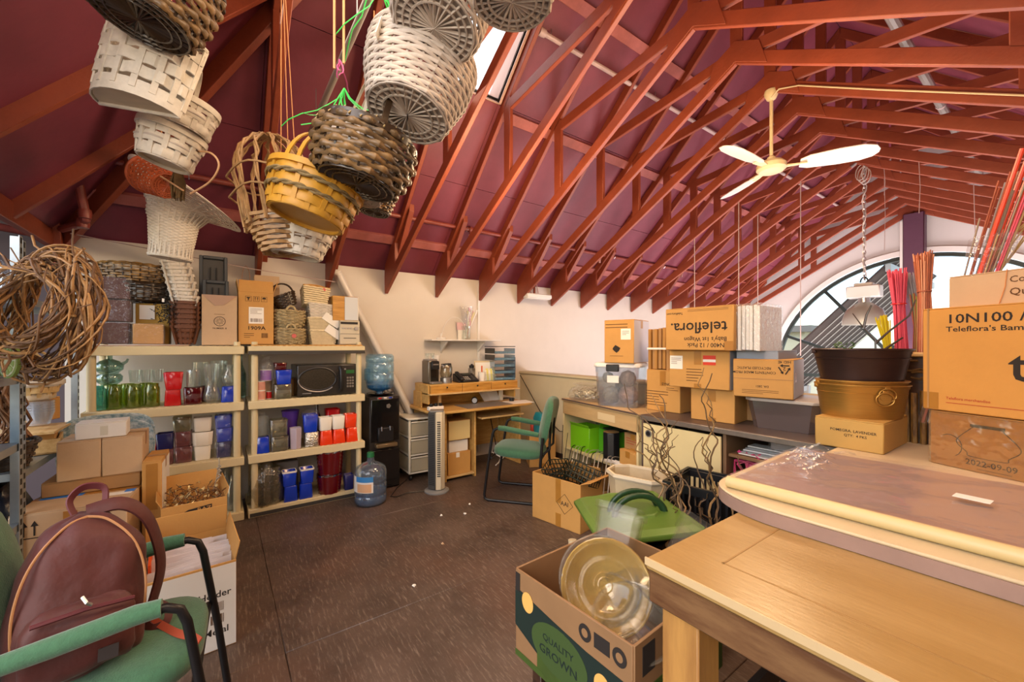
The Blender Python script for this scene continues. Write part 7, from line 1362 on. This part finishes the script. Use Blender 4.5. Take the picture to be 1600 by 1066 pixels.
oval_tub('lower gold oval tub with ring pull on the plain carton', (-.652, 2.70, 1.0065), R(36), .192, .165, M_GOLD); oval_tub('gold oval tub nested in the lower one', (-.652, 2.70, 1.026), R(40), .190, .165, M_GOLD); oval_tub('dark bronze oval tub standing in the gold ones', (-.652, 2.70, 1.16), R(38), .205, .19, M_BRZ, False, .80)
t = T('branch', 'dark bare twig with buds standing in the bronze tub', 'branch', (-.62, 2.72, 1.18)); rr = random.Random(31)
for pts in ([(0, 0, 0), (.02, .02, .12), (.015, .03, .22), (-.04, .02, .30), (-.07, .0, .36)], [(.015, .03, .2), (.06, .06, .26), (.13, .10, .34), (.15, .12, .42)], [(.02, .02, .14), (.07, .05, .19), (.11, .08, .23)], [(-.03, .02, .28), (-.02, .03, .35), (-.0, .03, .40)]): MB().tube(pts, [.006-.001*i for i in range(len(pts))], 6).o('twig', M_DKW, t)
mb = MB()
for k in range(16): a = rr.uniform(0, 6.3); p = Vector((-.10+rr.uniform(-.05, .05), -.03+rr.uniform(-.04, .04), .17+rr.uniform(0, .03))); mb.tube([p, p+Vector((cos(a)*.02, sin(a)*.02, .012))], [.007, .002], 4, flat=.4)
mb.o('leaves', mat('dull_green_leaf', '#55724c', .6), t, kind='stuff')
# bamboo planter with bundles of dyed sticks
bp_ = T('bamboo_planter', 'tall bamboo and twig wrapped planter behind the gold tubs', 'planter', (-.475, 3.06, TB)); M_BAMB = mat('bamboo_cane', '#a37c3c', .45, n=(14, .45), col2='#5d4020', stretch=(6, 6, 1)); M_TWG = mat('twig_wrap', '#7a5a2e', .7, n=(30, .5))
MB().lathe([(.001, .0), (.105, 0), (.125, .46), (.115, .46), (.095, .01), (.001, .01)], 20).o('core', M_DKWD, bp_)
for k in range(22): a = 2*PI*k/22; MB().tube([(.112*cos(a), .112*sin(a), .0), (.12*cos(a), .12*sin(a), .27+.01*sin(k*3))], .0135, 6).o('cane', M_BAMB, bp_)
mb = MB()
for k in range(40): z = .28+.17*rr.random(); a0 = rr.uniform(0, 6.3); mb.tube([(.133*cos(a0+i*.25), .133*sin(a0+i*.25), z+rr.uniform(-.008, .008)) for i in range(6)], .005, 4)
mb.o('twig_wrap', M_TWG, bp_, kind='stuff'); MB().tube([(.137*cos(2*PI*k/28), .137*sin(2*PI*k/28), .462) for k in range(28)], .012, 6, closed=True).o('rim', M_BIRCH, bp_)
def sticks(name, label, loc, n, h, r0, r1, mats, lean=(0, 0), seed=1, tie=None, t_=.004, waist=.6):
    n = int(n*1.6); t_ = t_*.75
    t = T(name, label, 'sticks', loc); rr = random.Random(seed); mbs = [MB() for _ in mats]
    for k in range(n):
        a = rr.uniform(0, 6.3); q = math.sqrt(rr.random()); hh = h*rr.uniform(.93, 1.0); p0 = Vector((r0*q*cos(a), r0*q*sin(a), 0)); p2 = Vector((lean[0]+r1*q*cos(a+.3), lean[1]+r1*q*sin(a+.3), hh)); p1 = p0.lerp(p2, .75); p1 = Vector((lean[0]*.75+(p1.x-lean[0]*.75)*waist, lean[1]*.75+(p1.y-lean[1]*.75)*waist, p1.z)); mbs[k % len(mats)].tube([p0, p1, p2], t_, 5)
    for mb, m in zip(mbs, mats): mb.o('stick', m, t, kind='stuff')
    if tie: MB().tube([(lean[0]*.75+r1*waist*1.1*cos(2*PI*k/16), lean[1]*.75+r1*waist*1.1*sin(2*PI*k/16), h*.75) for k in range(16)], .005, 5, closed=True).o('tie', tie, t)
    return t
K_PINK = mat('pink_stick', '#e0566e', .6, n=(9, .2)); K_OR = mat('salmon_stick', '#c9764e', .6, n=(9, .25)); K_BR = mat('rust_stick', '#a85a3c', .6, n=(9, .25)); K_YEL = mat('yellow_stick', '#d8c41e', .5); K_RED = mat('orange_rod', '#e8431c', .4); K_GRY = mat('grey_stick', '#8c8a90', .5)
sticks('stick_bundle', 'bundle of bright pink sticks tied near the top in the planter', (-.545, 3.05, 1.0), 42, .80, .035, .045, [K_PINK, K_PINK, mat('rose_stick', '#c8445e', .6)], (-.04, .02), 3, C_RED); sticks('stick_bundle', 'tall bundle of salmon and rust sticks in the planter', (-.46, 3.05, 1.0), 55, .88, .045, .04, [K_OR, K_BR, mat('pale_salmon', '#d89a78', .6)], (-.02, .03), 5, K_BR); sticks('stick_bundle', 'short bundle of olive and rust sticks between pink and salmon', (-.50, 3.08, 1.0), 24, .66, .03, .045, [K_BR, mat('olive_stick', '#9a9440', .6)], (.0, .04), 7); sticks('stick_bundle', 'slim bundle of yellow sticks behind the bronze tub', (-.56, 2.98, 1.0), 22, .54, .012, .03, [K_YEL], (-.05, -.07), 9)
sticks('stick_bundle', 'grey stick bundle standing behind the salmon sticks', (-.43, 3.12, 1.0), 18, .78, .02, .025, [K_GRY], (-.12, .0), 11)
lp_ = T('long_rods', 'long rods and reeds in a clear sleeve leaning over the top cartons', 'rods', (-.40, 2.76, 1.0)); rr = random.Random(17); A0 = Vector((0, 0, 0)); 
for k in range(26):
    m = [mat('grey_reed', '#9a8c78', .6), mat('reed', '#b89a64', .6), K_BR, K_GRY, K_PINK][k % 5]; o_ = Vector((rr.uniform(-.035, .035), rr.uniform(-.03, .03), 0)); L = rr.uniform(.85, 1.12) if k % 4 != 1 else rr.uniform(1.0, 1.4); e = Vector((.235, -.10, .98))*L+o_*rr.uniform(.6, 2.2); MB().tube([o_, e*.5+o_*.4, e], .0035, 5).o('rod', m, lp_)
for k in range(3): o_ = Vector((.01*k, -.02+.02*k, 0)); MB().tube([o_+Vector((.1, -.04, .45)), Vector((.30, -.12, 1.26))*(.92+.05*k)+o_*2], .0075, 8).o('orange_rod', K_RED, lp_)
for k in range(5): o_ = Vector((rr.uniform(-.02, .03), rr.uniform(-.03, .03), .3)); MB().tube([o_, Vector((.22+.04*k, -.08, .80+.05*k)), Vector((.42+.03*k, -.16, 1.0+.05*k))], .003, 5).o('loose_reed', MC['reed'], lp_)
d_ = Vector((.235, -.10, .98)); MB().loft([[Vector((d_.x*u+r*cos(2*PI*k/12), d_.y*u+r*sin(2*PI*k/12), d_.z*u)) for k in range(12)] for u, r in ((.0, .05), (.3, .056), (.55, .05), (.85, .075))], False, False).o('clear_sleeve', G_WRAP, lp_, ang=60)
# big cartons on the back table
rz = R(-21); t = carton('vase_carton', 'taped kraft carton with a vase drawing under the big printed carton', (-.02, 2.60, TB), (.60, .40, .228), rz, M_CARD, tape=False); Yc = -.2008
pts = [(-.035, .185), (.035, .185), (.05, .17), (.085, .13), (.09, .105), (.06, .075), (.05, .06), (-.05, .06), (-.06, .075), (-.09, .105), (-.085, .13), (-.05, .17)]; MB().tube(smooth([(x-.12, Yc, z) for x, z in pts+pts[:1]], 4), .0015, 4).o('vase_drawing', M_INK, t); MB().box((-.12, Yc, .185), (.10, .0008, .012)).o('vase_rim_mark', M_INK, t); text('2022-09-09', .032, (-.11, Yc-.0004, .036), FR, M_INK, t); lines(t, -.1, .014, .1, .010, Yc, 1); MB().tube(arc((-.235, Yc, .09), .04, -60, 120, 10, 'xz', .045), .0015, 4).o('cup_drawing', M_INK, t)
MB().box((0, -.205, .114), (.602, .003, .222)).o('clear_tape', film('front_tape_film', '#f6ecd8', .12, .15, .05, '#e8d8b8', bump=(14, .8)), t)
t = carton('bamboo_carton', 'big kraft carton printed with a pack count on the vase carton', (-.02, 2.595, TB+.2335), (.64, .42, .435), rz, mat('orange_kraft', '#c98f42', .7, n=(3, .1), bump=(70, .06)), tape=False); Yc = -.2108
text('10N100 / 24 Pack', .052, (-.24, Yc, .385), FR, M_INK, t, align='LEFT', sx=1.15); text("Teleflora's Bamboo Collection", .030, (-.24, Yc, .343), FR, M_INK, t, align='LEFT', sx=1.2); text('teleflora.', .165, (-.055, Yc, .195), FR, M_INK, t, align='LEFT'); text('Teleflora merchandise', .015, (-.24, Yc, .055), FR, M_INKR, t, align='LEFT'); lines(t, -.11, .036, .26, .010, Yc, 1, M_INKR); mb = MB()
for x, z in ((.025, .30), (.035, .285), (.045, .29), (.038, .275)): mb.box((x, Yc, z), (.010, .0008, .008))
mb.o('ink_spots', M_INK, t, kind='stuff'); MB().box((-.29, Yc+.0004, .04), (.05, .001, .07)).o('tape_patch', M_TAPE, t); MB().box((-.3, Yc, .22), (.006, .002, .43)).o('edge_crease', M_CARDD, t)
t = carton('code_carton', 'tan carton with code and quantity print on the very top', (.02, 2.72, TB+.2335+.4375), (.62, .36, .145), rz, M_CARDL, tape=False); text('Code #:   99014', .036, (-.12, -.1808, .105), FR, MC['brown_ink'], t, align='LEFT'); text('Quantity  12', .040, (-.12, -.1808, .055), FR, MC['brown_ink'], t, align='LEFT'); MB().tube([(-.15, -.183, .0), (-.13, -.184, .08), (-.125, -.183, .15)], .002, 4).o('string', mat('raffia_cord', '#c98a55', .7), t); bag('clear_bag', 'crumpled clear bag caught at the edge of the top carton', (-.33, 2.72, 1.535), .05, .05, .09, seed=60) if False else None
# ------------------------------------------------------------------ ceiling fan, lamp, pipes, rods
M_FANW = mat('cream_fan_enamel', '#d6c49c', .35); M_BLADE = mat('white_fan_blade', '#d4cfca', .4)
fa = T('ceiling_fan', 'three-bladed white ceiling fan on a cream down rod', 'ceiling fan', (-1.515, 3.814, 2.885)); zt = bz(-1.53)-2.885+.02
MB().cyl((0, 0, .05), (0, 0, zt-.02), .014, n=12).o('down_rod', M_FANW, fa); MB().lathe([(.001, zt), (.05, zt-.003), (.055, zt-.03), (.035, zt-.075), (.015, zt-.09)], 20).o('canopy_cup', M_FANW, fa); MB().lathe([(.015, .10), (.03, .085), (.03, .05), (.02, .045)], 16).o('coupling', M_FANW, fa)
MB().lathe([(.001, .05), (.09, .045), (.112, .02), (.112, -.015), (.09, -.035), (.001, -.045)], 28).o('motor_housing', M_FANW, fa)
for k, a in enumerate((3, 123, 243)):
    M = Matrix.Rotation(R(a)+math.atan2(A_.y, A_.x), 4, 'Z'); b = MB(); out = []
    for u, w in ((.20, .05), (.26, .08), (.45, .098), (.60, .095), (.68, .065), (.71, .02)): out.append((u, w))
    up_ = [M @ Vector((u, -w, -.008+w*.30)) for u, w in out] + [M @ Vector((u, w*.8, -.008-w*.26)) for u, w in reversed(out)]; b.loft([up_, [p+Vector((0, 0, .006)) for p in up_]]); bl = b.o('blade', M_BLADE, fa, smooth=False); MB().loft([[M @ Vector(p) for p in ((.09, -.022, -.01), (.09, .022, -.01), (.09, .022, .0), (.09, -.022, .0))], [M @ Vector(p) for p in ((.25, -.03, -.018), (.25, .03, -.006), (.25, .03, .0), (.25, -.03, -.012))]]).o('blade_iron', M_FANW, bl)
# lead along the truss from the fan
tag(MB().tube([(-1.50, 3.775, 3.46), (-1.44, 3.772, 3.50), (-1.30, 3.77, bz(-1.30)+.055), (-.8, 3.77, bz(-.8)+.05), (-.2, 3.77, bz(-.2)+.055), (.3, 3.77, bz(.3)+.05)], .006, 6).o('fan_lead', M_FANW), 'cream lead clipped along the truss beside the fan', 'lead')
# high-bay pendant
lp = T('pendant_lamp', 'industrial pendant with a grey dome hanging on a chain', 'lamp', (-1.455, 6.162, 1.615)); zt = bz(-1.47)-1.615+.04
MB().lathe([(.06, .26), (.09, .24), (.17, .17), (.205, .06), (.21, .0), (.20, .0), (.195, .06), (.16, .16), (.06, .235)], 32).o('dome', mat('grey_dome', '#a9aaa2', .35, .3), lp); MB().lathe([(.06, .0), (.06, .02)], 4).o('spacer', M_STEEL, lp) if False else None
MB().lathe([(.001, .255), (.055, .255), (.055, .32), (.001, .32)], 20).o('neck', M_STEEL, lp); MB().box((0, 0, .385), (.31, .16, .14)).o('ballast_box', mat('ballast_white', '#cfccc8', .4), lp, bev=.01); MB().box((0, 0, .47), (.17, .11, .04)).o('ballast_cap', mat('ballast_white', '#cfccc8', .4), lp, bev=.006); MB().lathe([(.001, .10), (.05, .12), (.06, .18), (.03, .24)], 16).o('bulb', mat('bulb_glass', '#e8e2d0', .2, emit=('#ffe8c0', .6)), lp)
MB().tube(arc((0, 0, .50), .035, 0, 180, 8, 'xz', .06), .008, 6).o('hook', M_BLACK, lp)
n = 34
for k in range(n):
    z = .56+(zt-.56)*k/(n-1); pts = [(.014*cos(2*PI*i/8)*(1 if k % 2 else 0), .014*cos(2*PI*i/8)*(0 if k % 2 else 1), z+.03*sin(2*PI*i/8)) for i in range(8)]; MB().tube(pts, .0055, 4, closed=True).o('chain_link', mat('chain_steel', '#b9b2b0', .35, .5), lp)
MB().tube([(.02*sin(i*1.1), .02*cos(i*1.3), .52+(zt-.52)*i/24) for i in range(25)], .006, 5).o('lead', mat('pale_flex', '#d0c8c4', .5), lp)
for k in range(3): MB().tube([(.05*cos(2*PI*i/14)+.02*k-.03, .03*sin(2*PI*i/14), zt-.12-.03*k+.10*sin(2*PI*i/14)) for i in range(14)], .005, 5, closed=True).o('lead_coil', MC['pale_flex'], lp)
MB().cyl((-.12, -.02, zt-.03), (-.04, .0, zt+.03), .018, n=10).o('plug', M_STEEL, lp)
# sprinkler pipes
pp = T('sprinkler_pipe', 'red painted sprinkler pipe with drops along the left roof slope', 'pipe', (-3.85, -.73, 2.63)); MB().cyl((0, 0, 0), (0, 9.9, 0), .021, n=12).o('pipe_run', M_PIPE, pp); MB().tube([(0, 0, 0), (0, -.03, -.01), (-.01, -.045, -.05), (-.04, -.0, -.36), (-.06, .0, -.41), (-.10, -.02, -.43), (-.5, -.25, -.43)], .026, 10).o('drop_leg', M_PIPE, pp)
for p in ((0, -.01, 0), (-.01, -.045, -.05), (-.045, 0, -.375), (-.10, -.02, -.43)): MB().lathe([(.001, -.036), (.032, -.03), (.036, 0), (.032, .03), (.001, .036)], 12, c=p).o('elbow', M_PIPE, pp)
for k, y in enumerate((.86, 2.95, 5.0, 7.0)):
    MB().cyl((0, y, 0), (0, y, -.07), .014, n=10).o('head_drop', M_PIPE, pp); MB().lathe([(.010, -.12), (.016, -.11), (.016, -.07), (.022, -.07), (.022, -.055)], 10, c=(0, y, 0)).o('sprinkler_head', mat('pale_fitting', '#b98a84', .4), pp); MB().lathe([(.03, -.02), (.034, 0), (.03, .02)], 12, M=Matrix.Translation((0, y-.0, 0)) @ Matrix.Rotation(R(90), 4, 'X')).o('collar', M_PIPE, pp)
for y in (.55, 1.7, 2.9, 4.1, 5.3, 6.5, 7.7): MB().tube([(-.0, y, -.026), (.026, y, 0), (0, y, .03), (-.02, y, .038)], .004, 5).o('pipe_hanger', M_STEEL, pp)
p2_ = T('conduit', 'pale conduit running high along the roof trusses', 'pipe', (-2.50, 2.1, 3.88)); MB().cyl((0, 0, 0), (0, 7.0, 0), .02, n=10).o('run', M_PALEPIPE, p2_); MB().lathe([(.03, -.03), (.034, 0), (.03, .03)], 12, M=Matrix.Rotation(R(90), 4, 'X')).o('end_fitting', M_PALEPIPE, p2_)
for y in (.1, 1.5, 3.0, 4.5, 6.0): MB().tube([(0, y, -.022), (0, y, .07)], .004, 4).o('clip', M_STEEL, p2_)
p3_ = T('conduit', 'grey pipe on the far roof slope above the tie chords', 'pipe', (-.78, 3.0, 3.75)); MB().cyl((0, 0, 0), (0, 6.0, 0), .035, n=10).o('run', M_POLE, p3_)
for y in (.4, 1.6, 2.8, 4.0): MB().lathe([(.037, -.02), (.041, 0), (.037, .02)], 12, M=Matrix.Translation((0, y, 0)) @ Matrix.Rotation(R(90), 4, 'X')).o('coupling', M_PALEPIPE, p3_)
for i, (x, y) in enumerate(((-2.88, 4.986), (-2.33, 4.986), (-2.37, 5.574), (-1.90, 5.574))):
    t = T('hanging_rod', 'thin pale rod hanging from the trusses, ' + ('nearest the cartons', 'second from the cartons', 'third from the cartons', 'in front of the arched window')[i], 'rod', (x, y, 0)); z0, z1 = (1.55, 1.5, 1.5, 1.25)[i], min(bz(x)+.05, 3.5); MB().cyl((0, 0, z0), (0, 0, z1), .0055, n=8).o('rod', M_PALEPIPE, t); MB().tube(arc((0, 0, z1), .016, 0, 180, 6, 'xz'), .005, 5).o('hook', M_STEEL, t)
for i, (x, y, L) in enumerate(((-1.40, 6.75, .9), (-1.28, 6.162, .3), (-.9, 5.574, .5), (-.6, 6.162, 1.0))): tag(MB().tube([(x, y, bz(x)+.02), (x+.01, y, bz(x)-L*.5), (x, y+.01, bz(x)-L)], .003, 4).o('thin_string', M_PALEPIPE), 'thin pale string dangling from the far trusses, ' + ('by the ridge', 'beside the lamp', 'right of the lamp', 'before the right window half')[i], 'string')
tag(MB().tube([(-4.20, -.86, 2.17), (-4.1, .0, 2.05), (-4.1, .25, 2.02), (-4.15, .9, 1.98)], .004, 5).o('slack_line', M_PALEPIPE), 'slack pale line strung along the wall behind the baskets', 'line')
# scraps on the floor
rr = random.Random(40)
for i, (x, y) in enumerate(((-2.98, 1.45), (-2.9, 1.62), (-3.05, 1.75), (-2.55, 1.25), (-2.2, .9))):
    t = T('paper_scrap', ('white paper scrap on the dark floor, between jug and chair', 'white paper scrap on the floor, second towards the chair', 'white paper scrap on the floor nearest the armchair', 'tan paper scrap alone on the dark floor', 'small pale scrap on the open floor')[i], 'scrap', (x, y, .0015)); mb = MB(); a = rr.uniform(0, 3)
    mb.loft([[Vector((.012*cos(a+k*1.57)*(1+.5*(k % 2)), .012*sin(a+k*1.57), .0+.004*(k % 2))) for k in range(4)], [Vector((.010*cos(a+k*1.57), .007*sin(a+k*1.57), .007+.004*(k % 2))) for k in range(4)]]).o('scrap', M_LABEL if i != 3 else M_CARDL, t)
